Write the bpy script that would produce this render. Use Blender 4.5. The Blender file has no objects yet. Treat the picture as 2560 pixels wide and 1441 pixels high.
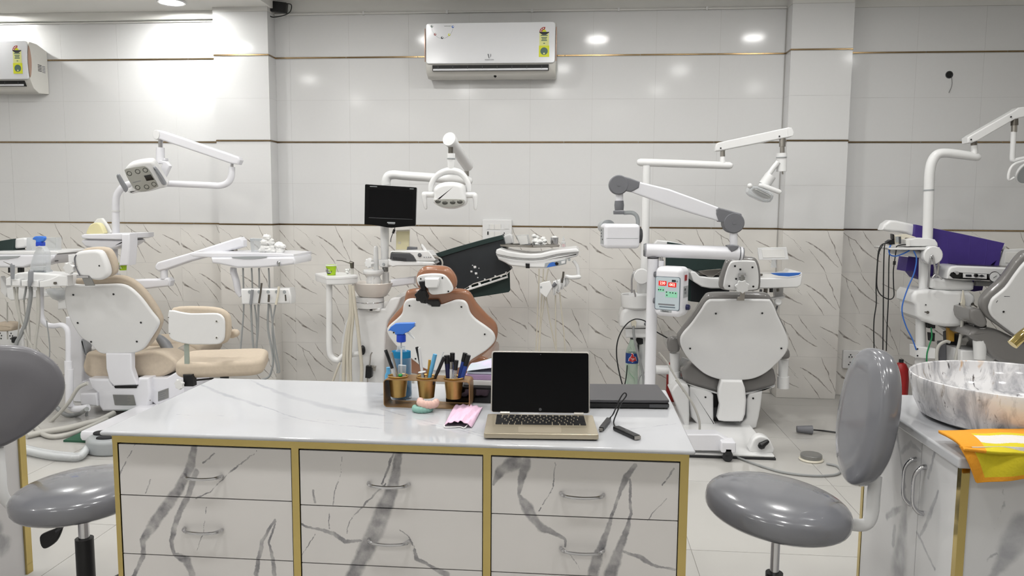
import bpy, bmesh, math, random
from mathutils import Vector as V, Matrix
random.seed(7)
SC = bpy.context.scene
COL = SC.collection
pi = math.pi

# ------------------------------------------------------------------ camera
FPX, PITCH, YAW, ROLL, CAMH = 1930.3, .1027, .0840, .0072, 1.3473
_f0 = V((-math.sin(YAW), math.cos(YAW), 0)); _r0 = V((math.cos(YAW), math.sin(YAW), 0)); _u0 = V((0, 0, 1))
_fw = math.cos(PITCH) * _f0 - math.sin(PITCH) * _u0
_up = math.cos(PITCH) * _u0 + math.sin(PITCH) * _f0
C_R = math.cos(ROLL) * _r0 + math.sin(ROLL) * _up
C_U = -math.sin(ROLL) * _r0 + math.cos(ROLL) * _up
C_F = _fw
CAM = V((0, 0, CAMH))
cd = bpy.data.cameras.new('camera'); co = bpy.data.objects.new('camera', cd); COL.objects.link(co)
co.matrix_world = Matrix(((C_R.x, C_U.x, -C_F.x, CAM.x), (C_R.y, C_U.y, -C_F.y, CAM.y), (C_R.z, C_U.z, -C_F.z, CAM.z), (0, 0, 0, 1)))
cd.sensor_fit = 'HORIZONTAL'; cd.sensor_width = 36; cd.lens = FPX / 2560 * 36; cd.clip_start = .05
SC.camera = co

# ------------------------------------------------------------------ world, exposure, lamps' strength
SC.view_settings.view_transform = 'Standard'; SC.view_settings.look = 'None'
SC.view_settings.gamma = 1; SC.view_settings.use_curve_mapping = False
SC.view_settings.exposure = 0.0
w = bpy.data.worlds.new('world'); SC.world = w; w.use_nodes = True
w.node_tree.nodes['Background'].inputs[0].default_value = (.9, .95, 1, 1)
w.node_tree.nodes['Background'].inputs[1].default_value = .1
LAMP = 150.0            # radiance of a downlight's diffuser
LZ_LEFT, LZ_MAIN = 2.795, 2.90
FILL_PANELS = [(-2.9, -1.0, LZ_LEFT), (-1.2, -1.0, LZ_MAIN), (.5, -1.0, LZ_MAIN)]; FILL_RADIANCE = 12.0   # unseen square panels added behind the viewer to brighten upright faces
# downlights: x, y, ceiling height, strength factor, radius
DOWNLIGHTS = [(-2.90, 5.44, LZ_LEFT, 1.7, .08), (-4.42, 5.50, LZ_LEFT, 1.0, .08),
    (-4.75, 2.55, LZ_LEFT, .85, .1), (-4.2, 2.5, LZ_LEFT, .85, .1), (-4.6, .9, LZ_LEFT, .85, .1), (-3.05, 2.8, LZ_LEFT, .85, .1), (-3.05, 4.3, LZ_LEFT, .85, .1),
    (-3.0, 1.1, LZ_LEFT, 1, .1), (-1.5, 1.15, LZ_MAIN, 1.1, .1), (-.35, 1.15, LZ_MAIN, 1.1, .1), (-1.55, 2.75, LZ_MAIN, 1.1, .1), (-.2, 2.75, LZ_MAIN, 1.1, .1),
    (-1.4, 4.25, LZ_MAIN, 1.2, .1), (.15, 4.2, LZ_MAIN, 1.25, .1), (1.55, 4.2, LZ_MAIN, 1.1, .1), (2.75, 3.0, LZ_MAIN, .7, .1), (1.1, 2.6, LZ_MAIN, .8, .1), (1.0, 1.15, LZ_MAIN, .9, .1), (2.2, 1.3, LZ_MAIN, .8, .1)]  # third and fourth on this line are added, unseen, to brighten the right

cy = SC.cycles
cy.use_light_tree = False; cy.adaptive_threshold = .03
cy.max_bounces = 5; cy.diffuse_bounces = 3; cy.glossy_bounces = 3; cy.transmission_bounces = 5; cy.transparent_max_bounces = 10
cy.caustics_reflective = False; cy.caustics_refractive = False; cy.sample_clamp_indirect = 6

# ------------------------------------------------------------------ pixel -> place
CR = dict(A1=(0,0,3.351),A2=(0,280,3.275),A3=(0,540,3.431),A4=(380,560,3.276),A5=(0,840,2.398),A6=(760,300,3.43),A7=(760,540,3.43),A8=(1040,20,6.005),
          B1=(1180,520,3.792),B2=(1460,280,3.276),B3=(1500,600,3.602),B4=(1600,860,4.239),B5=(2080,260,3.275),B6=(2080,540,3.431),B7=(1720,840,2.398),B8=(920,780,3.556),
          C1=(240,920,2.766),C2=(980,1060,3.282),C3=(940,790,4.803),C4=(1600,640,8.006),D1=(0,570,9.605),D2=(780,630,9.605),D3=(900,450,10.29),D4=(2400,250,6.265),
          D5=(2360,620,4.805),D6=(280,380,12.01),D8=(0,80,9.007),E1=(130,860,4.503),E2=(1540,820,9.005),E3=(1460,500,10.29),E4=(2260,860,4.003),E5=(1060,650,10.667),
          E6=(1900,660,4.236),E7=(1200,540,9.846),N=(0,0,1.))
def px(c, x, y):
    ox, oy, s = CR[c]; return (ox + x / s, oy + y / s)
def ray(x, y):
    return C_R * ((x - 1280) / FPX) + C_U * (-(y - 720.5) / FPX) + C_F
def P(x, y, Y):            # the point at depth Y seen at a place of the photograph
    d = ray(x, y); return CAM + d * (Y / d.y)
def F(x, y, z=0.):         # the point at height z
    d = ray(x, y); return CAM + d * ((z - CAMH) / d.z)
def PX(x, y, X):
    d = ray(x, y); return CAM + d * (X / d.x)
def PP(x, y, p0, n):
    d = ray(x, y); return CAM + d * ((p0 - CAM).dot(n) / d.dot(n))
def L(c, Y, pts):          # crop coordinates -> points at depth Y (a third value overrides Y)
    return [P(*px(c, q[0], q[1]), q[2] if len(q) > 2 else Y) for q in pts]
def S(n, Y): return n * Y / FPX * 1.03

# ------------------------------------------------------------------ materials
def lin(c):
    return tuple((v / 255 / 12.92 if v / 255 <= .04045 else ((v / 255 + .055) / 1.055) ** 2.4) for v in c[:3]) + (1,)
MT = {}
def mat(name, c, rough=.4, metal=0., var=.04, scale=30., bump=0., spec=.5, trans=0., ior=1.45, alpha=1., emit=0., coat=0.):
    m = bpy.data.materials.new(name); m.use_nodes = True; nt = m.node_tree; b = nt.nodes['Principled BSDF']
    b.inputs['Roughness'].default_value = rough; b.inputs['Metallic'].default_value = metal
    b.inputs['Specular IOR Level'].default_value = spec; b.inputs['IOR'].default_value = ior
    b.inputs['Transmission Weight'].default_value = trans; b.inputs['Alpha'].default_value = alpha; b.inputs['Coat Weight'].default_value = coat
    b.inputs['Coat Roughness'].default_value = .06
    col = lin(c)
    if var or bump:
        tc = nt.nodes.new('ShaderNodeTexCoord'); n = nt.nodes.new('ShaderNodeTexNoise'); n.inputs['Scale'].default_value = scale; n.inputs['Detail'].default_value = 4
        nt.links.new(tc.outputs['Object'], n.inputs['Vector'])
        mx = nt.nodes.new('ShaderNodeMix'); mx.data_type = 'RGBA'
        mx.inputs[6].default_value = tuple(v * (1 - var) for v in col[:3]) + (1,); mx.inputs[7].default_value = tuple(min(1, v * (1 + var)) for v in col[:3]) + (1,)
        nt.links.new(n.outputs['Fac'], mx.inputs[0]); nt.links.new(mx.outputs[2], b.inputs['Base Color'])
        if bump:
            bp = nt.nodes.new('ShaderNodeBump'); bp.inputs['Strength'].default_value = bump; bp.inputs['Distance'].default_value = .003
            nt.links.new(n.outputs['Fac'], bp.inputs['Height']); nt.links.new(bp.outputs[0], b.inputs['Normal'])
    else: b.inputs['Base Color'].default_value = col
    if emit:
        b.inputs['Emission Color'].default_value = col; b.inputs['Emission Strength'].default_value = emit
    MT[name] = m; return m

def seg_mat(name, segs, base, vein, origin, rough=.12, warp=.012, wscale=22., soft=.45, strength=1., tint=None, spec=.5):
    """marble whose veins are the given strokes ((a, b, width_a, width_b) in space, relative to the object the material is used on)"""
    m = bpy.data.materials.new(name); m.use_nodes = True; nt = m.node_tree; N = nt.nodes.new; K = nt.links.new
    b = nt.nodes['Principled BSDF']; b.inputs['Roughness'].default_value = rough; b.inputs['Specular IOR Level'].default_value = spec
    tc = N('ShaderNodeTexCoord')
    if origin is not None: tc.object = origin
    n = N('ShaderNodeTexNoise'); n.inputs['Scale'].default_value = wscale; n.inputs['Detail'].default_value = 5; n.inputs['Roughness'].default_value = .65
    K(tc.outputs['Object'], n.inputs['Vector'])
    s = N('ShaderNodeVectorMath'); s.operation = 'SUBTRACT'; s.inputs[1].default_value = (.5, .5, .5); K(n.outputs['Color'], s.inputs[0])
    ma = N('ShaderNodeVectorMath'); ma.operation = 'MULTIPLY_ADD'; ma.inputs[1].default_value = (warp * 2,) * 3; K(s.outputs[0], ma.inputs[0]); K(tc.outputs['Object'], ma.inputs[2])
    prev = None
    for a, bb, w0, w1 in segs:
        a = V(a); d = V(bb) - a; l2 = max(d.length_squared, 1e-9)
        pa = N('ShaderNodeVectorMath'); pa.operation = 'SUBTRACT'; pa.inputs[1].default_value = a; K(ma.outputs[0], pa.inputs[0])
        dt = N('ShaderNodeVectorMath'); dt.operation = 'DOT_PRODUCT'; dt.inputs[1].default_value = d / l2; K(pa.outputs[0], dt.inputs[0])
        cl = N('ShaderNodeMath'); cl.operation = 'ADD'; cl.inputs[1].default_value = 0; cl.use_clamp = True; K(dt.outputs['Value'], cl.inputs[0])
        pr = N('ShaderNodeVectorMath'); pr.operation = 'SCALE'; pr.inputs[0].default_value = d; K(cl.outputs[0], pr.inputs['Scale'])
        ln = N('ShaderNodeVectorMath'); ln.operation = 'DISTANCE'; K(pa.outputs[0], ln.inputs[0]); K(pr.outputs[0], ln.inputs[1])
        wd = N('ShaderNodeMath'); wd.operation = 'MULTIPLY_ADD'; wd.inputs[1].default_value = w1 - w0; wd.inputs[2].default_value = w0; K(cl.outputs[0], wd.inputs[0])
        dv = N('ShaderNodeMath'); dv.operation = 'DIVIDE'; K(ln.outputs['Value'], dv.inputs[0]); K(wd.outputs[0], dv.inputs[1])
        if prev is None: prev = dv
        else:
            mn = N('ShaderNodeMath'); mn.operation = 'MINIMUM'; K(prev.outputs[0], mn.inputs[0]); K(dv.outputs[0], mn.inputs[1]); prev = mn
    mr = N('ShaderNodeMapRange'); mr.interpolation_type = 'SMOOTHSTEP'; mr.inputs[1].default_value = 1 + soft; mr.inputs[2].default_value = 1 - soft * .9
    mr.inputs[3].default_value = 0; mr.inputs[4].default_value = 1; K(prev.outputs[0], mr.inputs[0])
    n2 = N('ShaderNodeTexNoise'); n2.inputs['Scale'].default_value = wscale * .9; n2.inputs['Detail'].default_value = 6; K(ma.outputs[0], n2.inputs['Vector'])
    r2 = N('ShaderNodeMapRange'); r2.inputs[1].default_value = .3; r2.inputs[2].default_value = .68; r2.inputs[3].default_value = .35 * strength; r2.inputs[4].default_value = strength; K(n2.outputs['Fac'], r2.inputs[0])
    mu = N('ShaderNodeMath'); mu.operation = 'MULTIPLY'; K(mr.outputs[0], mu.inputs[0]); K(r2.outputs[0], mu.inputs[1])
    n3 = N('ShaderNodeTexNoise'); n3.inputs['Scale'].default_value = wscale * .25; n3.inputs['Detail'].default_value = 3; K(tc.outputs['Object'], n3.inputs['Vector'])
    c0 = N('ShaderNodeMix'); c0.data_type = 'RGBA'; c0.inputs[6].default_value = lin(base); c0.inputs[7].default_value = lin(tint or [v - 10 for v in base]); K(n3.outputs['Fac'], c0.inputs[0])
    c1 = N('ShaderNodeMix'); c1.data_type = 'RGBA'; c1.inputs[7].default_value = lin(vein); K(c0.outputs[2], c1.inputs[6]); K(mu.outputs[0], c1.inputs[0])
    K(c1.outputs[2], b.inputs['Base Color']); MT[name] = m; return m

def clear_mat(name, c, mixf=.16, rough=.04):
    """thin clear plastic: mostly lets light through, with a glossy skin"""
    m = bpy.data.materials.new(name); m.use_nodes = True; nt = m.node_tree; N = nt.nodes.new; K = nt.links.new
    out = nt.nodes['Material Output']; b = nt.nodes['Principled BSDF']
    b.inputs['Base Color'].default_value = lin(c); b.inputs['Roughness'].default_value = rough
    t = N('ShaderNodeBsdfTransparent'); t.inputs[0].default_value = tuple(.55 + .45 * v for v in lin(c)[:3]) + (1,)
    lw = N('ShaderNodeLayerWeight'); lw.inputs[0].default_value = .25
    a = N('ShaderNodeMath'); a.operation = 'ADD'; a.inputs[1].default_value = mixf; a.use_clamp = True; K(lw.outputs['Facing'], a.inputs[0])
    mx = N('ShaderNodeMixShader'); K(a.outputs[0], mx.inputs[0]); K(t.outputs[0], mx.inputs[1]); K(b.outputs[0], mx.inputs[2]); K(mx.outputs[0], out.inputs[0])
    MT[name] = m; return m

# ------------------------------------------------------------------ mesh builder
def cat(pts, k=4, closed=True):           # Catmull-Rom through the points
    n = len(pts); out = []
    for i in range(n if closed else n - 1):
        if closed: p0, p1, p2, p3 = pts[i - 1], pts[i], pts[(i + 1) % n], pts[(i + 2) % n]
        else: p0, p1, p2, p3 = pts[max(i - 1, 0)], pts[i], pts[i + 1], pts[min(i + 2, n - 1)]
        for j in range(k):
            t = j / k
            out.append(.5 * ((2 * p1) + (p2 - p0) * t + (2 * p0 - 5 * p1 + 4 * p2 - p3) * t * t + (3 * p1 - p0 - 3 * p2 + p3) * t ** 3))
    if not closed: out.append(pts[-1].copy())
    return out
def rrect(u0, u1, v0, v1, r, k=4):        # rounded rectangle in 2-D
    r = min(r, (u1 - u0) / 2 - 1e-5, (v1 - v0) / 2 - 1e-5); o = []
    for cx, cy, a in ((u1 - r, v1 - r, 0), (u0 + r, v1 - r, pi / 2), (u0 + r, v0 + r, pi), (u1 - r, v0 + r, 1.5 * pi)):
        for i in range(k + 1): o.append((cx + r * math.cos(a + i / k * pi / 2), cy + r * math.sin(a + i / k * pi / 2)))
    return o
class M:
    def __init__(s): s.v = []; s.f = []; s.mi = []
    def raw(s, v, f, mi=0):
        b = len(s.v); s.v += [V(q) for q in v]; s.f += [tuple(i + b for i in q) for q in f]; s.mi += [mi] * len(f); return s
    def slab(s, pts, n, depth, r=.0, r2=None, k=3, mi=0, dome=None):
        """closed outline -> solid: starts at the outline's plane, grows along n; rims rounded by r (start) and r2 (end)"""
        n = V(n).normalized(); r2 = r if r2 is None else r2
        u = (pts[1] - pts[0]); u = (u - n * u.dot(n)).normalized(); w = n.cross(u)
        o = pts[0]; q = [((p - o).dot(u), (p - o).dot(w)) for p in pts]
        hh = sum((p - o).dot(n) for p in pts) / len(pts)
        ar = sum(q[i - 1][0] * q[i][1] - q[i][0] * q[i - 1][1] for i in range(len(q)))
        if ar < 0: q.reverse()
        m = len(q); nr = []
        for i in range(m):
            a, b_, c = q[i - 1], q[i], q[(i + 1) % m]
            e1 = V((b_[0] - a[0], b_[1] - a[1])); e2 = V((c[0] - b_[0], c[1] - b_[1]))
            e1 = e1.normalized() if e1.length > 1e-9 else e2.normalized(); e2 = e2.normalized() if e2.length > 1e-9 else e1
            n1 = V((-e1.y, e1.x)); n2 = V((-e2.y, e2.x)); bs = n1 + n2
            bs = bs.normalized() if bs.length > 1e-6 else n1
            nr.append(bs / max(.6, bs.dot(n1)))
        rings = []
        if dome:
            h, ins, kk = dome
            for i in range(kk):
                t = i / kk; rings.append((r + ins * (1 - t), -h * (1 - t * t)))
        if r > 0:
            for i in range(k + 1):
                a = i / k * pi / 2; rings.append((r * (1 - math.sin(a)), r * (1 - math.cos(a))))
        else: rings.append((0, 0))
        if r2 > 0:
            for i in range(k + 1):
                a = (1 - i / k) * pi / 2; rings.append((r2 * (1 - math.sin(a)), depth - r2 * (1 - math.cos(a))))
        else: rings.append((0, depth))
        vs = []; fs = []
        for ins, dp in rings:
            for i in range(m):
                x = q[i][0] + nr[i].x * ins; y = q[i][1] + nr[i].y * ins
                vs.append(o + u * x + w * y + n * (dp + hh))
        R_ = len(rings)
        for j in range(R_ - 1):
            for i in range(m):
                a = j * m + i; b_ = j * m + (i + 1) % m; fs.append((a, b_, b_ + m, a + m))
        fs.append(tuple(range(m))[::-1]); fs.append(tuple(range((R_ - 1) * m, R_ * m)))
        return s.raw(vs, fs, mi)
    def box(s, x0, x1, y0, y1, z0, z1, r=0., k=2, mi=0):
        x0, x1 = min(x0, x1), max(x0, x1); y0, y1 = min(y0, y1), max(y0, y1); z0, z1 = min(z0, z1), max(z0, z1)
        if r <= .002:
            vs = [(x, y, z) for z in (z0, z1) for y in (y0, y1) for x in (x0, x1)]
            return s.raw(vs, [(0, 2, 3, 1), (4, 5, 7, 6), (0, 1, 5, 4), (2, 6, 7, 3), (0, 4, 6, 2), (1, 3, 7, 5)], mi)
        r = min(r, (z1 - z0) * .49)
        return s.slab([V((a, b, z0)) for a, b in rrect(x0, x1, y0, y1, r, k + 1)], (0, 0, 1), z1 - z0, r, r, k, mi)
    def obox(s, c, sx, sy, sz, rot=None, r=0., k=2, mi=0):   # box with a rotation matrix, centre c
        t = M().box(-sx / 2, sx / 2, -sy / 2, sy / 2, -sz / 2, sz / 2, r, k)
        rt = rot if rot is not None else Matrix.Identity(3)
        return s.raw([V(c) + rt @ q for q in t.v], t.f, mi)
    def tube(s, pts, r, seg=10, sm=0, caps=True, mi=0, rnd=False, flat=1.):
        pts = [V(p) for p in pts]
        rs = list(r) if isinstance(r, (list, tuple)) else [r] * len(pts)
        if sm:
            n0 = len(pts); pts = cat(pts, sm, False); rr = []
            for i in range(len(pts)):
                t = i / (len(pts) - 1) * (n0 - 1); j = min(int(t), n0 - 2); rr.append(rs[j] + (rs[j + 1] - rs[j]) * (t - j))
            rs = rr
        if rnd:
            a = (pts[0] - pts[1]).normalized(); b = (pts[-1] - pts[-2]).normalized()
            pts = [pts[0] + a * rs[0] * .95, pts[0] + a * rs[0] * .7] + pts + [pts[-1] + b * rs[-1] * .7, pts[-1] + b * rs[-1] * .95]
            rs = [rs[0] * .3, rs[0] * .72] + rs + [rs[-1] * .72, rs[-1] * .3]
        n = len(pts); tg = [(pts[min(i + 1, n - 1)] - pts[max(i - 1, 0)]).normalized() for i in range(n)]
        x = tg[0].orthogonal().normalized()
        if flat != 1.: x = tg[0].cross(V((0, 0, 1))).normalized() if abs(tg[0].z) < .95 else tg[0].cross(V((0, 1, 0))).normalized()
        vs = []; fs = []
        for i in range(n):
            x = (x - tg[i] * x.dot(tg[i])); x = x.normalized() if x.length > 1e-6 else tg[i].orthogonal().normalized()
            y = tg[i].cross(x)
            for j in range(seg):
                a = 2 * pi * j / seg; vs.append(pts[i] + (x * math.cos(a) + y * math.sin(a) * flat) * rs[i])
        for i in range(n - 1):
            for j in range(seg):
                a = i * seg + j; b = i * seg + (j + 1) % seg; fs.append((a, b, b + seg, a + seg))
        if caps: fs.append(tuple(range(seg))[::-1]); fs.append(tuple(range((n - 1) * seg, n * seg)))
        return s.raw(vs, fs, mi)
    def lathe(s, prof, o, ax=(0, 0, 1), seg=24, mi=0, cap=True):   # prof: (radius, height along ax)
        ax = V(ax).normalized(); x = ax.orthogonal().normalized(); y = ax.cross(x); o = V(o); vs = []; fs = []
        for r, h in prof:
            for j in range(seg):
                a = 2 * pi * j / seg; vs.append(o + ax * h + (x * math.cos(a) + y * math.sin(a)) * r)
        for i in range(len(prof) - 1):
            for j in range(seg):
                a = i * seg + j; b = i * seg + (j + 1) % seg; fs.append((a, b, b + seg, a + seg))
        if cap: fs.append(tuple(range(seg))[::-1]); fs.append(tuple(range((len(prof) - 1) * seg, len(prof) * seg)))
        return s.raw(vs, fs, mi)
    def ell(s, c, rx, ry, rz, rot=None, e=1., nu=24, nv=14, mi=0):   # (super)ellipsoid
        rt = rot if rot is not None else Matrix.Identity(3); c = V(c)
        pw = lambda t: math.copysign(abs(t) ** e, t); vs = []; fs = []
        for i in range(nv + 1):
            ph = -pi / 2 + pi * i / nv; cp = pw(math.cos(ph)); sp = pw(math.sin(ph))
            for j in range(nu):
                a = 2 * pi * j / nu; vs.append(c + rt @ V((rx * cp * math.cos(a), ry * cp * math.sin(a), rz * sp)))
        for i in range(nv):
            for j in range(nu):
                a = i * nu + j; b = i * nu + (j + 1) % nu; fs.append((a, b, b + nu, a + nu))
        return s.raw(vs, fs, mi)
    def grid(s, rows, mif=None):
        n = len(rows[0]); b = len(s.v)
        for r in rows: s.v += [V(q) for q in r]
        for i in range(len(rows) - 1):
            for j in range(n - 1):
                s.f.append((b + i * n + j, b + i * n + j + 1, b + (i + 1) * n + j + 1, b + (i + 1) * n + j)); s.mi.append(mif(i, j) if mif else 0)
        return s
    def text(s, body, o, u, v, size, depth=.0006, mi=0, align='CENTER'):
        cu = bpy.data.curves.new('t', 'FONT'); cu.body = body; cu.size = size; cu.extrude = depth; cu.align_x = align; cu.align_y = 'CENTER'; cu.resolution_u = 2
        ob = bpy.data.objects.new('t', cu); me = bpy.data.meshes.new_from_object(ob)
        u = V(u).normalized(); v = V(v).normalized(); n = u.cross(v); o = V(o)
        s.raw([o + u * q.co.x + v * q.co.y + n * q.co.z for q in me.vertices], [tuple(p.vertices) for p in me.polygons], mi)
        bpy.data.objects.remove(ob); bpy.data.curves.remove(cu); bpy.data.meshes.remove(me); return s
    def mesh(s, name, mats, angle=38., center=True):
        c = V((0, 0, 0))
        if center:
            lo = V([min(q[i] for q in s.v) for i in range(3)]); hi = V([max(q[i] for q in s.v) for i in range(3)]); c = (lo + hi) / 2
        me = bpy.data.meshes.new(name); me.from_pydata([q - c for q in s.v], [], s.f)
        for m in mats: me.materials.append(m)
        me.polygons.foreach_set('material_index', s.mi); me.polygons.foreach_set('use_smooth', [True] * len(s.f))
        bm = bmesh.new(); bm.from_mesh(me); bmesh.ops.recalc_face_normals(bm, faces=bm.faces); bm.to_mesh(me); bm.free()
        me.set_sharp_from_angle(angle=math.radians(angle)); me.update(); return me, c
    def to(s, name, mats, parent=None, label=None, angle=38., solid=0.):
        mats = [MT[q] if isinstance(q, str) else q for q in (mats if isinstance(mats, (list, tuple)) else [mats])]
        me, c = s.mesh(name, mats, angle); o = bpy.data.objects.new(name, me); COL.objects.link(o); place(o, c, parent)
        if label: o['label'] = label
        if len(s.f) > 6:
            wn = o.modifiers.new('even_shading', 'WEIGHTED_NORMAL'); wn.keep_sharp = True; wn.weight = 80
        if solid:
            md = o.modifiers.new('thickness', 'SOLIDIFY'); md.thickness = solid; md.offset = 0
        return o
WL = {}
def place(o, c, parent=None):
    c = V(c); WL[o.name] = c
    if parent is not None: o.parent = parent; o.location = c - WL[parent.name]
    else: o.location = c
    return o
def thing(name, label, cat_, loc, group=None):
    o = bpy.data.objects.new(name, None); COL.objects.link(o); o.empty_display_size = .05; place(o, loc); return tag(o, label, cat_, group)
def tag(o, label, cat_=None, group=None):
    o['label'] = label
    if cat_: o['category'] = cat_
    if group: o['group'] = group
    return o
def structure(o, label):
    o['kind'] = 'structure'; o['label'] = label; return o
def inst(name, me, c, parent):
    o = bpy.data.objects.new(name, me); COL.objects.link(o); return place(o, c, parent)
def RZ(a): return Matrix.Rotation(a, 3, 'Z')
def RX(a): return Matrix.Rotation(a, 3, 'X')
def RY(a): return Matrix.Rotation(a, 3, 'Y')
# ================================================================== materials used in many places
mat('white_plastic', (226, 226, 226), .22, var=.015, spec=.5)
mat('white_paint', (222, 222, 222), .3, var=.02)
mat('white_cool', (226, 226, 231), .25, var=.015)
mat('ivory_plastic', (214, 208, 192), .3, var=.02)
mat('chrome', (205, 205, 208), .12, 1., var=.02)
mat('steel', (170, 166, 160), .28, 1., var=.05)
mat('steel_dark', (120, 116, 110), .3, 1., var=.05)
mat('gold', (196, 176, 114), .12, 1., var=.05, scale=8)
mat('gold_strip', (140, 118, 86), .2, 1., var=.2, scale=14)
mat('bronze', (178, 146, 88), .36, .85, var=.12, scale=60)
mat('bronze_frame', (150, 118, 80), .42, .6, var=.12, scale=60)
mat('black_plastic', (22, 22, 24), .35, var=.05)
mat('black_gloss', (8, 8, 10), .08, var=0)
mat('dark_grey', (70, 71, 74), .45, var=.05)
mat('mid_grey', (112, 113, 118), .45, var=.04)
mat('grey_hose', (146, 148, 148), .4, var=.05)
mat('grey_hose_light', (186, 184, 178), .35, var=.04)
mat('cream_hose', (196, 190, 176), .35, var=.04)
mat('vinyl_grey', (114, 115, 120), .2, var=.03, scale=12, coat=.7)
mat('vinyl_dark', (118, 116, 114), .22, var=.03, scale=12, coat=.6)
mat('vinyl_brown', (150, 104, 78), .22, var=.05, scale=12, coat=.7)
mat('suede_beige', (194, 180, 162), .8, var=.09, scale=55, bump=.15)
mat('rubber', (40, 40, 42), .7, var=.05)
mat('ceiling_paint', (236, 235, 231), .8, var=.015, scale=4)
mat('plaster', (222, 221, 218), .75, var=.03, scale=5)
mat('grout', (188, 186, 183), .8, var=.05)
mat('tile_white', (219, 219, 219), .11, var=.012, scale=60, spec=.22)
mat('floor_tile', (184, 182, 178), .09, var=.03, scale=3, spec=.45)
mat('floor_joint', (150, 146, 140), .6, var=.05)
mat('screen_black', (10, 10, 12), .06, var=0, spec=.16)
mat('bezel_black', (12, 12, 13), .3, var=0, spec=.15)
mat('print_grey', (120, 122, 126), .5, var=0)
mat('print_dark', (40, 42, 48), .5, var=0)
mat('print_white', (228, 228, 228), .5, var=0)
mat('blue_plastic', (46, 96, 196), .3, var=.03)
mat('print_blue', (58, 108, 190), .35, var=.02)
mat('paper_white', (226, 225, 222), .8, var=.02)
mat('cotton', (236, 236, 234), .95, var=.02, scale=80, bump=.4)
mat('red_plastic', (150, 30, 30), .4, var=.05)
clear_mat('clear_plastic', (235, 238, 240), .1)
clear_mat('clear_film', (225, 228, 230), .22, .08)

# ================================================================== the room
WY = 5.747; PP_ = .1345            # back wall plane, how far the pillars stand out
Z3, Z2, Z1 = 1.215, 1.8334, 2.4528  # gold strips
TW, TH = .45, .3017
X0T = -1.7094
XL0 = P(541, 350, WY - PP_).x; XL1 = P(676, 350, WY - PP_).x      # left pillar
XR0 = P(1961, 500, WY - PP_).x; XR1 = P(2113, 500, WY - PP_).x    # right pillar
RX0, RX1, RY0 = -5.65, 4.3, -2.4
fl = M().box(RX0, RX1, RY0, WY + .1, -.12, -.002).to('floor', 'floor_joint'); structure(fl, 'glossy cream floor of large square tiles')
FT = .8; fme, _ = M().box(-FT / 2 + .0012, FT / 2 - .0012, -FT / 2 + .0012, FT / 2 - .0012, -.0125, 0).mesh('floor_tile', [MT['floor_tile']], center=False)
ix = 0; x = -5.93
while x < RX1 + .3:
    y = -2.6
    while y < WY + .3:
        # whole tiles only inside; border tiles are cut
        a0, a1, b0, b1 = max(x, RX0), min(x + FT, RX1), max(y, RY0), min(y + FT, WY)
        if a1 - a0 > .05 and b1 - b0 > .05:
            if a1 - a0 > FT - .01 and b1 - b0 > FT - .01: inst('floor_tile', fme, (x + FT / 2, y + FT / 2, 0), fl)
            else: M().box(a0 + .0012, a1 - .0012, b0 + .0012, b1 - .0012, -.0125, 0).to('floor_tile', 'floor_tile', fl)
        y += FT
    x += FT
wb = M().box(RX0, RX1, WY + .0012, WY + .2, 0, 3.1).to('wall_back', 'grout'); structure(wb, 'back wall of glossy white tiles above a marble tile dado')
M().box(RX0, RX1, WY - .0006, WY + .0145, 2.763, 3.1).to('plaster_band', 'plaster', wb)
wl = M().box(RX0 - .15, RX0, RY0, WY + .2, 0, 3.1).to('wall_left', 'plaster'); structure(wl, 'plain left wall')
wr = M().box(RX1, RX1 + .15, RY0, WY + .2, 0, 3.1).to('wall_right', 'plaster'); structure(wr, 'plain right wall')
wf = M().box(RX0, RX1, RY0 - .15, RY0, 0, 3.1).to('wall_front', 'plaster'); structure(wf, 'plain wall opposite the tiled wall')
cm = M().box(XL1 + .02, RX1, RY0, WY + .01, LZ_MAIN, LZ_MAIN + .1).to('ceiling', 'ceiling_paint'); structure(cm, 'white painted ceiling')
cl_ = M().box(RX0, XL1 + .02, RY0, WY + .01, LZ_LEFT, LZ_LEFT + .25).to('ceiling_left', 'ceiling_paint'); structure(cl_, 'lowered white ceiling over the left bay')
tr_ = M().box(RX0, XL0, WY - .045, WY, 2.735, LZ_LEFT, .004).to('trim_4', 'ceiling_paint'); structure(tr_, 'plaster cornice along the top of the left wall bay')

# marble tile: every tile carries the same print
def tv(pts, w):
    o = []
    for i in range(len(pts) - 1):
        w0, w1 = (w[i], w[i + 1]) if isinstance(w, (list, tuple)) else (w, w)
        o.append((((pts[i][0] - .5) * TW, -.008, (.5 - pts[i][1]) * TH), ((pts[i + 1][0] - .5) * TW, -.008, (.5 - pts[i + 1][1]) * TH), w0, w1))
    return o
def sh(pts, d=-.085): return [(a + d, b) for a, b in pts]
veins_b = (tv(sh([(.087, .37), (.22, .57), (.35, .67), (.47, .75)]), [.002, .007, .003, .0015]) + tv(sh([(.48, .26), (.58, .33), (.69, .44), (.77, .53), (.85, .65), (.945, .80), (.99, .86)]), [.0015, .004, .003, .006, .003, .002, .0015])
  + tv(sh([(.80, .01), (.85, .19), (.92, .37), (.93, .46), (1., .66), (1.085, .97)]), [.0015, .002, .0035, .002, .002, .0015]) + tv(sh([(.53, .44), (.63, .62), (.756, .865), (.81, 1.)]), [.001, .0014, .0028, .0012]) + tv(sh([(.33, .34), (.46, .53)]), .0009) + tv([(0, .02), (.2, .22), (.33, .42)], .001))
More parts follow.
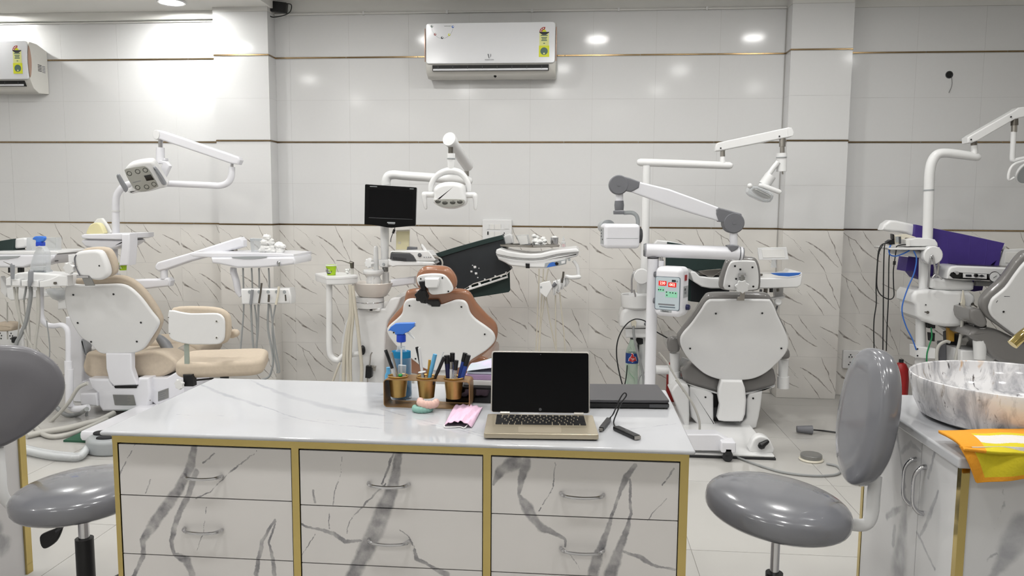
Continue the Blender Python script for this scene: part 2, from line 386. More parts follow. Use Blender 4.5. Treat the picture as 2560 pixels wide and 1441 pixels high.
veins_a = (tv([(.02, .045), (.11, .157), (.23, .247), (.30, .38), (.36, .48), (.44, .57), (.50, .64), (.58, .71), (.645, .75)], [.0015, .003, .002, .003, .006, .0035, .003, .004, .0012]) + tv([(.11, .157), (.14, .315), (.205, .54), (.236, .64), (.315, .876), (.346, .99)], [.0025, .0016, .002, .003, .0018, .0012])
  + tv([(.33, .01), (.386, .146), (.55, .45), (.63, .58)], [.001, .0028, .001, .0016]) + tv([(.677, .27), (.787, .35), (.90, .43), (.945, .47), (.976, .54)], [.002, .003, .004, .0065, .002]) + tv([(.72, .54), (.96, .85)], .0009))
seg_mat('tile_marble', veins_b, (230, 227, 222), (116, 107, 100), None, rough=.14, warp=.0055, wscale=34, soft=.55, strength=1.)
seg_mat('tile_marble_a', veins_a, (230, 227, 222), (116, 107, 100), None, rough=.14, warp=.0055, wscale=34, soft=.55, strength=1.)
GAP = .0005
def tile_mesh(wd, ht, m):
    return M().box(-wd / 2 + GAP, wd / 2 - GAP, -.008, .008, -ht / 2 + GAP, ht / 2 - GAP, .0005, 1).mesh('tile', [MT[m]], center=False)[0]
tm_white, tm_marble, tm_marble_a = tile_mesh(TW, TH, 'tile_white'), tile_mesh(TW, TH, 'tile_marble'), tile_mesh(TW, TH, 'tile_marble_a')
ROWS = [(Z3 - .006 - TH * (k + 1), 'tile_marble', tm_marble) for k in range(4)] + [(Z3 + .006, 'tile_white', tm_white), (Z3 + .006 + TH, 'tile_white', tm_white),
        (Z2 + .007, 'tile_white', tm_white), (Z2 + .007 + TH, 'tile_white', tm_white), (Z1 + .006, 'tile_white', tm_white)]
def tile_range(xa, xb, parent, y):
    k = math.floor((xa - X0T) / TW)
    while X0T + k * TW < xb:
        a, b = max(xa, X0T + k * TW), min(xb, X0T + (k + 1) * TW); k += 1
        if b - a < .02: continue
        for z0, m, me in ROWS:
            full = b - a > TW - .002
            if m == 'tile_marble' and (k * 7 + int(z0 * 10) * 3) % 5 < 2: m, me = 'tile_marble_a', tm_marble_a
            q = me if full else tile_mesh(b - a, TH, m)
            inst('tile', q, ((a + b) / 2, y, z0 + TH / 2), parent)
tile_range(RX0, XL0, wb, WY + .008); tile_range(XL1, XR0, wb, WY + .008); tile_range(XR1, RX1, wb, WY + .008)
def pillar(name, xa, xb, label):
    yf = WY - PP_
    p = M().box(xa + .0012, xb - .0012, yf + .0012, WY + .02, 0, 3.1).to(name, 'grout'); structure(p, label)
    M().box(xa + .0002, xb - .0002, yf + .0002, WY + .015, 2.763, 3.1).to('plaster_band', 'plaster', p)
    for r_, (z0, m, me) in enumerate(ROWS):
        inst('tile', tile_mesh(xb - xa, TH, 'tile_marble_a' if m == 'tile_marble' and r_ == 2 else m), ((xa + xb) / 2, yf + .008, z0 + TH / 2), p)
        for xx, s in ((xa + .008, 1), (xb - .008, -1)):
            M().box(xx - .008, xx + .008, yf + .016, WY, z0 + GAP, z0 + TH - GAP).to('tile', m, p)
    return p
pillar('wall_left_pillar', XL0, XL1, 'tiled pillar standing out between the left bay and the middle bay')
pillar('wall_right_pillar', XR0, XR1, 'tiled pillar standing out between the middle bay and the right bay')
for i, z in enumerate((Z1, Z2, Z3)):
    t = bpy.data.objects.new('trim_%d' % (i + 1), None); COL.objects.link(t); place(t, (0, WY, z)); structure(t, 'thin gold metal strip between tile rows, ' + ('top', 'middle', 'lowest above the marble dado')[i])
    def strip(xa, xb, y):
        x = xa
        while x < xb - .01:
            e = min(x + .54, xb)
            M().box(x + .002, e - .002, y - .0035, y + .012, z - .0042, z + .0045, .001, 1).to('strip', 'gold_strip', t); x = e
    strip(RX0, XL0, WY); strip(XL1, XR0, WY); strip(XR1, RX1, WY)
    for xa, xb in ((XL0, XL1), (XR0, XR1)):
        strip(xa, xb, WY - PP_)
        for xx, s in ((xa, -1), (xb, 1)): M().box(xx - .003, xx + .003, WY - PP_, WY, z - .0042, z + .0045).to('strip', 'gold_strip', t)

# downlights
mat('lamp_glow', (254, 253, 250), .5, var=0, emit=LAMP)
lme = None
for i, (x, y, z, k, r) in enumerate(DOWNLIGHTS):
    o = thing('ceiling_downlight', 'white round downlight recessed in the ceiling', 'light', (x, y, z), 'ceiling downlights out of the picture')
    if i < 2: tag(o, ('bright downlight in the ceiling just before the left wall bay, near the left pillar', 'bright downlight in the ceiling above the left air conditioner')[i]); del o['group']
    M().lathe([(r + .02, 0), (r + .022, -.004), (r + .012, -.012), (r, -.010), (r, 0)], (x, y, z), seg=28, cap=False).to('rim', 'white_paint', o)
    key = 'lamp_glow' if abs(k - 1) < .01 else 'lamp_glow_%d' % round(k * 100)
    if key not in MT: mat(key, (254, 253, 250), .5, var=0, emit=LAMP * k)
    M().raw([(x + r * .98 * math.cos(a * pi / 4), y + r * .98 * math.sin(a * pi / 4), z - .008) for a in range(8)], [tuple(range(8))[::-1]]).to('diffuser', key, o)
mat('fill_glow', (254, 253, 250), .5, var=0, emit=FILL_RADIANCE)
for i, (x, y, z) in enumerate(FILL_PANELS):
    o = thing('added_fill_panel', 'square white fill panel added in the ceiling for light', 'light', (x, y, z), 'added fill panels out of view')
    M().box(x - .31, x + .31, y - .31, y + .31, z - .012, z - .001, .002).to('frame', 'white_paint', o)
    M().raw([(x - .29, y - .29, z - .013), (x + .29, y - .29, z - .013), (x + .29, y + .29, z - .013), (x - .29, y + .29, z - .013)], [(3, 2, 1, 0)]).to('diffuser', 'fill_glow', o)
# ================================================================== the desk
DZ = .76; DX0, DX1, DY0, DY1 = -1.238, .297, 1.868, 2.515
BF = 1.900                                     # plane of the drawer fronts
desk = thing('drawer_desk', 'long white marble drawer desk with gold frame and thick stone top', 'desk', ((DX0 + DX1) / 2, (DY0 + DY1) / 2, 0))
ORG = bpy.data.objects.new('x', None); bpy.data.objects.remove(ORG)
def strokes(c, Y, lines, k, origin, fn=None):
    out = []
    for pts, w in lines:
        q = [(fn(*px(c, *p)) if fn else P(*px(c, *p), Y)) - WL[origin.name] for p in pts]
        for i in range(len(q) - 1):
            w0, w1 = (w[i], w[i + 1]) if isinstance(w, (list, tuple)) else (w, w)
            out.append((q[i], q[i + 1], w0 * k / 2, w1 * k / 2))
    return out
kC1 = BF / FPX / 2.766 * 1.1; kC2 = BF / FPX / 3.282 * 1.1
c1s = strokes('C1', BF, [([(680, 545), (655, 680), (565, 850), (485, 960), (400, 1080), (322, 1190), (332, 1290), (262, 1440)], [40, 60, 62, 70, 70, 46, 32, 26]),
    ([(690, 720), (640, 880), (560, 1040), (520, 1200), (540, 1290), (625, 1335), (665, 1430)], [40, 40, 36, 30, 26, 60, 44]), ([(1110, 580), (960, 690), (870, 770), (790, 860), (690, 905)], [8, 12, 10, 8, 10]),
    ([(270, 530), (165, 740)], 8), ([(380, 780), (340, 870)], 8), ([(820, 590), (740, 660)], 10), ([(1240, 1050), (1150, 1200), (1108, 1430)], [16, 26, 28]), ([(1245, 1060), (1200, 1210), (1235, 1430)], [8, 18, 30]),
    ([(770, 960), (735, 1150), (700, 1260)], 5)], kC1, desk)
c2s = strokes('C1', BF, [([(2060, 590), (1975, 800)], 14), ([(2092, 600), (2062, 800), (2000, 950), (1925, 1150), (1800, 1390), (1760, 1480)], [50, 70, 100, 110, 95, 90]), ([(1700, 620), (1690, 750), (1650, 860), (1640, 960)], 7),
    ([(1620, 980), (1610, 1110)], 7), ([(1410, 1080), (1500, 1110), (1640, 1140), (1720, 1200), (1830, 1200)], [16, 14, 26, 30, 16]), ([(2000, 800), (1860, 940), (1750, 1060), (1735, 1140)], [16, 9, 9, 8]),
    ([(1500, 850), (1515, 930)], 16), ([(1510, 1150), (1410, 1330)], 7)], kC1, desk) \
  + strokes('C2', BF, [([(60, 870), (130, 930), (180, 1010), (200, 1110), (300, 1160), (450, 1240)], [8, 10, 12, 34, 24, 50])], kC2, desk)
c3s = strokes('C2', BF, [([(1105, 305), (1065, 440), (1042, 580), (1110, 690), (1150, 760), (1220, 850), (1320, 890), (1420, 950), (1420, 1010)], [70, 60, 26, 90, 70, 60, 40, 22, 14]),
    ([(1020, 315), (900, 380), (828, 500)], [110, 80, 22]), ([(1345, 320), (1320, 520), (1200, 730)], 8), ([(1990, 340), (1900, 480), (1862, 600), (1800, 750), (1760, 900), (1700, 1050), (1650, 1240)], [40, 46, 26, 26, 44, 70, 80]),
    ([(1950, 460), (1962, 720), (1925, 880), (1860, 1050), (1790, 1240)], [20, 20, 40, 70, 100]), ([(2310, 370), (2220, 500)], 12), ([(2250, 620), (2090, 790)], 8), ([(1900, 1050), (2040, 1100), (2130, 1160), (2320, 1200)], [16, 40, 24, 16]),
    ([(1460, 1070), (1540, 1190)], 6)], kC2, desk)
for nm, sg in (('drawer_marble_a', c1s), ('drawer_marble_b', c2s), ('drawer_marble_c', c3s)):
    seg_mat(nm, sg, (216, 213, 211), (116, 115, 119), desk, rough=.22, warp=.008, wscale=30, soft=.3, strength=1., tint=(208, 205, 203))
ts = strokes('C1', 0, [([(700, 110), (900, 190), (1130, 265)], [20, 40, 30]), ([(1080, 90), (1250, 170), (1480, 240), (1760, 300), (2000, 330)], [16, 40, 60, 80, 30]), ([(1130, 260), (1400, 350), (1700, 400), (2100, 430)], [12, 16, 20, 12]),
    ([(560, 325), (880, 335)], 8), ([(1300, 350), (1500, 355), (1750, 375), (2080, 385)], 7)], DY0 / FPX / 2.766 * 1.2, desk, lambda x, y: F(x, y, DZ)) \
   + strokes('N', 0, [([(1000, 1050), (1150, 1075), (1300, 1115)], [3, 6, 3]), ([(1500, 1085), (1600, 1070), (1690, 1060)], [2, 4, 3]), ([(940, 1020), (1090, 1060), (1210, 1085)], [4, 5, 3])], .0011, desk, lambda x, y: F(x, y, DZ))
seg_mat('desk_top', ts, (184, 185, 188), (152, 155, 160), desk, rough=.07, warp=.02, wscale=9, soft=.75, strength=.85, tint=(178, 179, 183))
M().slab([V((a, b, DZ - .011)) for a, b in rrect(DX0, DX1, DY0, DY1, .008, 3)], (0, 0, 1), .011, .005, .005, 4).to('stone_top', 'desk_top', desk)
BX0, BX1 = P(284, 1150, BF).x, P(1721, 1200, BF).x
mat('desk_side', (204, 200, 198), .25, var=.04, scale=4)
M().box(BX0 + .004, BX1 - .004, BF + .022, DY1 - .03, .0, DZ - .0112).to('carcass', 'desk_side', desk)
posts = [(BX0, P(297, 1170, BF).x), (P(730, 1180, BF).x, P(748, 1180, BF).x), (P(1208, 1250, BF).x, P(1227, 1250, BF).x), (P(1698, 1250, BF).x, BX1)]
ZR0, ZR1 = P(510, 1113, BF).z, DZ - .011
for a, b in posts: M().box(a, b, BF - .002, BF + .0225, .0, ZR0).to('gold_post', 'gold', desk)
M().box(BX0, BX1, BF - .003, BF + .0225, ZR0, ZR1).to('gold_rail', 'gold', desk)
for i, (xs, m) in enumerate(zip(((posts[0][1], posts[1][0]), (posts[1][1], posts[2][0]), (posts[2][1], posts[3][0])), ('drawer_marble_a', 'drawer_marble_b', 'drawer_marble_c'))):
    xm = ((515, 1246, 1394), (980, 1272, 1418), (1460, 1294, 1441))[i]
    zs = [ZR0 - .004, P(xm[0], xm[1], BF).z, P(xm[0], xm[2], BF).z]; zs += [zs[2] - .147, zs[2] - .147 - .147]
    hx = ((462, 556), (922, 1023), (1402, 1509))[i]; hy = ((1189, 1323), (1209, 1351), (1235, 1373))[i]
    for j in range(4):
        d = M().box(xs[0] + .0025, xs[1] - .0025, BF, BF + .021, zs[j + 1] + .0015, zs[j] - .0015, .0012, 1).to('drawer', m, desk)
        h0, h1 = P(hx[0], hy[min(j, 1)], BF), P(hx[1], hy[min(j, 1)], BF)
        zz = P((hx[0] + hx[1]) / 2, hy[min(j, 1)], BF).z if j < 2 else (zs[j] + zs[j + 1]) / 2
        a, b = V((h0.x, BF - .001, zz)), V((h1.x, BF - .001, zz)); o = V((0, -.022, -.003))
        M().tube([a, a + V((.004, -.012, 0)), a + V((.018, -.022, -.001)), (a + b) / 2 + o * 1.05, b + V((-.018, -.022, -.001)), b + V((-.004, -.012, 0)), b], [.0048, .0055, .004, .0042, .004, .0055, .0048], 8, 4).to('handle', 'chrome', d)

# ------------------------------------------------------------------ open laptop
mat('laptop_gold', (178, 168, 148), .33, .6, var=.02)
mat('laptop_silver', (196, 192, 186), .3, .7, var=.02)
mat('key_black', (18, 18, 20), .45, var=0)
mat('touchpad', (162, 152, 134), .4, .4, var=.02)
fa, fb = F(1209, 1100, DZ), F(1497, 1104, DZ); ba, bb = F(1226, 1046, DZ + .016), F(1484, 1046, DZ + .016)
lw = (fb - fa).length; u = (fb - fa).normalized(); wv = V((-u.y, u.x, 0)); dep = ((ba + bb) / 2 - (fa + fb) / 2).dot(wv); dep = max(.19, min(dep, .215))
lap = thing('laptop', 'open gold laptop with a dark screen standing near the desk front', 'laptop', (fa + fb) / 2 + wv * dep / 2)
def lp(a, b, z): return fa + u * a + wv * b + V((0, 0, z))
def qslab(m, a0, a1, b0, b1, z0, z1, r=.004, cr=.008, fn=None):
    return m.slab([(fn or lp)(a, b, z0) for a, b in rrect(a0, a1, b0, b1, cr, 3)], (0, 0, 1), z1 - z0, r, r, 2)
base = qslab(M(), 0, lw, 0, dep, .003, .017, .003, .006).to('base', 'laptop_gold', lap)
qslab(M(), lw * .075, lw * .925, dep * .42, dep * .93, .0168, .0172, 0, .004).to('keyboard_well', 'touchpad', base)
kb = base
R_ = 6; x0, x1, y0, y1 = lw * .085, lw * .915, dep * .425, dep * .925
for r in range(R_):
    rows = [[1.2] * 14, [1] * 13 + [1.8], [1.5] + [1] * 12 + [1.3], [1.8] + [1] * 11 + [2], [2.3] + [1] * 10 + [2.5], [1.2, 1, 1, 1.2, 5, 1.2, 1.1, 1.1, 1.1, 1.1]][R_ - 1 - r]
    t = sum(rows); a = x0; hh = (y1 - y0) / R_; b0 = y0 + (R_ - 1 - (R_ - 1 - r)) * hh
    for q in rows:
        wk = q / t * (x1 - x0); qslab(M(), a + .0014, a + wk - .0014, b0 + .0013, b0 + hh - .0013, .0172, .0188, .0005, .001).to('key', 'key_black', base); a += wk
qslab(M(), lw * .30, lw * .68, dep * .05, dep * .36, .0168, .0174, 0, .002).to('touchpad', 'touchpad', lap)
# screen leaning back
hz = lp(0, dep * .985, .017); sh = .186; ln = math.radians(16)
su = V((0, 0, 1)) * math.cos(ln) + wv * math.sin(ln); sn = (u.cross(su)).normalized()      # sn points to the back
if sn.dot(wv) < 0: sn = -sn
topz = PP(1352, 879, lp(lw / 2, dep * .985, .022), sn); sh = (topz - lp(lw / 2, dep * .985, .022)).dot(su)
sl = lambda a, b, d: lp(a, dep * .985, .022) + su * b + sn * d
lid = M().slab([sl(a, b, 0) for a, b in rrect(lw * .028, lw * .972, 0, sh, .007, 3)], sn, .007, .002, .002, 2).to('lid', 'laptop_silver', lap)
M().slab([sl(a, b, -.0008) for a, b in rrect(lw * .04, lw * .96, .001, sh - .004, .005, 3)], sn, .0012, 0, 0).to('screen', 'screen_black', lid)
M().slab([sl(a, b, -.0012) for a, b in rrect(lw * .495, lw * .505, sh - .010, sh - .008, .0008, 2)], sn, .001, 0, 0).to('webcam', 'dark_grey', lid)
M().lathe([(.0042, 0), (.0042, .0006)], sl(lw / 2, .009, -.001), -sn, 16).text('hp', sl(lw / 2, .009, -.0018), u, su, .006, .0001).to('logo', 'dark_grey', lid)
for a in (.12, .82): M().tube([lp(lw * a, dep * .985, .019), lp(lw * (a + .09), dep * .985, .019)], .0058, 10).to('hinge', 'laptop_silver', lap)
# ------------------------------------------------------------------ closed laptop behind
mat('laptop_dark', (72, 71, 74), .42, .2, var=.02, scale=200)
g0, g1 = F(1484, 1022, DZ), F(1674, 1024, DZ); gu = (g1 - g0).normalized(); gw = V((-gu.y, gu.x, 0)); gb = F(1640, 962, DZ + .026); gd = (gb - g1).dot(gw)
cl2 = thing('closed_laptop', 'closed dark grey laptop lying behind the open laptop', 'laptop', g1 - gu * .19 + gw * gd / 2)
gp = lambda a, b, z: g1 + gu * a + gw * b + V((0, 0, z))
qslab(M(), -.385, 0, 0, gd, .002, .016, .004, .008, gp).to('base', 'black_plastic', cl2)
qslab(M(), -.385, 0, .002, gd, .0165, .027, .004, .01, gp).to('lid', 'laptop_dark', cl2)
qslab(M(), -.06, -.004, -.0012, .004, .004, .014, .001, .002, gp).to('hinge_cover', 'dark_grey', cl2)
# ------------------------------------------------------------------ black box with folders
bxp = F(1114, 1006, DZ); bx = thing('document_box', 'flat black document box standing on the desk behind the pen holder', 'box', bxp + V((.12, .06, 0)))
bq = lambda a, b, z: bxp + V((1, .01, 0)) * a + V((-.01, 1, 0)) * b + V((0, 0, z))
qslab(M(), 0, .22, 0, .16, 0, .044, .003, .004, bq).to('case', 'black_gloss', bx); qslab(M(), .0, .22, -.001, .161, .0442, .05, .002, .004, bq).to('lid', 'black_plastic', bx)
seg_mat('pastel_print', [((-.05, 0, 0), (.02, -.05, .0), .012, .02), ((.02, -.05, 0), (.09, .02, 0), .015, .008), ((-.08, .05, 0), (.06, .06, 0), .008, .014)], (150, 196, 180), (200, 186, 216), None, spec=.15, rough=.5, warp=.04, wscale=14, soft=.8, tint=(196, 176, 206))
mat('pastel_violet', (176, 150, 186), .4, var=.1); mat('pastel_mint', (158, 196, 184), .4, var=.08)
fz = .0505
for i, (h, m, lb, dx, dyy, sz) in enumerate(((.016, 'paper_white', 'white paper pad at the bottom of the pastel folder pile', .052, .012, .16), (.016, 'pastel_violet', 'violet edged folder in the middle of the pile on the black box', .058, .016, .155), (.014, 'pastel_print', 'pastel marbled folder on top of the pile behind the open laptop', .062, .02, .15))):
    o = qslab(M(), dx, dx + sz, dyy, dyy + .125, fz, fz + h, .002, .004, bq)
    if i == 2:   # the cover bulges up
        o = M().grid([[bq(dx + sz * a / 10, dyy + .125 * b / 8, fz + .006 + .034 * math.sin(pi * (.15 + .7 * b / 8)) * (.25 + .75 * min(1, a / 5))) for a in range(11)] for b in range(9)])
        qslab(o, dx, dx + sz, dyy, dyy + .125, fz, fz + .0065, .002, .004, bq)
    tag(o.to('folder', m), lb, 'folder', 'folders on the black box'); fz += h + .0005

# ------------------------------------------------------------------ pen holder
ha, hb = F(959, 1018, DZ), F(1174, 1025, DZ); hu = (hb - ha).normalized(); hw = V((-hu.y, hu.x, 0)); HW = (hb - ha).length; HD = .075; HH = .083
ph = thing('pen_holder', 'bronze strip pen holder with three hanging metal cups', 'holder', (ha + hb) / 2 + hw * HD / 2)
hp = lambda a, b, z: ha + hu * a + hw * b + V((0, 0, z))
outer = rrect(0, HW, 0, HH, .010, 4); inner = rrect(.0022, HW - .0022, .0022, HH - .0022, .008, 4)
n = len(outer); vs = []
for d in (0, HD):
    vs += [hp(a, d, z + .0005) for a, z in outer]; vs += [hp(a, d, z + .0005) for a, z in inner]
fs = []
for i in range(n):
    j = (i + 1) % n; fs += [(i, j, n + j, n + i), (2 * n + i, 3 * n + i, 3 * n + j, 2 * n + j), (i, 2 * n + i, 2 * n + j, j), (n + i, n + j, 3 * n + j, 3 * n + i)]
M().raw(vs, fs).to('strip_frame', 'bronze_frame', ph)
CUPS = [F(px('C3', x, 690)[0], px('C3', x, 690)[1], DZ + HH) for x in (318, 660, 985)]
CUPS = [hp((c - ha).dot(hu), HD * .5, HH) for c in CUPS]
for c in CUPS:
    k = [(.0205, -.059), (.0225, -.0585), (.0285, -.002), (.0305, .0035), (.0315, .005), (.0305, .006), (.0275, .0035), (.0212, -.055)]
    M().lathe(k, c, seg=28).to('cup', 'bronze', ph)
def pen(name, label, cat_, ci, b, top, r, mats, capfrac=0, clip=False, sm=8):
    """stick standing in cup ci: foot offset b (x,y), seen top at the pixel 'top' on the holder's plane"""
    c = CUPS[ci]; p0 = c + hu * b[0] + hw * b[1] + V((0, 0, -.052)); p1 = P(top[0], top[1], (c + hw * b[1]).y); d = (p1 - p0).normalized()
    o = thing(name, label, cat_, p0)
    q = p1 - d * ((p1 - p0).length * capfrac)
    M().tube([p0, q], r, 10).to('barrel', mats[0], o)
    if capfrac: M().tube([q, p1], r * 1.12, 10).to('cap', mats[1], o)
    if clip:
        e = hw * -(r * 1.5); M().tube([p1 - d * .004 + e * .6, p1 - d * .006 + e, p1 - d * .03 + e], r * .28, 6).to('clip', mats[2], o)
    return o
mat('pen_white', (214, 214, 214), .3, var=0); mat('navy', (30, 32, 74), .35, var=.04); mat('pen_blue', (44, 70, 150), .35, var=.04); mat('marker_blue', (94, 164, 205), .4, var=.03); mat('ochre', (196, 150, 60), .5, var=.05); mat('green_cap', (40, 150, 70), .4, var=.03)
pc = lambda x, y: px('C3', x, y)
pen('pen', 'white pen with black cap leaning left out of the left cup', 'pen', 0, (.008, .004), pc(115, 410), .0046, ('pen_white', 'black_plastic', 'black_plastic'), .42, True)
pen('pen', 'thin silver pen leaning left beside the black capped one', 'pen', 0, (.014, -.006), pc(185, 440), .004, ('steel', 'steel'), 0)
pen('plastic_spatula', 'thin white plastic spatula standing in the left cup', 'spatula', 0, (.006, .012), pc(305, 395), .0028, ('pen_white', 'pen_white'))
bo = thing('bur_box', 'small clear box with green knob in the left cup', 'box', CUPS[0] + hu * .012 + V((0, 0, -.03)))
M().obox(CUPS[0] + hu * .012 + hw * -.004 + V((0, 0, .012)), .022, .012, .05, RY(.06), .002).to('case', 'clear_film', bo); M().ell(CUPS[0] + hu * .010 + hw * -.014 + V((0, 0, .008)), .0065, .0065, .005).to('knob', 'green_cap', bo)
pen('pen', 'black pen with flat end leaning left in the middle cup', 'pen', 1, (.0, .008), pc(490, 375), .0044, ('black_plastic', 'black_plastic'), .12)
sy = pen('syringe', 'white plastic syringe leaning left in the middle cup', 'syringe', 1, (-.004, -.010), pc(520, 385), .0042, ('pen_white', 'pen_white'), 0)
c = CUPS[1] + hu * -.011 + hw * -.012 + V((0, 0, .02)); M().lathe([(.003, -.002), (.012, -.001), (.012, .001), (.003, .002)], c, (-.15, 0, 1), 16).to('flange', 'pen_white', sy)
pen('pencil', 'short ochre pencil stub standing in the middle cup', 'pencil', 1, (-.003, .012), pc(645, 530), .004, ('ochre', 'ochre'))
pen('marker', 'light blue marker leaning right in the middle cup', 'marker', 1, (-.003, -.006), pc(710, 462), .0056, ('marker_blue', 'marker_blue'), .35)
pen('pen', 'black pen leaning right at the edge of the middle cup', 'pen', 1, (.004, -.014), pc(815, 490), .0042, ('black_plastic', 'black_plastic'), .45, True) if False else pen('pen', 'black pen leaning far right at the edge of the middle cup', 'pen', 1, (.004, -.012), pc(818, 498), .0046, ('black_plastic', 'black_plastic'), .4)
pen('swab_stick', 'thin clear stick leaning right behind the black pen', 'stick', 1, (.006, .012), pc(812, 432), .0018, ('clear_film', 'clear_film'))
pen('marker', 'fat navy marker with black cap at the left of the right cup', 'marker', 2, (-.013, .004), pc(850, 475), .0078, ('navy', 'black_plastic', 'black_plastic'), .2)
pen('marker', 'navy whiteboard marker with black cap behind in the right cup', 'marker', 2, (-.008, .014), pc(918, 446), .0066, ('pen_blue', 'black_plastic'), .28)
pen('dropper_bottle', 'small clear dropper vial with black cap in the right cup', 'vial', 2, (-.004, -.012), pc(968, 535), .0055, ('clear_film', 'black_plastic'), .26)
pen('marker', 'blue white printed marker leaning right in the right cup', 'marker', 2, (.004, .010), pc(1072, 448), .0064, ('pen_blue', 'black_plastic'), .2)
pen('marker', 'blue marker with black cap at the right edge of the right cup', 'marker', 2, (.010, -.002), pc(1112, 472), .0064, ('pen_blue', 'black_plastic'), .26)
pen('pen', 'white pen with grey tip between the markers of the right cup', 'pen', 2, (-.008, -.006), pc(905, 555), .0048, ('pen_white', 'steel'), .2)

# ------------------------------------------------------------------ spray bottle with blue liquid
sb = F(1004, 996, DZ); spray = thing('spray_bottle', 'clear spray bottle of blue liquid with blue trigger on the desk', 'bottle', sb)
mat('blue_liquid', (48, 150, 205), .08, trans=.35, ior=1.2, var=0); mat('blue_trigger', (66, 122, 214), .3, var=.02); mat('blue_collar', (34, 70, 190), .35, var=.02)
hB = (P(1000, 866, sb.y).z - DZ); rB = S(27, sb.y)
def oval(o, prof, seg=28, k=.72):
    m = M().lathe(prof, o, seg=seg); m.v = [V((q.x, o.y + (q.y - o.y) * k, q.z)) for q in m.v]; return m
oval(sb, [(rB * .8, .001), (rB * .95, .004), (rB, .012), (rB * .95, hB * .45), (rB * .93, hB * .76), (rB * .75, hB * .86), (rB * .42, hB * .93), (rB * .36, hB)]).to('body', 'clear_plastic', spray)
zl = P(1000, 878, sb.y).z - DZ
oval(sb, [(rB * .7, .004), (rB * .9, .008), (rB * .95, .014), (rB * .9, hB * .45), (rB * .88, zl)]).to('liquid', 'blue_liquid', spray)
zc0, zc1 = P(1000, 855, sb.y).z, P(1000, 837, sb.y).z
M().lathe([(rB * .40, 0), (rB * .44, .002), (rB * .42, zc1 - zc0)], V((sb.x, sb.y, zc0)), seg=20).to('collar', 'blue_collar', spray)
tp = [(8, 185), (40, 135), (95, 95), (150, 88), (330, 85), (330, 130), (255, 195), (210, 215), (200, 230), (95, 230), (90, 200), (40, 182)]
pts = L('C3', sb.y - .009, [(x + 132, y - 0) for x, y in tp]); M().slab(pts, (0, 1, 0), .018, .004, .004, 2).to('trigger_head', 'blue_trigger', spray)
M().slab(L('C3', sb.y - .006, [(440, 88), (475, 88), (475, 132), (440, 132)]), (0, 1, 0), .012, .001).to('nozzle', 'clear_film', spray)
M().slab(L('C3', sb.y - .005, [(362, 195), (395, 195), (420, 225), (460, 275), (448, 280), (400, 235)]), (0, 1, 0), .01, .001).to('trigger', 'clear_film', spray)
M().tube([V((sb.x, sb.y, DZ + .01)), V((sb.x, sb.y, zc0))], .0025, 6).to('dip_tube', 'pen_white', spray)
# small blue bottle edge seen behind the cup
vb = F(971, 985, DZ); tag(M().lathe([(.010, 0), (.011, .003), (.011, .06), (.006, .07), (.006, .085)], vb, seg=16).to('vial', 'marker_blue'), 'slim blue vial standing at the left behind the pen holder', 'vial')

# ------------------------------------------------------------------ dentures, mask, dongle
mat('teal_wax', (136, 180, 168), .6, var=.06, bump=.2); mat('pink_acrylic', (222, 184, 172), .55, var=.06, bump=.2)
def arch(c, r, h, m, name, label, tilt, yaw=0, bumps=11, wd=.008):
    pts = []; rs = []
    for i in range(41):
        a = math.radians(-20 + 220 * i / 40) + pi; pts.append(V((r * math.cos(a), r * .85 * math.sin(a), 0))); rs.append(wd * (1 + .16 * abs(math.sin(i / 40 * bumps * pi))))
    rt = RZ(yaw) @ tilt; q = M().tube([c + rt @ p for p in pts], rs, 10, rnd=True, flat=h / wd)
    return tag(q.to(name, m), label, 'dental mould')
dc = F(1056, 1030, DZ); arch(dc + V((0, .004, .009)), .023, .009, 'teal_wax', 'dental_mould', 'teal dental mould arch lying on the desk under the pink one', RX(0), .1)
dc2 = F(1069, 1030, DZ); arch(dc2 + V((0.0, .006, .026)), .023, .011, 'pink_acrylic', 'dental_mould', 'pink dental mould arch resting on the teal one', RX(.12) @ RY(.06), .05, 9, .0095)
mk = thing('face_mask', 'folded pink face mask with white ear loops on the desk', 'mask', F(1155, 1050, DZ))
mat('mask_pink', (222, 188, 210), .85, var=.05, scale=40, bump=.1)
K0, K1, K2, K3 = F(*pc(955, 1085), DZ), F(*pc(1280, 1120), DZ), F(*pc(820, 1325), DZ), F(*pc(1150, 1352), DZ)
rows = []
for i in range(15):
    t = i / 14; a = K0.lerp(K2, t); b = K1.lerp(K3, t)
    rows.append([a.lerp(b, j / 14) + V((0, 0, .004 + .014 * math.sin(pi * j / 14) ** 1 * (.35 + .65 * t) * (1 if j > 7 else .8) + .0022 * math.sin(j * 1.9 + i * .3))) for j in range(15)])
M().grid(rows).to('fabric', 'mask_pink', mk, solid=.0012)
M().tube([F(*pc(820, 1325), DZ) + V((0, 0, .004)), F(*pc(830, 1352), DZ) + V((0, 0, .003)), F(*pc(920, 1350), DZ) + V((0, 0, .003)), F(*pc(1010, 1345), DZ) + V((0, 0, .003)), F(*pc(1060, 1360), DZ) + V((0, 0, .003)), F(*pc(1110, 1330), DZ) + V((0, 0, .008))], .0014, 6, 5).to('ear_loop', 'paper_white', mk)
dg = thing('usb_adapter', 'black adapter stick with a looped cable beside the open laptop', 'adapter', F(1570, 1080, DZ))
e8 = lambda x, y, h=0.: F(1480 + x / 5.542, 860 + y / 5.542, DZ + h)
a, b = e8(330, 1165, .006), e8(625, 1300, .006); d = (b - a).normalized(); ang = math.atan2(d.y, d.x)
M().obox((a + b) / 2 + V((0, 0, .0005)), (b - a).length, .021, .011, RZ(ang), .003).to('body', 'black_plastic', dg)
M().obox(b + d * .0015, .006, .017, .0085, RZ(ang), .001).to('socket', 'steel', dg)
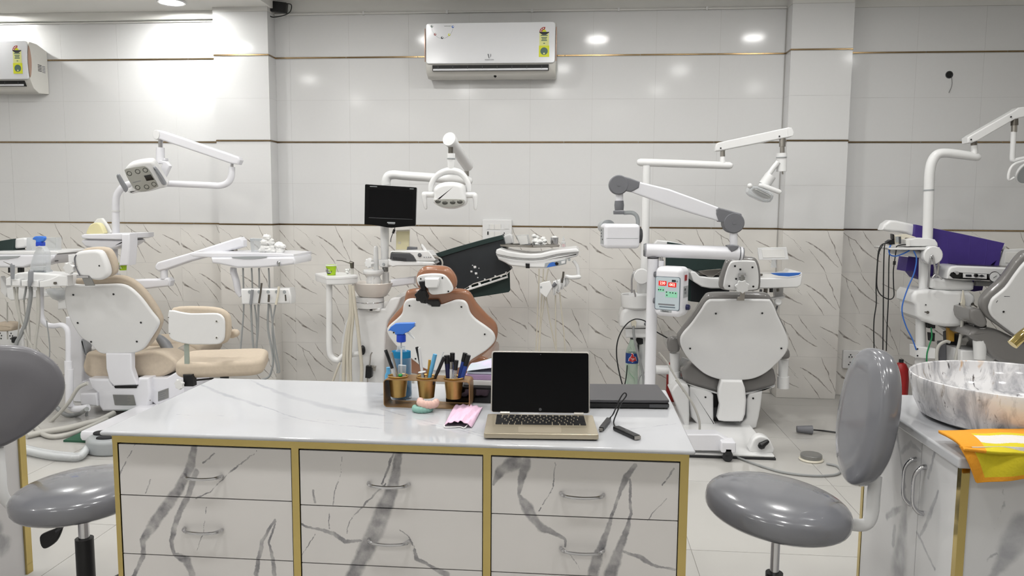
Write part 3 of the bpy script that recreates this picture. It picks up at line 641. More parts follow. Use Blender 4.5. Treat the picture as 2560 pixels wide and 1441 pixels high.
M().text('HD', (a + b) / 2 + V((0, 0, .0068)), d, V((-d.y, d.x, 0)), .008, .0001).to('print', 'print_grey', dg)
M().tube([a, e8(300, 1090, .004), *[P(1480 + x / 5.542, 860 + y / 5.542, 2.065) for x, y in ((335, 980), (400, 830), (475, 720), (450, 682), (400, 740), (335, 880), (290, 980))], e8(245, 1030, .006)], .0019, 8, 5).to('cable', 'black_plastic', dg)
a2, b2 = e8(235, 1045, .006), e8(130, 1180, .006); d2 = (b2 - a2).normalized(); an2 = math.atan2(d2.y, d2.x)
M().obox((a2 + b2) / 2, (b2 - a2).length, .012, .009, RZ(an2), .002).to('plug_body', 'black_plastic', dg); M().obox(b2 + d2 * .006, .012, .0095, .005, RZ(an2), .0006).to('plug_tip', 'steel', dg)
# ================================================================== things on the back wall
mat('sticker_yellow', (216, 220, 50), .5, var=.02); mat('sticker_pale', (222, 224, 150), .5, var=.02); mat('sticker_red', (160, 52, 40), .5, var=0); mat('sticker_green', (84, 110, 100), .5, var=.05)
mat('copper_accent', (176, 146, 130), .35, .4, var=.04); mat('ac_white', (226, 227, 230), .16, var=.01); mat('ac_dark', (16, 16, 16), .6, var=0); mat('ac_louver', (206, 204, 198), .35, var=.02)
def aircon(xr, zt, label, extra):
    """split air conditioner: xr right front edge, zt top"""
    W, H, D = .925, .365, .205; y1 = WY - .002; yf = y1 - D; x0 = xr - W
    o = thing('air_conditioner', label, 'air conditioner', (x0 + W / 2, y1 - D / 2, zt - H))
    # side profile (y, z) swept along x
    pf = [(y1, zt - .035), (y1 - .11, zt), (yf + .02, zt + .002), (yf, zt - .02), (yf + .002, zt - .27), (yf + .035, zt - .335), (yf + .09, zt - H), (y1, zt - H + .01)]
    M().slab([V((x0, a, b)) for a, b in pf], (1, 0, 0), W, .008, .008, 2).to('casing', 'ac_louver', o)
    fp = M().slab([V((x, yf - .012, z)) for x, z in rrect(x0 + .006, xr - .006, zt - .275, zt + .004, .02, 4)], (0, 1, 0), .013, .005, .001, 3).to('front_panel', 'ac_white', o)
    for xx, s in ((x0 + .002, 1), (xr - .002, -1)):   # tan crescents at both ends
        q = [V((xx, yf - .001 + .011 * math.sin(pi * t / 10) * -1, zt - .03 - .23 * t / 10)) for t in range(11)] + [V((xx, yf + .004 + .016 * math.sin(pi * t / 10), zt - .03 - .23 * t / 10)) for t in range(9, 0, -1)]
        M().slab(q, (-s, 0, 0), .006, 0, 0).to('side_accent', 'copper_accent', o)
    M().box(x0 + .05, xr - .05, yf + .003, yf + .05, zt - .322, zt - .283).to('air_slot', 'ac_dark', o)
    M().obox((x0 + W / 2, yf + .004, zt - .312), W - .11, .006, .02, RX(-.55), .002).to('louver', 'ac_white', o)
    for k in range(8): M().box(x0 + .09 + k * .105, x0 + .093 + k * .105, yf + .001, yf + .02, zt - .318, zt - .29).to('vane', 'dark_grey', o)
    # printed marks
    e = yf - .0128; U, W_ = V((1, 0, 0)), V((0, 0, 1))
    def disc(cx, cz, r, m, nm='print', d=.0004): return M().slab([V((cx + r * math.cos(a * pi / 10), e - d, cz + r * math.sin(a * pi / 10))) for a in range(20)], (0, 1, 0), .0008).to(nm, m, fp)
    def rect(a0, a1, b0, b1, m, nm='print', d=.0003): return M().box(a0, a1, e - d, e + .0008, b0, b1).to(nm, m, fp)
    sx = xr - .083; st = zt - .03                      # energy label
    rect(sx - .033, sx + .033, st - .205, st - .035, 'sticker_pale', 'energy_label'); rect(sx - .036, sx + .036, st - .205, st - .128, 'sticker_yellow', 'energy_label', .0005)
    disc(sx, st - .166, .026, 'sticker_green', 'label_roundel', .0009); disc(sx, st - .182, .006, 'sticker_pale', 'label_roundel', .0012)
    half = lambda r, a0, a1, m, d: M().slab([V((sx, e - d, st - .035))] + [V((sx + r * math.cos(a0 + (a1 - a0) * i / 14), e - d, st - .035 + r * math.sin(a0 + (a1 - a0) * i / 14))) for i in range(15)], (0, 1, 0), .0008).to('label_dial', m, fp)
    half(.033, 0, pi, 'print_white', .0006); half(.033, pi * .42, pi, 'sticker_red', .0009); half(.015, 0, pi, 'sticker_yellow', .0012)
    for i in range(3): 
        a = pi * (.92 - .17 * i); disc(sx + .024 * math.cos(a), st - .035 + .024 * math.sin(a), .0042, 'print_white', 'label_star', .0013)
    M().slab([V((sx + a, e - .001, st - .035 + b)) for a, b in ((-.034, 0), (.034, 0), (.034, -.005), (.012, -.02), (-.012, -.02), (-.034, -.005))], (0, 1, 0), .0012).to('label_banner', 'print_dark', fp)
    for i, (hw_, zz) in enumerate(((.024, .058), (.02, .072), (.017, .082), (.02, .092), (.006, .112))): rect(sx - hw_, sx + hw_, st - .035 - zz + .033 - .002, st - zz + .002, 'sticker_green', 'label_line', .0006)
    # maker's mark
    mx_ = x0 + W * .495; mz = zt - .232
    M().slab([V((mx_ + a, e - .0006, mz + b)) for a, b in ((-.013, .02), (-.004, .021), (0, -.004), (.002, -.01), (-.005, -.008))], (0, 1, 0), .0008).slab([V((mx_ + a, e - .0006, mz + b)) for a, b in ((.004, -.008), (.012, .006), (.012, .021), (.008, .021), (.007, .004))], (0, 1, 0), .0008).to('logo', 'print_grey', fp)
    M().text('VIDEOCON', (mx_, e - .0005, mz - .02), U, W_, .0125, .0003).to('wordmark', 'print_grey', fp)
    if extra:
        cx, cz = x0 + .125, zt - .012
        for i, m in enumerate(('sticker_green', 'sticker_red', 'print_dark', 'sticker_yellow', 'print_blue')):
            a = pi * (1.02 + .235 * i); disc(cx + .075 * math.cos(a), cz + .085 * math.sin(a) , .0085, m, 'badge'); disc(cx + .075 * math.cos(a) + .002, cz + .085 * math.sin(a) + .002, .004, 'ac_white', 'badge', .0008)
        M().text('VIDEOCON', (cx + .035, e - .0005, cz - .006), U, W_, .009, .0003).to('wordmark', 'print_grey', fp)
        M().tube([V((cx + .078 * math.cos(pi * (1 + t / 16)), e - .0002, cz + .09 * math.sin(pi * (1 + t / 16)))) for t in range(17)], .0006, 5).to('badge_edge', 'print_grey', fp)
        c = P(1238, 184, yf + .07); M().lathe([(.004, -.028), (.012, -.02), (.02, -.004), (.019, .006), (.01, .012)], c, seg=16).to('sensor', 'black_gloss', o)
    else:   # stickers on the right end
        for k in range(5): M().box(xr - .001, xr + .0012, y1 - .115 + .0, y1 - .075, zt - .155 - k * .011, zt - .150 - k * .011).to('end_sticker', 'print_dark', o)
        for k in range(5): M().box(xr - .001, xr + .0012, y1 - .068, y1 - .035, zt - .158 - k * .011, zt - .153 - k * .011).to('end_sticker', 'print_grey', o)
    return o
q = P(1391, 57, WY - .2); aircon(q.x, q.z, 'white split air conditioner on the middle wall above the monitor', True)
q = P(72, 104, WY - .2); aircon(q.x, q.z, 'white split air conditioner cut by the left picture edge', False)

def wallplate(x0, x1, z0, z1, label, layout):
    o = thing('switch_board', label, 'switch board', ((x0 + x1) / 2, WY - .01, z0))
    M().slab([V((a, WY - .022, b)) for a, b in rrect(x0, x1, z0, z1, .008, 3)], (0, 1, 0), .021, .006, 0).to('plate', 'white_plastic', o)
    w_, h_ = x1 - x0, z1 - z0
    for (a, b, c, d, m, nm) in layout: M().box(x0 + a * w_, x0 + b * w_, WY - .026, WY - .02, z1 - d * h_, z1 - c * h_, .0012, 1).to(nm, m, o)
    return o
q0, q1 = P(1207, 549, WY), P(1280, 597, WY)
wallplate(q0.x, q1.x, q1.z - .03, q0.z, 'white switch board on the wall behind the dark green sheet', [(.16, .22, .2, .42, 'white_plastic', 'switch'), (.25, .40, .2, .42, 'paper_white', 'switch'), (.43, .62, .2, .42, 'paper_white', 'switch'), (.66, .73, .2, .42, 'white_plastic', 'switch'),
   (.77, .9, .2, .4, 'white_plastic', 'regulator'), (.17, .21, .52, .66, 'black_plastic', 'socket_hole'), (.26, .40, .52, .78, 'paper_white', 'switch'), (.43, .62, .52, .78, 'paper_white', 'switch'), (.73, .76, .56, .6, 'black_plastic', 'socket_hole'), (.69, .72, .62, .66, 'black_plastic', 'socket_hole')])
q0, q1 = P(2106, 875, WY), P(2172, 922, WY)
hl = [(x_ + dx, x_ + dx + .035, y_ + dy, y_ + dy + .06, 'black_plastic', 'socket_hole') for x_, y_ in ((.2, .2), (.2, .62)) for dx, dy in ((0.05, 0), (.0, .12), (.1, .12))]
wallplate(q0.x, q1.x, q1.z, q0.z, 'cream socket plate low on the wall beside the right pillar', hl + [(.5, .9, .18, .45, 'white_plastic', 'switch'), (.5, .9, .55, .82, 'white_plastic', 'switch')])
q0, q1 = P(-6, 815, WY), P(62, 868, WY)
wallplate(q0.x, q1.x, q1.z, q0.z, 'socket plate low on the wall at the left picture edge', [(.1 + dx + k, .13 + dx + k, .3 + dy, .36 + dy, 'black_plastic', 'socket_hole') for k in (0, .42) for dx, dy in ((.05, 0), (0, .12), (.1, .12), (.02, .26), (.08, .26))])
pl = P(38, 850, WY - .04); o = thing('power_plug', 'black plug in the socket at the left picture edge', 'plug', pl); M().obox(pl, .045, .04, .05, None, .01).to('body', 'black_plastic', o); M().tube([pl + V((0, 0, -.02)), pl + V((.01, -.02, -.12)), pl + V((.0, 0, -.3)), pl + V((-.02, 0, -.62))], .004, 8, 5).to('cord', 'black_plastic', o)
# hole with a wire, right bay
c = P(2373, 187, WY); o = thing('cable_hole', 'round dark cable hole with a loose wire on the right wall', 'hole', c)
M().lathe([(.023, -.002), (.026, -.0025), (.026, .001), (.02, .001)], c, (0, 1, 0), 20).to('rim', 'dark_grey', o); M().lathe([(.021, -.003), (.021, .0)], c, (0, 1, 0), 20).to('hole', 'ac_dark', o)
M().tube([c + V((.012, -.004, 0)), P(2380, 212, WY - .012), P(2372, 232, WY - .008)], .0015, 6, 5).to('wire', 'dark_grey', o)
# conduit along the top and the power adapter hanging from it
o = thing('conduit', 'thin white conduit pipe running along the top of the middle wall', 'pipe', (0, WY - .01, 2.765))
M().tube([V((XL1 + .005, WY - .008, 2.768)), V((XR0 - .01, WY - .008, 2.768))], .0075, 8).to('pipe', 'plaster', o)
for k in range(6): M().box(-1.6 + k * .62, -1.585 + k * .62, WY - .019, WY, 2.757, 2.78, .002).to('clip', 'white_paint', o)
o = thing('conduit', 'short white conduit along the top of the left wall bay', 'pipe', (-3.5, WY - .01, 2.74))
M().tube([V((RX0 + .02, WY - .008, 2.727)), V((XL0 - .005, WY - .008, 2.727))], .007, 8).to('pipe', 'plaster', o)
ya = WY - .06; o = thing('power_adapter', 'black power adapter with loose wires hanging high beside the left pillar', 'adapter', P(695, 20, ya))
a = P(695, 18, ya); M().obox(a, S(46, ya), .04, S(25, ya), RY(.13), .008).to('body', 'black_plastic', o)
M().tube(L('A1', ya - .02, [(2270, 60), (2245, 100), (2270, 140), (2330, 140), (2400, 120), (2435, 90), (2440, 40), (2400, 30)]), .0035, 6, 5).to('cord', 'black_plastic', o)
M().tube(L('A1', ya - .015, [(2240, 70), (2260, 120), (2290, 145)]), .003, 6, 5).tube(L('A1', ya - .01, [(2210, -30), (2240, 20), (2225, 75), (2250, 95)]), .003, 6, 5).to('white_cord', 'white_plastic', o)
M().tube(L('A1', ya, [(2235, -10), (2215, 30), (2230, 70)]), .008, 8, 4).to('plug', 'black_plastic', o)

# ================================================================== stools close to the desk
def rock(ax, ay): return RX(ax) @ RY(ay)
# right stool
sc = P(1943, 1268, 2.12)
st = thing('stool', 'grey glossy stool with round seat standing right of the desk', 'stool', (sc.x, sc.y, 0), 'grey stools')
M().ell(sc, .196, .19, .056, rock(.02, .11), .72, 40, 20).to('seat', 'vinyl_grey', st)
M().tube([sc + V((0, 0, -.05)), V((sc.x, sc.y, .32))], .0125, 14).to('pole', 'chrome', st)
M().tube([V((sc.x, sc.y, .34)), V((sc.x, sc.y, .08))], .024, 14).to('gas_lift', 'black_plastic', st)
def starbase(o, x, y, n=5, r=.26, a0=.3, hub='black_plastic'):
    M().lathe([(.034, .06), (.038, .1), (.03, .125)], (x, y, 0), seg=18).to('hub', hub, o)
    for k in range(n):
        a = a0 + 2 * pi * k / n; d = V((math.cos(a), math.sin(a), 0))
        M().tube([V((x, y, .095)) + d * .02, V((x, y, .085)) + d * r * .6, V((x, y, .07)) + d * r], [.02, .017, .013], 8, 3).to('foot', hub, o)
        M().lathe([(.018, -.011), (.025, -.009), (.025, .009), (.018, .011)], V((x, y, .026)) + d * r, (-d.y, d.x, 0), 16).to('caster', 'rubber', o)
starbase(st, sc.x, sc.y)
XB = P(2172, 1010, 2.13).x
yz = [(0, .19), (.08, .175), (.14, .12), (.168, .03), (.16, -.07), (.12, -.14), (.06, -.185), (0, -.20), (-.06, -.185), (-.12, -.14), (-.16, -.06), (-.165, .03), (-.14, .12), (-.08, .175)]
bc = P(2170, 1036, 2.13) + V((-.050, 0, 0)); nrm = V((-.985, -.10, .12)).normalized()
ub = V((.10, -.99, 0)).normalized(); ub = (ub - nrm * ub.dot(nrm)).normalized(); vb_ = nrm.cross(ub); vb_ = vb_ if vb_.z > 0 else -vb_
ring = cat([bc + ub * a * .76 + vb_ * b * .98 - nrm * .02 for a, b in yz], 4)
M().slab(ring, -nrm, .062, .022, .03, 5, dome=(.008, .04, 4)).to('backrest', 'vinyl_grey', st)
M().tube([sc + V((.15, 0, -.03)), P(2130, 1312, 2.12), P(2165, 1311, 2.12), P(2180, 1285, 2.12), P(2184, 1240, 2.12), P(2189, 1190, 2.13)], .0115, 12, 5, flat=1.6).to('bracket', 'white_paint', st)
# left stool
sc = P(205, 1236, 2.24)
st = thing('stool', 'grey glossy stool cut by the left picture edge, black gas lift', 'stool', (sc.x, sc.y, 0), 'grey stools')
M().ell(sc, .205, .195, .056, rock(.02, -.07), .72, 40, 20).to('seat', 'vinyl_grey', st)
M().tube([sc + V((.0, 0, -.04)), V((sc.x, sc.y, P(208, 1348, 2.24).z - .01))], .0165, 14).to('pole', 'chrome', st)
M().tube([V((sc.x, sc.y, P(208, 1346, 2.24).z)), V((sc.x, sc.y, .08))], .0275, 16).to('gas_lift', 'black_plastic', st)
M().tube([sc + V((-.01, -.02, -.055)), P(178, 1300, 2.2), P(140, 1330, 2.2)], .0045, 8).to('lever', 'dark_grey', st)
lv = L('A5', 2.2, [(355, 1150), (362, 1172), (330, 1240), (270, 1280), (243, 1262), (234, 1215), (248, 1192), (300, 1170)]); M().slab(cat(lv, 3), (0, 1, 0), .016, .005, .005, 2).to('lever_paddle', 'black_plastic', st)
starbase(st, sc.x, sc.y, 5, .26, .2)
nrm = V((.62, -.78, .05)).normalized(); bc = P(-22, 1000, 2.18); ub = V((.78, .62, 0)).normalized(); vb_ = V((0, 0, 1)); vb_ = (vb_ - nrm * nrm.z).normalized()
ring = cat([bc + ub * a * 1.16 + vb_ * b * (.87 if b > 0 else .83) for a, b in [(0, .19), (.09, .172), (.15, .11), (.172, .03), (.155, -.05), (.105, -.12), (.055, -.165), (0, -.19), (-.075, -.175), (-.13, -.13), (-.165, -.05), (-.17, .03), (-.15, .11), (-.09, .172)]], 4)
mat('vinyl_matte', (100, 99, 103), .38, var=.04, scale=20, coat=.15)
M().slab(ring, -nrm, .062, .022, .03, 5, dome=(.014, .07, 4)).to('backrest', 'vinyl_matte', st)
M().tube([sc + V((-.15, 0, -.03)), P(40, 1262, 2.22), P(18, 1255, 2.22), P(4, 1230, 2.21), P(0, 1180, 2.21), P(-6, 1120, 2.21)], .012, 12, 5, flat=1.6).to('bracket', 'white_paint', st)

# ================================================================== cabinets at both sides
lc = thing('marble_cabinet', 'marble cabinet with gold corner edge at the left picture border', 'cabinet', (-2.35, 2.0, 0))
seg_mat('cabinet_marble_l', [((.36, .25, .2), (.36, .38, -.0), .006, .01), ((.36, .38, .25), (.36, .45, .15), .012, .03), ((.36, .3, .25), (.36, .42, .22), .02, .03), ((.36, .1, .5), (.36, .3, .35), .004, .006)], (200, 198, 198), (140, 140, 142), lc, rough=.2, warp=.015, wscale=20)
M().box(-2.75, -1.994, 1.35, 2.565, .0, .735).to('carcass', 'cabinet_marble_l', lc)
M().box(-1.996, -1.986, 2.545, 2.575, 0, .735).to('gold_edge', 'gold', lc)
M().box(-2.77, -1.978, 1.33, 2.58, .735, .76, .006).to('stone_top', 'desk_top', lc)

RXC, RZC = .905, .78
rc = thing('sink_cabinet', 'marble sink cabinet with gold edges and two doors at right', 'cabinet', (1.3, 2.13, 0))
def fx(c, pts, X): return [PX(*px(c, *p), X) for p in pts]
def rs_(c, lines, k, X):
    out = []
    for pts, w in lines:
        q = [PX(*px(c, *p), X) - WL[rc.name] for p in pts]
        for i in range(len(q) - 1):
            w0, w1 = (w[i], w[i + 1]) if isinstance(w, (list, tuple)) else (w, w); out.append((q[i], q[i + 1], w0 * k, w1 * k))
    return out
kk = .0011
dv = rs_('B7', [([(1290, 900), (1300, 1030), (1285, 1200), (1260, 1420)], [8, 14, 22, 40]), ([(1240, 560), (1260, 640), (1300, 900)], [10, 5, 6]), ([(1190, 1080), (1240, 1050), (1300, 1040)], [8, 10, 6]), ([(1280, 700), (1340, 650), (1390, 690)], [5, 8, 4]),
    ([(1370, 1180), (1430, 1300), (1480, 1400)], 4), ([(1500, 930), (1450, 1080), (1390, 1200)], [4, 8, 4]), ([(1240, 1150), (1230, 1250)], 8), ([(1480, 700), (1440, 850)], 5)], kk, RXC) + strokes('B7', 1.84, [([(2000, 1120), (1940, 1240), (1880, 1360), (1820, 1440)], [60, 60, 40, 20]),
    ([(1880, 900), (1890, 1010), (1800, 1200), (1700, 1400)], [6, 8, 5, 8]), ([(1750, 960), (1690, 1080)], 5), ([(1780, 1340), (1840, 1300), (1900, 1360)], 8)], .0009, rc)
seg_mat('cabinet_marble_r', dv, (206, 206, 207), (140, 141, 146), rc, rough=.2, warp=.012, wscale=20, soft=.5, strength=.85)
Y0C, Y1C = 1.835, 2.44
M().box(RXC + .014, 1.72, Y0C + .01, Y1C - .0, .0, RZC - .026).to('carcass', 'desk_side', rc)
ysp = PX(2297, 1250, RXC).y; ya_, yb_ = Y0C + .018, Y1C - .018
for a, b in ((ya_, ysp), (ysp, yb_)):
    d = M().box(RXC, RXC + .0145, a + .0012, b - .0012, .06, RZC - .03, .001, 1).to('door', 'cabinet_marble_r', rc)
    hy_ = ysp + (.03 if a > ya_ else -.03); z0_, z1_ = (PX(2278, 1258, RXC).z, PX(2278, 1140, RXC).z)
    M().tube([V((RXC, hy_, z0_)), V((RXC - .014, hy_, z0_ + .004)), V((RXC - .028, hy_, z0_ + .025)), V((RXC - .03, hy_, (z0_ + z1_) / 2)), V((RXC - .028, hy_, z1_ - .025)), V((RXC - .014, hy_, z1_ - .004)), V((RXC, hy_, z1_))], [.007, .006, .0045, .004, .0045, .006, .007], 10, 4).to('handle', 'chrome', d)
M().box(RXC + .016, 1.72, Y0C, Y0C + .0115, .06, RZC - .027, .001, 1).to('front_panel', 'cabinet_marble_r', rc)
M().box(RXC - .002, RXC + .0165, Y0C - .002, Y0C + .017, .0, RZC - .026).to('gold_edge', 'gold', rc); M().box(RXC - .002, RXC + .0145, Y1C - .017, Y1C + .001, .0, RZC - .026).to('gold_edge', 'gold', rc)
M().box(RXC + .001, RXC + .0145, Y0C + .017, Y1C - .017, RZC - .0295, RZC - .026).to('gold_edge', 'gold_strip', rc)
M().slab([V((a, b, RZC - .026)) for a, b in rrect(RXC - .018, 1.74, Y0C - .018, Y1C + .01, .006, 3)], (0, 0, 1), .026, .006, .006, 3).to('stone_top', 'desk_top', rc)

# basin: marble printed ceramic
m = bpy.data.materials.new('basin_ceramic'); MT['basin_ceramic'] = m; m.use_nodes = True; nt = m.node_tree; N_ = nt.nodes.new; K_ = nt.links.new; b_ = nt.nodes['Principled BSDF']
b_.inputs['Roughness'].default_value = .08; tc = N_('ShaderNodeTexCoord'); mp = N_('ShaderNodeMapping'); mp.inputs['Scale'].default_value = (1, 1, .26); K_(tc.outputs['Object'], mp.inputs[0])
def nz(sc_, det, off, lo, hi, dist=1.2):
    mm = N_('ShaderNodeVectorMath'); mm.operation = 'ADD'; mm.inputs[1].default_value = off; K_(mp.outputs[0], mm.inputs[0])
    n = N_('ShaderNodeTexNoise'); n.inputs['Scale'].default_value = sc_; n.inputs['Detail'].default_value = det; n.inputs['Distortion'].default_value = dist; n.inputs['Roughness'].default_value = .65; K_(mm.outputs[0], n.inputs[0])
    r = N_('ShaderNodeMapRange'); r.inputs[1].default_value = lo; r.inputs[2].default_value = hi; K_(n.outputs['Fac'], r.inputs[0]); return r
cur = None
for sc_, det, off, lo, hi, dist, c, k in ((16, 6, (0, 0, 0), .46, .66, 1.2, (146, 146, 152), .85), (28, 7, (3, 1, 2), .60, .67, 1.0, (66, 60, 62), .95), (13, 4, (7, 2, 5), .60, .66, .8, (206, 166, 122), .85), (20, 6, (1, 8, 3), .63, .73, 1.5, (140, 122, 100), .7)):
    r = nz(sc_, det, off, lo, hi, dist); r.inputs[4].default_value = k; mx = N_('ShaderNodeMix'); mx.data_type = 'RGBA'; K_(r.outputs[0], mx.inputs[0]); mx.inputs[7].default_value = lin(c)
    if cur is None: mx.inputs[6].default_value = lin((226, 225, 226))
    else: K_(cur.outputs[2], mx.inputs[6])
    cur = mx
K_(cur.outputs[2], b_.inputs['Base Color'])
bsc = V((1.180, 2.165, RZC)); rb = .250
pr = [(rb * .72, .001), (rb * .80, .002), (rb * .88, .012), (rb * .95, .05), (rb * .99, .09), (rb * 1.0, .112), (rb * .996, .1185), (rb * .985, .12), (rb * .972, .117), (rb * .955, .09), (rb * .87, .045), (rb * .66, .018), (rb * .2, .012), (.02, .011)]
basin = thing('vessel_sink', 'round marble patterned vessel basin on the right counter', 'sink', bsc); M().lathe(pr, bsc, seg=64).to('bowl', 'basin_ceramic', basin); M().lathe([(.02, .0115), (.02, .0135), (.014, .0145)], bsc, seg=20).to('drain', 'chrome', basin)
fa_ = thing('faucet', 'gold faucet with curved spout over the marble basin', 'faucet', (1.47, 2.33, RZC))
tip = P(2531, 862, 2.20); M().tube([tip, tip + V((.03, .004, .028)), tip + V((.075, .02, .05)), tip + V((.13, .05, .055)), V((1.47, 2.33, tip.z + .02)), V((1.47, 2.33, tip.z - .04)), V((1.47, 2.33, RZC + .002))], [.0145, .0145, .015, .016, .018, .02, .022], 14, 6).to('spout', 'gold', fa_)
M().lathe([(.03, 0.0005), (.032, .006), (.024, .012)], (1.47, 2.33, RZC), seg=20).to('base_ring', 'gold', fa_); M().tube([V((1.48, 2.33, .9)), V((1.54, 2.31, .93))], .007, 8).to('lever', 'gold', fa_)

# towel folded over the front edge of the counter
mat('towel_yellow', (206, 190, 40), .95, var=.06, scale=120, bump=.5); mat('towel_orange', (222, 150, 40), .95, var=.06, scale=120, bump=.5); mat('towel_white', (212, 208, 204), .95, var=.04, scale=120, bump=.5)
tw = thing('hand_towel', 'yellow white towel with orange border draped over the counter edge', 'towel', (1.2, Y0C, RZC))
NX, NY = 100, 80
def quad_cloth(cor, yf, bulge, mif, name):
    rows = []
    for i in range(NY + 1):
        t = i / NY; row = []
        for j in range(NX + 1):
            u_ = j / NX
            x_ = (cor[0][0] * (1 - t) + cor[2][0] * t) * (1 - u_) + (cor[1][0] * (1 - t) + cor[3][0] * t) * u_
            y_ = (cor[0][1] * (1 - t) + cor[2][1] * t) * (1 - u_) + (cor[1][1] * (1 - t) + cor[3][1] * t) * u_
            p_ = P(x_, y_, yf(t)); row.append(p_ + V((0, -bulge * math.sin(pi * t) - .003 * math.sin(u_ * 13 + t * 4), bulge * .5 * math.sin(pi * t))))
        rows.append(row)
    return M().grid(rows, mif).to(name, ['towel_yellow', 'towel_orange', 'towel_white'], tw, solid=.007)
yE = Y0C - .018
def m_top(i, j):
    t = i / NY + .035 * math.sin(j * .17)
    if j < 20: return 1
    return 1 if t < .2 else 0 if t < .3 else 2 if t < .64 else 0
def m_low(i, j):
    t = i / NY + .03 * math.sin(j * .12)
    return 1 if j < 10 or i > NY - 11 else 2 if t < .12 + .10 * max(0, 1 - j / 26) else 0
quad_cloth([(2398, 1116), (2680, 1120), (2442, 1208), (2680, 1186)], lambda t: yE - .012 - .006 * t, .004, m_low, 'hanging_end')
quad_cloth([(2346, 1080), (2680, 1072), (2412, 1127), (2680, 1146)], lambda t: 1.945 + (yE - .028 - 1.945) * t ** .8, .012, m_top, 'folded_top')
# ================================================================== helpers for the dental units
def sl(c, Y, pts, depth, r, m, name, parent, k=0, r2=None, n=(0, 1, 0), label=None, dome=None):
    q = L(c, Y, pts); q = cat(q, k) if k else q
    return M().slab(q, n, depth, r, r2, 3, dome=dome).to(name, m, parent, label)
def tb(c, Y, pts, rp, m, name, parent, sm=5, seg=10, rnd=False, flat=1.):
    s_ = Y / FPX / CR[c][2] * 1.04; r = [v * s_ for v in rp] if isinstance(rp, (list, tuple)) else rp * s_
    return M().tube(L(c, Y, pts), r, seg, sm, rnd=rnd, flat=flat).to(name, m, parent)
class Pl:                                   # a leaning plane; n looks at the viewer
    def __init__(s, pxl, Y, lean, yaw=0.): s.p = P(*pxl, Y); s.n = RZ(yaw) @ V((0, -math.cos(lean), -math.sin(lean)))
    def on(s, c, pts): return [PP(*px(c, *q), s.p, s.n) for q in pts]
    def slab(s, c, pts, off, depth, r, m, name, parent, k=4, grow=0., r2=None, dome=None, label=None):
        q = s.on(c, pts); q = cat(q, k) if k else q
        if grow:
            ce = sum(q, V((0, 0, 0))) / len(q); q = [v + (v - ce).normalized() * grow for v in q]
        return M().slab([v - s.n * off for v in q], -s.n, depth, r, r2, 4, dome=dome).to(name, m, parent, label)
    def dots(s, c, pts, rp, m, name, parent, off=-.001, ring=None):
        for q in pts:
            ce = PP(*px(c, *q), s.p, s.n) - s.n * off; r = rp / CR[c][2] * ce.y / FPX
            if ring: M().lathe([(r * 2.2, 0.), (r * 2.1, .0015), (r * 1.2, .0018)], ce - s.n * .001, s.n, 16).to(name + '_seat', ring, parent)
            M().lathe([(r, 0.), (r, .0025), (r * .7, .003)], ce, s.n, 12).to(name, m, parent)
def textplate(pl, c, quad, m, nlines, parent, name='rating_plate'):
    q = pl.on(c, quad); o = M().slab([v + pl.n * .0015 for v in q], -pl.n, .0015).to(name, m, parent)
    a, b, d = q[0], q[1], q[3]
    for i in range(nlines):
        t = (i + .7) / (nlines + .6); l0 = a.lerp(d, t) + (b - a) * .08; l1 = l0 + (b - a) * random.uniform(.55, .84)
        h = (d - a) * .28 / nlines; M().slab([l0 + pl.n * .002, l1 + pl.n * .002, l1 + h + pl.n * .002, l0 + h + pl.n * .002], -pl.n, .0006).to('print_line', 'print_grey', o)
    return o
def knob(c, ax, r, m, name, parent, lobes=7, h=.02):
    ax = V(ax).normalized(); x = ax.orthogonal().normalized(); y = ax.cross(x)
    q = [V(c) + (x * math.cos(a) + y * math.sin(a)) * r * (1 + .12 * math.cos(lobes * a)) for a in [2 * pi * i / (lobes * 6) for i in range(lobes * 6)]]
    return M().slab(q, ax, h, h * .2, h * .2, 2).to(name, m, parent)
mat('panel_grey', (160, 164, 166), .3, var=.03); mat('lens_dark', (92, 92, 88), .12, .6, var=.1); mat('lens_face', (168, 168, 162), .25, .3, var=.03); mat('green_mat', (46, 88, 68), .8, var=.06)
mat('arm_grey', (140, 142, 146), .35, var=.04); mat('glass_green', (206, 220, 212), .05, trans=.6, ior=1.2, var=0); mat('sponge_cream', (226, 218, 172), .7, var=.05); mat('steel_plate', (150, 150, 148), .35, .7, var=.04)

def cottonpile(o, c, Y, blobs, m='cotton', nm='clump'):
    for x, y, r in blobs:
        q = P(*px(c, x, y), Y + random.uniform(-.02, .02)); rr = r / CR[c][2] * Y / FPX
        e = M().ell(q, rr, rr * .9, rr * .8, None, 1, 14, 9); e.v = [q + (v - q) * random.uniform(.8, 1.18) for v in e.v]; e.to(nm, m, o)

# ================================================================== unit 1: beige chair at the left
B1 = Pl(px('A3', 950, 1190), 4.62, .30)
u1 = thing('dental_chair', 'beige dental chair with white back shell and lamp at the left', 'dental chair', (B1.p.x, 4.75, 0), 'dental chairs')
shell1 = [(580, 592), (740, 598), (900, 592), (1030, 590), (1115, 622), (1210, 710), (1300, 830), (1358, 905), (1352, 960), (1290, 1060), (1235, 1140), (1150, 1182), (1000, 1190), (890, 1190), (835, 1170), (770, 1100), (700, 1055), (645, 985), (590, 880), (556, 770), (548, 650)]
B1.slab('A3', shell1, .0, .028, .014, 'white_plastic', 'back_shell', u1, 3)
B1.slab('A3', [(580, 578), (700, 552), (950, 535), (1070, 552), (1180, 625), (1290, 760), (1362, 890), (1362, 960), (1310, 1080), (1240, 1150), (1150, 1185), (880, 1190), (780, 1110), (700, 1060), (600, 880), (560, 770), (550, 650)], .026, .042, .018, 'suede_beige', 'back_cushion', u1, 3)
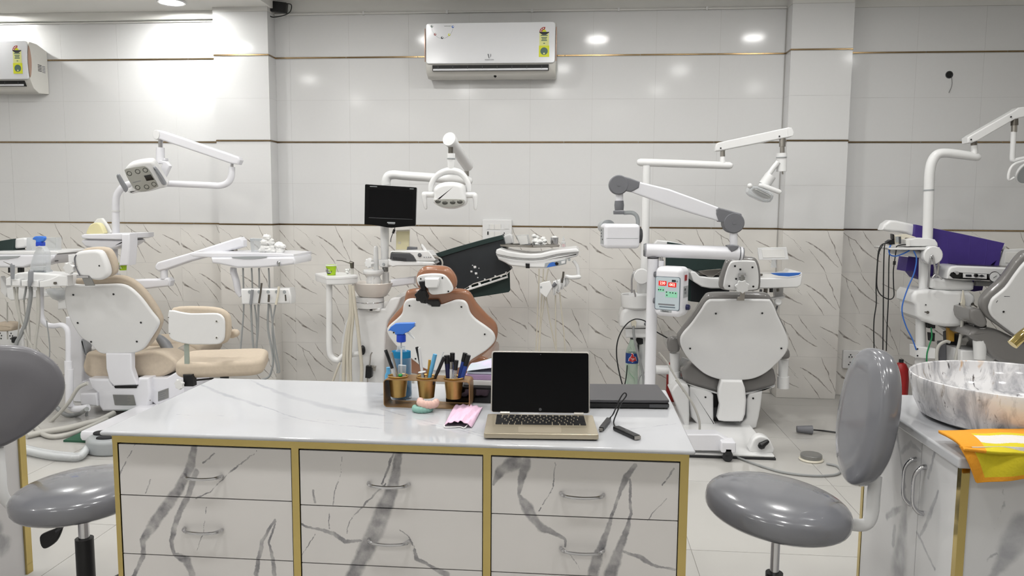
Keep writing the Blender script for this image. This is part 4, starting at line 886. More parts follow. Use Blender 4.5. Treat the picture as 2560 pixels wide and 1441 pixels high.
B1.dots('A3', [(630, 677), (975, 672), (668, 918), (1210, 915), (783, 1080), (1175, 1078)], 9, 'black_plastic', 'screw', u1)
H1 = Pl(px('A3', 780, 555), 4.36, .12, -.12)
hs = H1.slab('A3', [(632, 345), (655, 312), (745, 298), (840, 300), (885, 355), (924, 470), (906, 528), (830, 556), (690, 522), (648, 430)], 0, .05, .02, 'white_plastic', 'headrest_shell', u1, 3)
H1.slab('A3', [(640, 320), (720, 285), (860, 288), (915, 350), (945, 450), (925, 520), (830, 550), (690, 515), (655, 430)], .045, .042, .018, 'suede_beige', 'headrest_cushion', u1, 3)
H1.dots('A3', [(853, 428)], 7, 'black_plastic', 'screw', u1)
M().tube(H1.on('A3', [(655, 335), (640, 370), (655, 450), (690, 520)]), .004, 8, 4).to('headrest_seam', 'mid_grey', hs)
knob(H1.on('A3', [(600, 448)])[0] + H1.n * -.01, H1.n, .034, 'white_plastic', 'headrest_knob', u1, 7, .025)
sl('A3', 4.38, [(582, 335), (640, 328), (650, 400), (585, 405)], .05, .006, 'white_plastic', 'headrest_block', u1)
M().tube(H1.on('A3', [(664, 522), (766, 522)]), .009, 12).to('headrest_pin', 'chrome', u1); M().slab([v + H1.n * .004 for v in H1.on('A3', [(700, 516), (770, 516), (815, 598), (735, 600)])], -H1.n, .008, .001).to('headrest_bracket', 'steel_plate', u1)
sl('E1', 4.60, [(600, 110), (892, 110), (894, 280), (930, 390), (955, 440), (952, 466), (690, 476), (640, 420), (606, 280)], .05, .01, 'white_cool', 'link_bracket', u1)
SE = [(400, 95), (560, 112), (900, 118), (1150, 85), (1300, 130), (1398, 210), (1380, 270), (1290, 350), (1150, 386), (980, 372), (800, 384), (600, 386), (450, 388), (372, 340), (342, 260), (362, 175)]
M().slab(cat(L('E1', 4.70, SE), 3), (0, 1, 0), .34, .018, .03, 4).to('seat_cushion', 'suede_beige', u1)
M().slab(cat([v + V((.04, .32, .02)) for v in L('E1', 4.70, [(450, 120), (900, 100), (1250, 120), (1330, 220), (1250, 330), (900, 360), (500, 360), (410, 230)])], 3), (0, 1, .0), .36, .03, .03, 4).to('leg_rest', 'suede_beige', u1)
tb('A3', 4.86, [(1370, 1050), (1415, 1100), (1450, 1160), (1500, 1215), (1545, 1225)], [34, 46, 48, 44, 32], 'arm_grey', 'armrest', u1, 5, 12, True); sl('A3', 4.88, [(1440, 1180), (1570, 1110), (1580, 1190), (1510, 1240)], .02, .004, 'clear_film', 'armrest_wrap', u1)
sl('A3', 4.86, [(695, 1060), (735, 1100), (752, 1150), (735, 1200), (705, 1170), (692, 1100)], .06, .012, 'arm_grey', 'armrest', u1, 3); sl('A3', 4.9, [(735, 1140), (770, 1115), (800, 1150), (760, 1170)], .05, .01, 'white_plastic', 'armrest_post', u1, 3)
hb1 = sl('E1', 4.62, [(400, 392), (640, 396), (680, 470), (955, 470), (965, 386), (1090, 384), (1108, 560), (1090, 680), (1060, 764), (562, 764), (520, 700), (505, 560), (440, 500)], .42, .018, 'white_cool', 'base_housing', u1)
sl('E1', 4.60, [(312, 562), (500, 556), (505, 704), (316, 694)], .2, .012, 'white_cool', 'base_side_box', u1); sl('E1', 4.66, [(1100, 386), (1290, 380), (1425, 300), (1480, 300), (1480, 560), (1180, 700), (1112, 650)], .36, .012, 'white_cool', 'base_wing', u1)
sl('E1', 4.615, [(698, 478), (950, 478), (950, 500), (710, 500)], .02, 0, 'black_plastic', 'slot', hb1)
F1 = Pl(px('E1', 800, 600), 4.617, 0); textplate(F1, 'E1', [(685, 572), (918, 576), (945, 690), (708, 688)], 'steel_plate', 7, hb1); F1.dots('E1', [(516, 628), (1107, 636)], 7, 'steel', 'screw', hb1)
F1b = Pl(px('E1', 1250, 560), 4.658, 0); textplate(F1b, 'E1', [(1195, 540), (1310, 500), (1312, 610), (1195, 648)], 'steel_plate', 4, hb1)
zb = P(*px('E1', 800, 764), 4.62).z; fl1 = F(*px('E1', 305, 1105), 0.012)
M().box(fl1.x, fl1.x + .78, fl1.y, 5.15, .014, .075, .02).to('base_plate', 'white_cool', u1)
M().box(B1.p.x - .17, B1.p.x + .2, 4.66, 5.0, .07, zb + .05, .02).to('lift_column', 'white_cool', u1); M().box(B1.p.x - .21, B1.p.x - .165, 4.7, 4.95, .075, zb + .02, .01).to('lift_bellows', 'dark_grey', u1)
gm = F(*px('E1', 128, 1108), 0); tag(M().box(gm.x, gm.x + 1.0, gm.y, 5.2, .001, .012, .002).to('floor_mat', 'green_mat'), 'thin dark green mat under the beige dental chair base', 'mat')
# column, pole and lamp
sl('A3', 4.93, [(556, 870), (640, 872), (705, 1000), (715, 1300), (712, 1441), (556, 1441)], .22, .015, 'white_cool', 'side_column', u1)
cz = P(*px('A3', 640, 1441), 4.93); M().box(cz.x - .02, cz.x + .14, 4.93, 5.15, .0, cz.z + .02, .01).to('side_column_foot', 'white_cool', u1)
sh1 = sl('A3', 4.88, [(694, 165), (720, 158), (1060, 150), (1112, 152), (1112, 190), (1060, 206), (760, 200), (700, 192)], .30, .008, 'white_cool', 'unit_shelf', u1)
sl('A3', 4.90, [(712, 200), (1060, 204), (1055, 250), (960, 290), (900, 282), (850, 296), (760, 275), (720, 262)], .24, .02, 'white_cool', 'unit_head', u1, 3)
sl('A3', 4.86, [(1040, 158), (1110, 156), (1112, 230), (1098, 425), (1015, 428), (1040, 260)], .1, .01, 'white_cool', 'cup_dispenser', u1)
tb('A3', 4.99, [(990, 270), (992, 520), (1000, 620)], 20, 'white_cool', 'unit_post', u1, 0); tb('A3', 5.0, [(1010, 500), (1010, 900), (1000, 1250)], 24, 'white_cool', 'unit_pole', u1, 0)
zq = P(*px('A3', 1000, 1200), 5.0); M().tube([zq, V((zq.x, zq.y, .075))], .03, 12).to('unit_pole_foot', 'white_cool', u1)
tb('A2', 4.96, [(948, 1010), (948, 900), (948, 760), (958, 680), (1000, 620), (1060, 592), (1150, 585), (1400, 588), (1700, 600), (1800, 604), (1865, 580), (1893, 530), (1900, 450)], [30, 30, 29, 28, 27, 26, 26, 26, 26, 26, 26, 26, 24], 'white_cool', 'lamp_pole', u1, 5, 14)
tb('A2', 4.96, [(948, 805), (948, 818)], 33, 'white_paint', 'pole_collar', u1, 0); tb('A2', 4.96, [(1900, 455), (1900, 415)], 13, 'chrome', 'arm_pin', u1, 0)
sl('A2', 4.92, [(1250, 180), (1262, 152), (1285, 147), (1310, 150), (1950, 368), (1962, 395), (1945, 432), (1880, 422), (1310, 228), (1265, 222)], .07, .012, 'white_cool', 'lamp_arm', u1)
sl('A2', 4.913, [(1248, 180), (1260, 152), (1288, 150), (1305, 185), (1290, 222), (1262, 220)], .03, .004, 'white_plastic', 'arm_end_cap', u1, 3)
tb('A2', 4.95, [(1315, 230), (1315, 295)], 18, 'chrome', 'lamp_pin', u1, 0); tb('A2', 4.95, [(1313, 292), (1313, 370), (1318, 400)], [32, 34, 38], 'white_cool', 'lamp_neck', u1, 0, 14)
LH = Pl(px('D6', 900, 800), 4.80, .45, .18)
sl('D6', 4.94, [(1270, 240), (1330, 180), (1580, 180), (1590, 260), (1440, 300)], .05, .01, 'white_cool', 'lamp_joint', u1)
sl('D6', 4.92, [(1130, 292), (1440, 235), (1620, 290), (1725, 420), (1560, 760), (1430, 540), (1500, 362), (1270, 352)], .04, .008, 'white_cool', 'lamp_fork', u1)
lh = LH.slab('D6', [(372, 600), (400, 490), (560, 375), (900, 300), (1150, 290), (1260, 370), (1420, 640), (1560, 880), (1640, 970), (1600, 1100), (1440, 1130), (1100, 1225), (780, 1250), (600, 1290), (450, 1240), (500, 1140), (570, 1050), (480, 860)], .004, .07, .02, 'white_plastic', 'lamp_head', u1, 2)
LH.slab('D6', [(385, 600), (420, 510), (900, 430), (1010, 440), (1110, 540), (1240, 760), (1380, 1010), (1330, 1070), (1000, 1185), (770, 1180), (640, 1080), (480, 820)], .0, .008, .003, 'lens_face', 'lamp_face', lh, 2)
for a, b in ((520, 650), (770, 590), (1000, 550), (770, 1070), (1040, 1050), (1260, 970)):
    q = LH.on('D6', [(a, b)])[0]; M().lathe([(.0165, -.001), (.0165, .001), (.013, .0015), (.008, -.004)], q, LH.n, 18).to('lamp_lens', 'lens_dark', lh)
LH.slab('D6', [(960, 715), (1160, 675), (1265, 835), (1040, 870)], -.002, .004, .001, 'black_gloss', 'lamp_display', lh, 0); LH.slab('D6', [(625, 912), (860, 862), (864, 880), (632, 928)], -.001, .002, 0, 'print_grey', 'lamp_print', lh, 0)
LH.slab('D6', [(152, 690), (205, 642), (262, 690), (380, 890), (500, 1092), (425, 1195), (330, 1060), (200, 830)], -.02, .022, .009, 'arm_grey', 'lamp_handle', u1, 2); LH.slab('D6', [(1250, 455), (1290, 425), (1400, 520), (1640, 900), (1612, 965), (1515, 945), (1380, 700)], -.02, .022, .009, 'arm_grey', 'lamp_handle', u1, 2)
# delivery arm and tray
sl('A3', 4.93, [(1090, 548), (1380, 540), (1440, 530), (1460, 560), (1450, 606), (1200, 634), (1090, 604)], .07, .014, 'white_cool', 'lower_arm', u1); tb('A4', 4.95, [(100, 450), (100, 372)], 30, 'white_cool', 'arm_joint', u1, 0); tb('A4', 4.95, [(100, 400), (100, 372)], 20, 'dark_grey', 'joint_ring', u1, 0)
sl('A4', 4.92, [(20, 345), (40, 315), (300, 240), (640, 130), (720, 108), (745, 135), (745, 188), (690, 206), (300, 312), (110, 378), (50, 392), (22, 372)], .075, .014, 'white_cool', 'spring_arm', u1, 0); tb('A4', 4.95, [(682, 195), (682, 245)], 18, 'steel', 'tray_pin', u1, 0)
tr1 = sl('A4', 4.72, [(300, 246), (340, 236), (1000, 240), (1158, 250), (1160, 276), (1000, 272), (480, 276), (330, 266)], .34, .006, 'white_cool', 'tray_top', u1); sl('A4', 4.70, [(480, 276), (1160, 272), (1172, 300), (1165, 330), (1050, 346), (900, 358), (700, 362), (640, 350), (560, 332), (490, 322)], .32, .014, 'white_cool', 'tray_body', u1)
sl('A4', 4.698, [(645, 270), (945, 266), (880, 286), (800, 292), (720, 288)], .006, .001, 'panel_grey', 'control_panel', tr1, 2); tb('A4', 4.685, [(1038, 320), (1038, 348)], 10, 'chrome', 'gauge_screw', tr1, 0); M().lathe([(.010, 0), (.012, .006), (.006, .012)], P(*px('A4', 1038, 320), 4.70), (0, -1, 0), 14).to('tray_knob', 'chrome', tr1)
sl('A4', 4.75, [(350, 236), (880, 242), (880, 249), (350, 244)], .22, 0, 'steel_dark', 'steel_tray', u1)
tb('A4', 4.8, [(668, 360), (668, 392), (690, 470), (705, 545), (735, 590)], [26, 28, 28, 28, 24], 'white_cool', 'holder_arm', u1, 5)
hd = sl('A4', 4.72, [(725, 532), (1125, 530), (1138, 590), (1135, 655), (730, 660)], .1, .012, 'white_plastic', 'handpiece_holder', u1)
for a in (800, 878, 952, 1022, 1085): M().lathe([(.011, 0), (.011, .002)], P(*px('A4', a, 558), 4.72), (0, -1, 0), 16).to('holder_recess', 'panel_grey', hd)
for q, r, m_ in (([(822, 540), (815, 600), (808, 662)], 12, 'arm_grey'), ([(898, 485), (890, 560), (876, 650)], 8, 'steel_dark'), ([(958, 580), (955, 640)], 9, 'steel_dark'), ([(1040, 515), (1030, 590), (1015, 662)], 10, 'ivory_plastic'), ([(1092, 580), (1096, 632)], 6, 'steel_dark')): tb('A4', 4.70, q, r, m_, 'handpiece', u1, 0)
for q, r in (([(745, 362), (750, 550), (750, 720), (738, 880), (725, 1030)], 7), ([(815, 362), (820, 450), (822, 545)], 7), ([(876, 362), (878, 450), (878, 530)], 7), ([(955, 362), (960, 450), (962, 530)], 7), ([(810, 660), (818, 850), (832, 1040)], 9), ([(840, 662), (858, 830), (858, 1050)], 7), ([(872, 660), (866, 880), (850, 1050)], 9), ([(955, 655), (950, 850), (985, 1050), (990, 1150), (960, 1250), (900, 1275)], 9), ([(1012, 662), (985, 850), (1000, 1050), (1030, 1210)], 7), ([(968, 660), (985, 800), (1010, 1000), (1045, 1200), (1020, 1215)], 7)):
    tb('A4', 4.74, q, r, 'grey_hose', 'hose', u1, 5, 8)
# assistant's arm with holder at the far left
tb('A3', 4.50, [(352, 610), (352, 760), (358, 870), (395, 930), (460, 945), (530, 938), (572, 970), (585, 1040), (585, 1250)], 23, 'white_cool', 'assistant_arm', u1, 6, 12); tb('A3', 4.50, [(585, 1245), (590, 1441)], 32, 'white_cool', 'assistant_arm_sleeve', u1, 0, 14)
tb('A5', 4.50, [(412, 420), (415, 400), (418, 200)], 22, 'white_cool', 'assistant_arm_lower', u1, 0); tb('A5', 4.52, [(414, 395), (425, 425), (455, 440), (530, 432)], 22, 'white_cool', 'assistant_arm_elbow', u1, 5)
ah = sl('D1', 4.42, [(125, 1215), (260, 1150), (400, 1085), (600, 1068), (1080, 1095), (1600, 1138), (1620, 1200), (1618, 1395), (1300, 1420), (930, 1436), (600, 1400), (200, 1395), (128, 1385)], .16, .012, 'white_plastic', 'assistant_holder', u1)
for q in ([(128, 1220), (250, 1180), (250, 1390), (130, 1392)], [(272, 1240), (465, 1225), (472, 1400), (275, 1400)], [(500, 1262), (655, 1262), (660, 1408), (502, 1405)], [(735, 1265), (915, 1255), (920, 1430), (735, 1420)], [(935, 1290), (1200, 1230), (1400, 1140), (1610, 1150), (1618, 1400), (940, 1438)]): sl('D1', 4.37, q, .06, .008, 'white_plastic', 'holder_block', ah)
M().lathe([(.008, 0), (.008, .012)], P(*px('D1', 1340, 1325), 4.37), (0, -1, 0), 12).to('holder_screw', 'steel_dark', ah)
tb('D1', 4.36, [(742, 1062), (735, 1250), (700, 1395)], [60, 60, 30], 'arm_grey', 'suction_handle', u1, 0, 12, True); tb('D1', 4.36, [(300, 890), (300, 1010), (305, 1230)], [50, 52, 40], 'arm_grey', 'air_syringe', u1, 0, 12); tb('D1', 4.36, [(80, 812), (240, 882), (280, 880)], [8, 14, 30], 'chrome', 'syringe_tip', u1, 0, 8)
for q, r, m_ in (([(120, 610), (140, 740), (180, 900), (240, 1050), (290, 1180)], 10, 'grey_hose_light'), ([(150, 610), (150, 720), (200, 960), (290, 1150)], 9, 'grey_hose_light'), ([(262, 605), (262, 700), (225, 900), (180, 1020), (140, 1100), (130, 1250)], 17, 'grey_hose'), ([(330, 610), (335, 850), (310, 1050), (300, 1180), (310, 1250)], 12, 'grey_hose_light'), ([(318, 640), (322, 900), (300, 1100), (270, 1200)], 9, 'grey_hose_light'), ([(225, 600), (220, 640), (205, 720)], 9, 'grey_hose'), ([(400, 900), (425, 1100), (420, 1250), (390, 1305), (330, 1250)], 5, 'grey_hose')):
    tb('A3', 4.42, q, r, m_, 'hose', u1, 5, 8)
sp_ = P(*px('A3', 520, 640), 4.95); M().lathe([(.02, -.07), (.05, -.055), (.078, -.02), (.088, .012), (.085, .012), (.07, -.02), (.03, -.05)], sp_, seg=28).to('spittoon_bowl', 'clear_film', u1); sl('A3', 4.93, [(490, 692), (572, 700), (575, 800), (492, 806)], .08, .012, 'white_plastic', 'spittoon_base', u1)
# floor hoses of unit 1
def fh(pts, r, m_, nm, par, z=.02):
    q = [F(*px('A5', a[0], a[1]), a[2] if len(a) > 2 else z) for a in pts]; M().tube(q, r, 10, 6).to(nm, m_, par)
tb('A5', 4.45, [(525, 285), (480, 305), (450, 340), (420, 390), (370, 450), (300, 520), (230, 580), (165, 612)], 11, 'grey_hose_light', 'floor_hose', u1, 5)
fh([(160, 600), (260, 578), (400, 555), (520, 525), (600, 505), (680, 465)], .018, 'grey_hose_light', 'floor_hose', u1); fh([(200, 530), (250, 585), (320, 606), (420, 590), (540, 545), (640, 500)], .014, 'grey_hose_light', 'floor_hose', u1, .016)
fh([(300, 370, .1), (340, 430, .06), (400, 475), (470, 470), (520, 440, .1)], .014, 'grey_hose', 'floor_hose', u1)
tb('A5', 4.6, [(525, 440), (520, 480), (545, 505), (580, 512)], 8, 'grey_hose', 'floor_hose', u1, 5)
# foot control on the floor
fc = F(*px('E1', 545, 1270), 0); fo = thing('foot_control', 'grey foot control with black pedals on the floor left of the desk', 'foot control', fc)
q = [V((fc.x + .13 * math.cos(a), fc.y + .1 + .11 * math.sin(a) , .001)) for a in [2 * pi * i / 28 for i in range(28)]]; M().slab(q, (0, 0, 1), .085, .012, .025, 4).to('body', 'panel_grey', fo)
for ax_, ay_, rx_, ry_, zz in ((-.06, .12, .05, .03, .092), (.0, .045, .045, .022, .088)): M().ell((fc.x + ax_, fc.y + ay_, zz), rx_, ry_, .014, RZ(.2), .8).to('pedal', 'rubber', fo)
M().tube([V((fc.x - .12, fc.y + .09, .03))] + [F(*px('A5', a, b), .026) for a, b in ((480, 722), (400, 724), (330, 718), (250, 705), (165, 685), (100, 660))], [.02, .022, .024, .026, .026, .026, .024], 12, 5).to('hose_sleeve', 'clear_film', fo); M().tube([V((fc.x - .12, fc.y + .09, .03))] + [F(*px('A5', a, b), .026) for a, b in ((480, 722), (400, 724), (330, 718), (250, 705), (165, 685), (100, 660))], .014, 10, 5).to('hose', 'white_plastic', fo)
# loose things on unit 1
sc_ = P(*px('D1', 890, 1085), 4.50); so = thing('spray_bottle', 'clear spray bottle with blue trigger on the left instrument holder', 'bottle', sc_)
wB = S(190 / 9.605, 4.5); M().slab(cat(L('D1', 4.46, [(880, 440), (960, 440), (1040, 540), (1078, 640), (1082, 1060), (1050, 1078), (730, 1078), (702, 1040), (720, 860), (790, 620), (850, 510)]), 3), (0, 1, 0), .06, .012, .012, 3).to('body', 'clear_film', so)
sl('D1', 4.462, [(790, 940), (1070, 935), (1075, 1050), (1050, 1070), (740, 1070), (716, 1030), (730, 945)], .055, .01, 'clear_plastic', 'liquid', so, 2)
sl('D1', 4.47, [(850, 350), (988, 345), (990, 438), (850, 442)], .04, .004, 'blue_collar', 'collar', so); sl('D1', 4.475, [(770, 280), (800, 225), (860, 200), (1035, 208), (1040, 290), (970, 350), (855, 352), (845, 295)], .03, .006, 'blue_trigger', 'trigger_head', so, 2)
tag(sl('A3', 4.92, [(745, 160), (748, 115), (775, 75), (815, 58), (850, 70), (875, 110), (880, 160)], .05, .008, 'sponge_cream', 'sponge', None, 3), 'cream gridded sponge standing on the left unit shelf', 'sponge')
ti = thing('tissue', 'white crumpled tissue behind the cream sponge on the left unit', 'tissue', P(*px('A3', 900, 155), 4.99)); sl('A3', 4.98, [(800, 60), (830, 25), (870, 20), (900, 60), (950, 145), (940, 158), (870, 158), (830, 100)], .03, .006, 'cotton', 'sheet', ti)
cp = P(*px('A3', 1055, 467), 4.90)
def papercup(base, h, r0, r1, label, emblem):
    o = thing('paper_cup', label, 'cup', base, 'green paper cups'); M().lathe([(r0, .0005), (r1, h - .004), (r1 * 1.04, h - .002), (r1 * 1.04, h), (r1 * .96, h), (r0 * .9, .003)], base, seg=28).to('body', ['cup_green'], o)
    M().lathe([(r1 * 1.045, h - .006), (r1 * 1.06, h - .002), (r1 * 1.0, h + .001), (r1 * .96, h - .001)], base, seg=28, cap=False).to('lip', 'print_white', o)
    if emblem:
        e = base + V((-.2 * r1, -math.sqrt(1 - .04) * (r0 + r1) / 2 * 1.06, h * .45)); u_ = V((.98, -.2, 0)).normalized(); pts_ = []
        for i in range(32):
            a = 2 * pi * i / 32; rr = h * (.30 if i % 2 else .34); x_ = rr * math.cos(a); y_ = rr * math.sin(a); pts_.append(e + u_ * x_ * .92 + V((0, 0, y_)) + V((0, .5 * x_ * x_ / r1, 0)))
        M().slab(pts_, (0, 1, 0), .003).to('emblem', 'print_dark', o); M().text('Tea', e + V((-.004, -.0008, h * .1)), u_, (0, 0, 1), h * .27, .0006).text('Time', e + V((0.0, -.0008, -h * .12)), u_, (0, 0, 1), h * .27, .0006).to('lettering', 'print_white', o)
    return o
mat('cup_green', (160, 196, 30), .5, var=.03)
papercup(cp, .055, .021, .026, 'green paper cup under the left unit cup dispenser', True)
bx_ = thing('clear_box', 'small clear plastic box on the left chair tray', 'box', P(*px('A4', 850, 236), 4.86)); sl('A4', 4.84, [(800, 118), (905, 122), (900, 236), (812, 234)], .06, .002, 'clear_film', 'box_wall', bx_); sl('A4', 4.838, [(802, 120), (905, 122), (904, 140), (803, 138)], .064, .001, 'clear_plastic', 'box_rim', bx_)
co1 = thing('cotton_pile', 'pile of white cotton on the left chair tray', 'cotton', P(*px('A4', 990, 238), 4.86)); cottonpile(co1, 'A4', 4.82, [(940, 110, 34), (925, 150, 36), (965, 150, 40), (930, 200, 46), (985, 190, 44), (1040, 180, 40), (1070, 185, 26), (1050, 215, 40), (1000, 220, 40), (955, 215, 44), (900, 220, 28)])

# ================================================================== unit 0: delivery unit cut by the left edge
u0 = thing('dental_unit', 'white delivery tray unit cut by the left picture edge', 'dental unit', P(0, 900, 4.95) * 1.0)
u0.location.z = 0; WL[u0.name] = V(u0.location)
mat('sheet_green', (30, 48, 46), .55, var=.12, scale=14, bump=.3); mat('sheet_black', (36, 40, 44), .5, var=.15, scale=14, bump=.3)
sl('D1', 4.95, [(-300, 420), (315, 270), (350, 260), (560, 235), (615, 270), (620, 440), (560, 480), (320, 505), (-300, 600)], .08, .014, 'white_plastic', 'spring_arm', u0)
tp0 = sl('D1', 4.78, [(-300, 570), (1290, 560), (1385, 575), (1395, 610), (1340, 650), (-300, 640)], .34, .006, 'white_plastic', 'tray_top', u0); sl('D1', 4.77, [(-300, 640), (1340, 645), (1290, 740), (1200, 860), (1080, 885), (720, 905), (560, 960), (-300, 955)], .3, .016, 'white_cool', 'tray_body', u0)
sl('D1', 4.766, [(-300, 690), (480, 672), (420, 715), (200, 752), (-300, 770)], .006, .001, 'panel_grey', 'control_panel', tp0); sl('D1', 4.80, [(-300, 580), (480, 588), (500, 612), (470, 628), (-300, 632)], .2, .003, 'steel_dark', 'steel_tray', u0)
sl('D1', 4.80, [(1285, 745), (1330, 745), (1330, 760), (1305, 770), (1305, 785), (1335, 790), (1335, 808), (1285, 805)], .03, .002, 'dark_grey', 'hook', u0)
for a in (225, 455): sl('D1', 4.84, [(a - 40, 950), (a + 60, 950), (a + 60, 1070), (a - 40, 1080)], .03, .004, 'black_plastic', 'tray_bracket', u0)
sl('A3', 4.9, [(50, 618), (120, 608), (300, 640), (480, 660), (480, 690), (300, 705), (240, 712), (160, 725), (85, 728), (55, 700)], .12, .012, 'white_plastic', 'handpiece_holder', u0); sl('A3', 4.96, [(0, 520), (30, 560), (70, 640), (50, 700), (0, 650)], .05, .01, 'white_plastic', 'holder_arm', u0)
sl('A3', 4.95, [(-60, 925), (60, 918), (100, 940), (106, 965), (80, 992), (-60, 990)], .1, .02, 'suede_beige', 'armrest', u0, 3); tb('A3', 4.98, [(62, 740), (62, 900), (65, 1060)], 6, 'grey_hose_light', 'hose', u0, 3)
for q in ([(160, 725), (165, 900), (150, 1060)], [(240, 715), (250, 900), (262, 1180), (280, 1330)], [(205, 720), (225, 1000), (245, 1200)]): tb('A3', 4.95, q, 6, 'grey_hose_light', 'hose', u0, 4)
zf = P(*px('A3', -120, 700), 5.0); M().tube([zf, V((zf.x, zf.y, .0))], .035, 14).to('unit_post', 'white_plastic', u0)
tag(sl('D1', 4.93, [(-300, 350), (0, 312), (322, 262), (312, 560), (100, 565), (-300, 640)], .12, .006, 'sheet_green', 'plastic_sheet', None), 'dark green plastic sheet over the arm at the left picture edge', 'sheet')
bx_ = thing('clear_box', 'clear plastic box on the tray at the left picture edge', 'box', P(*px('D1', 1210, 555), 4.9)); sl('D1', 4.9, [(1075, 235), (1338, 232), (1336, 540), (1080, 552)], .06, .003, 'clear_film', 'box_wall', bx_); sl('D1', 4.9, [(640, 240), (740, 225), (760, 540), (620, 560)], .05, .003, 'clear_film', 'box_lid', bx_)
# ================================================================== beige doctor's stool beside unit 1
SY = 4.05; q = P(*px('A4', 590, 1150), SY)
ds = thing('stool', 'beige stool with white backed backrest behind the desk corner', 'stool', (q.x, q.y, 0))
ztop = P(*px('A4', 600, 1075), SY).z; zbot = P(*px('A4', 560, 1262), SY - .19).z
R3 = RZ(.30)
M().slab([V((q.x, q.y, zbot)) + R3 @ V((a, b, 0)) for a, b in rrect(-.225, .225, -.205, .205, .09, 6)], (0, 0, 1), max(.08, ztop - zbot), .03, .025, 4, dome=None).to('seat', 'suede_beige', ds)
DB = Pl(px('A4', 360, 990), 3.80, .08, .0)
DB.slab('A4', [(135, 712), (220, 722), (310, 736), (450, 734), (530, 735), (572, 758), (592, 805), (590, 930), (572, 970), (530, 990), (400, 992), (300, 990), (200, 968), (150, 942), (132, 900), (130, 800)], 0, .018, .008, 'white_plastic', 'back_shell', ds, 2)
DB.slab('A4', [(150, 698), (350, 686), (520, 700), (600, 745), (622, 820), (620, 920), (585, 985), (500, 1000), (300, 996), (170, 950), (140, 880), (138, 780)], .016, .04, .018, 'suede_beige', 'back_cushion', ds, 3)
DB.dots('A4', [(530, 798), (530, 932)], 7, 'steel_dark', 'screw', ds, -.001, 'paper_white'); DB.dots('A4', [(136, 766), (145, 898)], 4, 'steel_dark', 'screw', ds)
sl('A4', 3.88, [(620, 880), (672, 872), (694, 900), (680, 930), (630, 940)], .05, .015, 'suede_beige', 'back_bolster', ds, 2)
mat('post_steel', (176, 186, 176), .35, .5, var=.04); sl('A4', 3.82, [(262, 985), (300, 985), (306, 1240), (266, 1240)], .008, .001, 'post_steel', 'back_post', ds)
P0 = Pl(px('A4', 285, 1180), 3.82, 0); P0.dots('A4', [(280, 1168), (280, 1205)], 8, 'dark_grey', 'post_hole', ds)
sl('A4', 3.80, [(250, 1236), (328, 1236), (332, 1335), (255, 1335)], .05, .006, 'black_plastic', 'clamp', ds); knob(P(*px('A4', 237, 1312), 3.79), (-.3, -1, 0), .026, 'white_plastic', 'clamp_knob', ds, 7, .018)
tb('A4', 3.85, [(320, 1285), (500, 1268, 4.0)], 8, 'black_plastic', 'seat_bar', ds, 0)
M().tube([V((q.x, q.y, zbot)), V((q.x, q.y, .08))], .024, 14).to('gas_lift', 'black_plastic', ds); starbase(ds, q.x, q.y, 5, .26, .5)

# ================================================================== unit 2: brown chair in the middle
B2 = Pl(px('A7', 1180, 1330), 4.62, .28)
u2 = thing('dental_chair', 'brown dental chair with white back shell, monitor and lamp in the middle', 'dental chair', (B2.p.x, 4.75, 0), 'dental chairs')
B2.slab('A7', [(852, 765), (885, 722), (960, 716), (1040, 752), (1100, 772), (1180, 766), (1240, 747), (1300, 727), (1365, 730), (1402, 765), (1425, 835), (1475, 892), (1560, 952), (1618, 1000), (1640, 1055), (1622, 1100), (1560, 1160), (1450, 1230), (1350, 1300), (1200, 1332), (1050, 1322), (960, 1262), (890, 1205), (800, 1130), (740, 1060), (710, 1000), (725, 950), (790, 892), (838, 840)], 0, .026, .012, 'white_plastic', 'back_shell', u2, 3)
B2.slab('A7', [(862, 682), (900, 657), (980, 650), (1200, 655), (1350, 655), (1420, 690), (1470, 772), (1560, 872), (1636, 945), (1656, 1020), (1640, 1100), (1600, 1160), (1450, 1270), (1200, 1345), (960, 1295), (780, 1120), (708, 1005), (706, 945), (770, 862), (836, 785)], .022, .055, .024, 'vinyl_brown', 'back_cushion', u2, 3)
B2.dots('A7', [(905, 770), (1350, 780), (770, 1000), (1550, 1015), (957, 1225)], 8, 'black_plastic', 'screw', u2, -.001, 'white_paint')
H2 = Pl(px('A7', 1120, 670), 4.40, .15)
H2.slab('A7', [(948, 565), (962, 500), (1015, 452), (1080, 445), (1160, 446), (1235, 466), (1288, 530), (1302, 590), (1280, 645), (1195, 674), (1090, 682), (1000, 655), (958, 615)], .02, .075, .03, 'vinyl_brown', 'headrest_cushion', u2, 3)
hs = H2.slab('A7', [(965, 548), (985, 515), (1060, 500), (1160, 500), (1215, 520), (1262, 580), (1277, 635), (1240, 664), (1170, 674), (1100, 678), (1068, 655), (1050, 610), (985, 600)], 0, .024, .008, 'white_plastic', 'headrest_shell', u2, 3)
H2.slab('A7', [(1042, 528), (1165, 526), (1168, 560), (1155, 608), (1060, 612), (1044, 590)], -.03, .035, .010, 'white_plastic', 'headrest_handle', u2, 0); H2.dots('A7', [(1002, 540), (1187, 532), (1238, 648)], 7, 'black_plastic', 'screw', u2)
H2.slab('A7', [(985, 562), (1038, 556), (1046, 640), (1072, 690), (1050, 752), (1006, 745), (962, 692), (964, 655), (1004, 622)], -.012, .03, .006, 'black_plastic', 'headrest_slide', u2, 0); knob(H2.on('A7', [(1010, 680)])[0] + H2.n * .012, H2.n, .034, 'black_plastic', 'headrest_knob', u2, 6, .02)
B2.slab('A7', [(1050, 730), (1150, 728), (1168, 765), (1165, 778), (1092, 776), (1090, 758), (1055, 750)], -.004, .03, .003, 'rubber', 'headrest_socket', u2, 0)
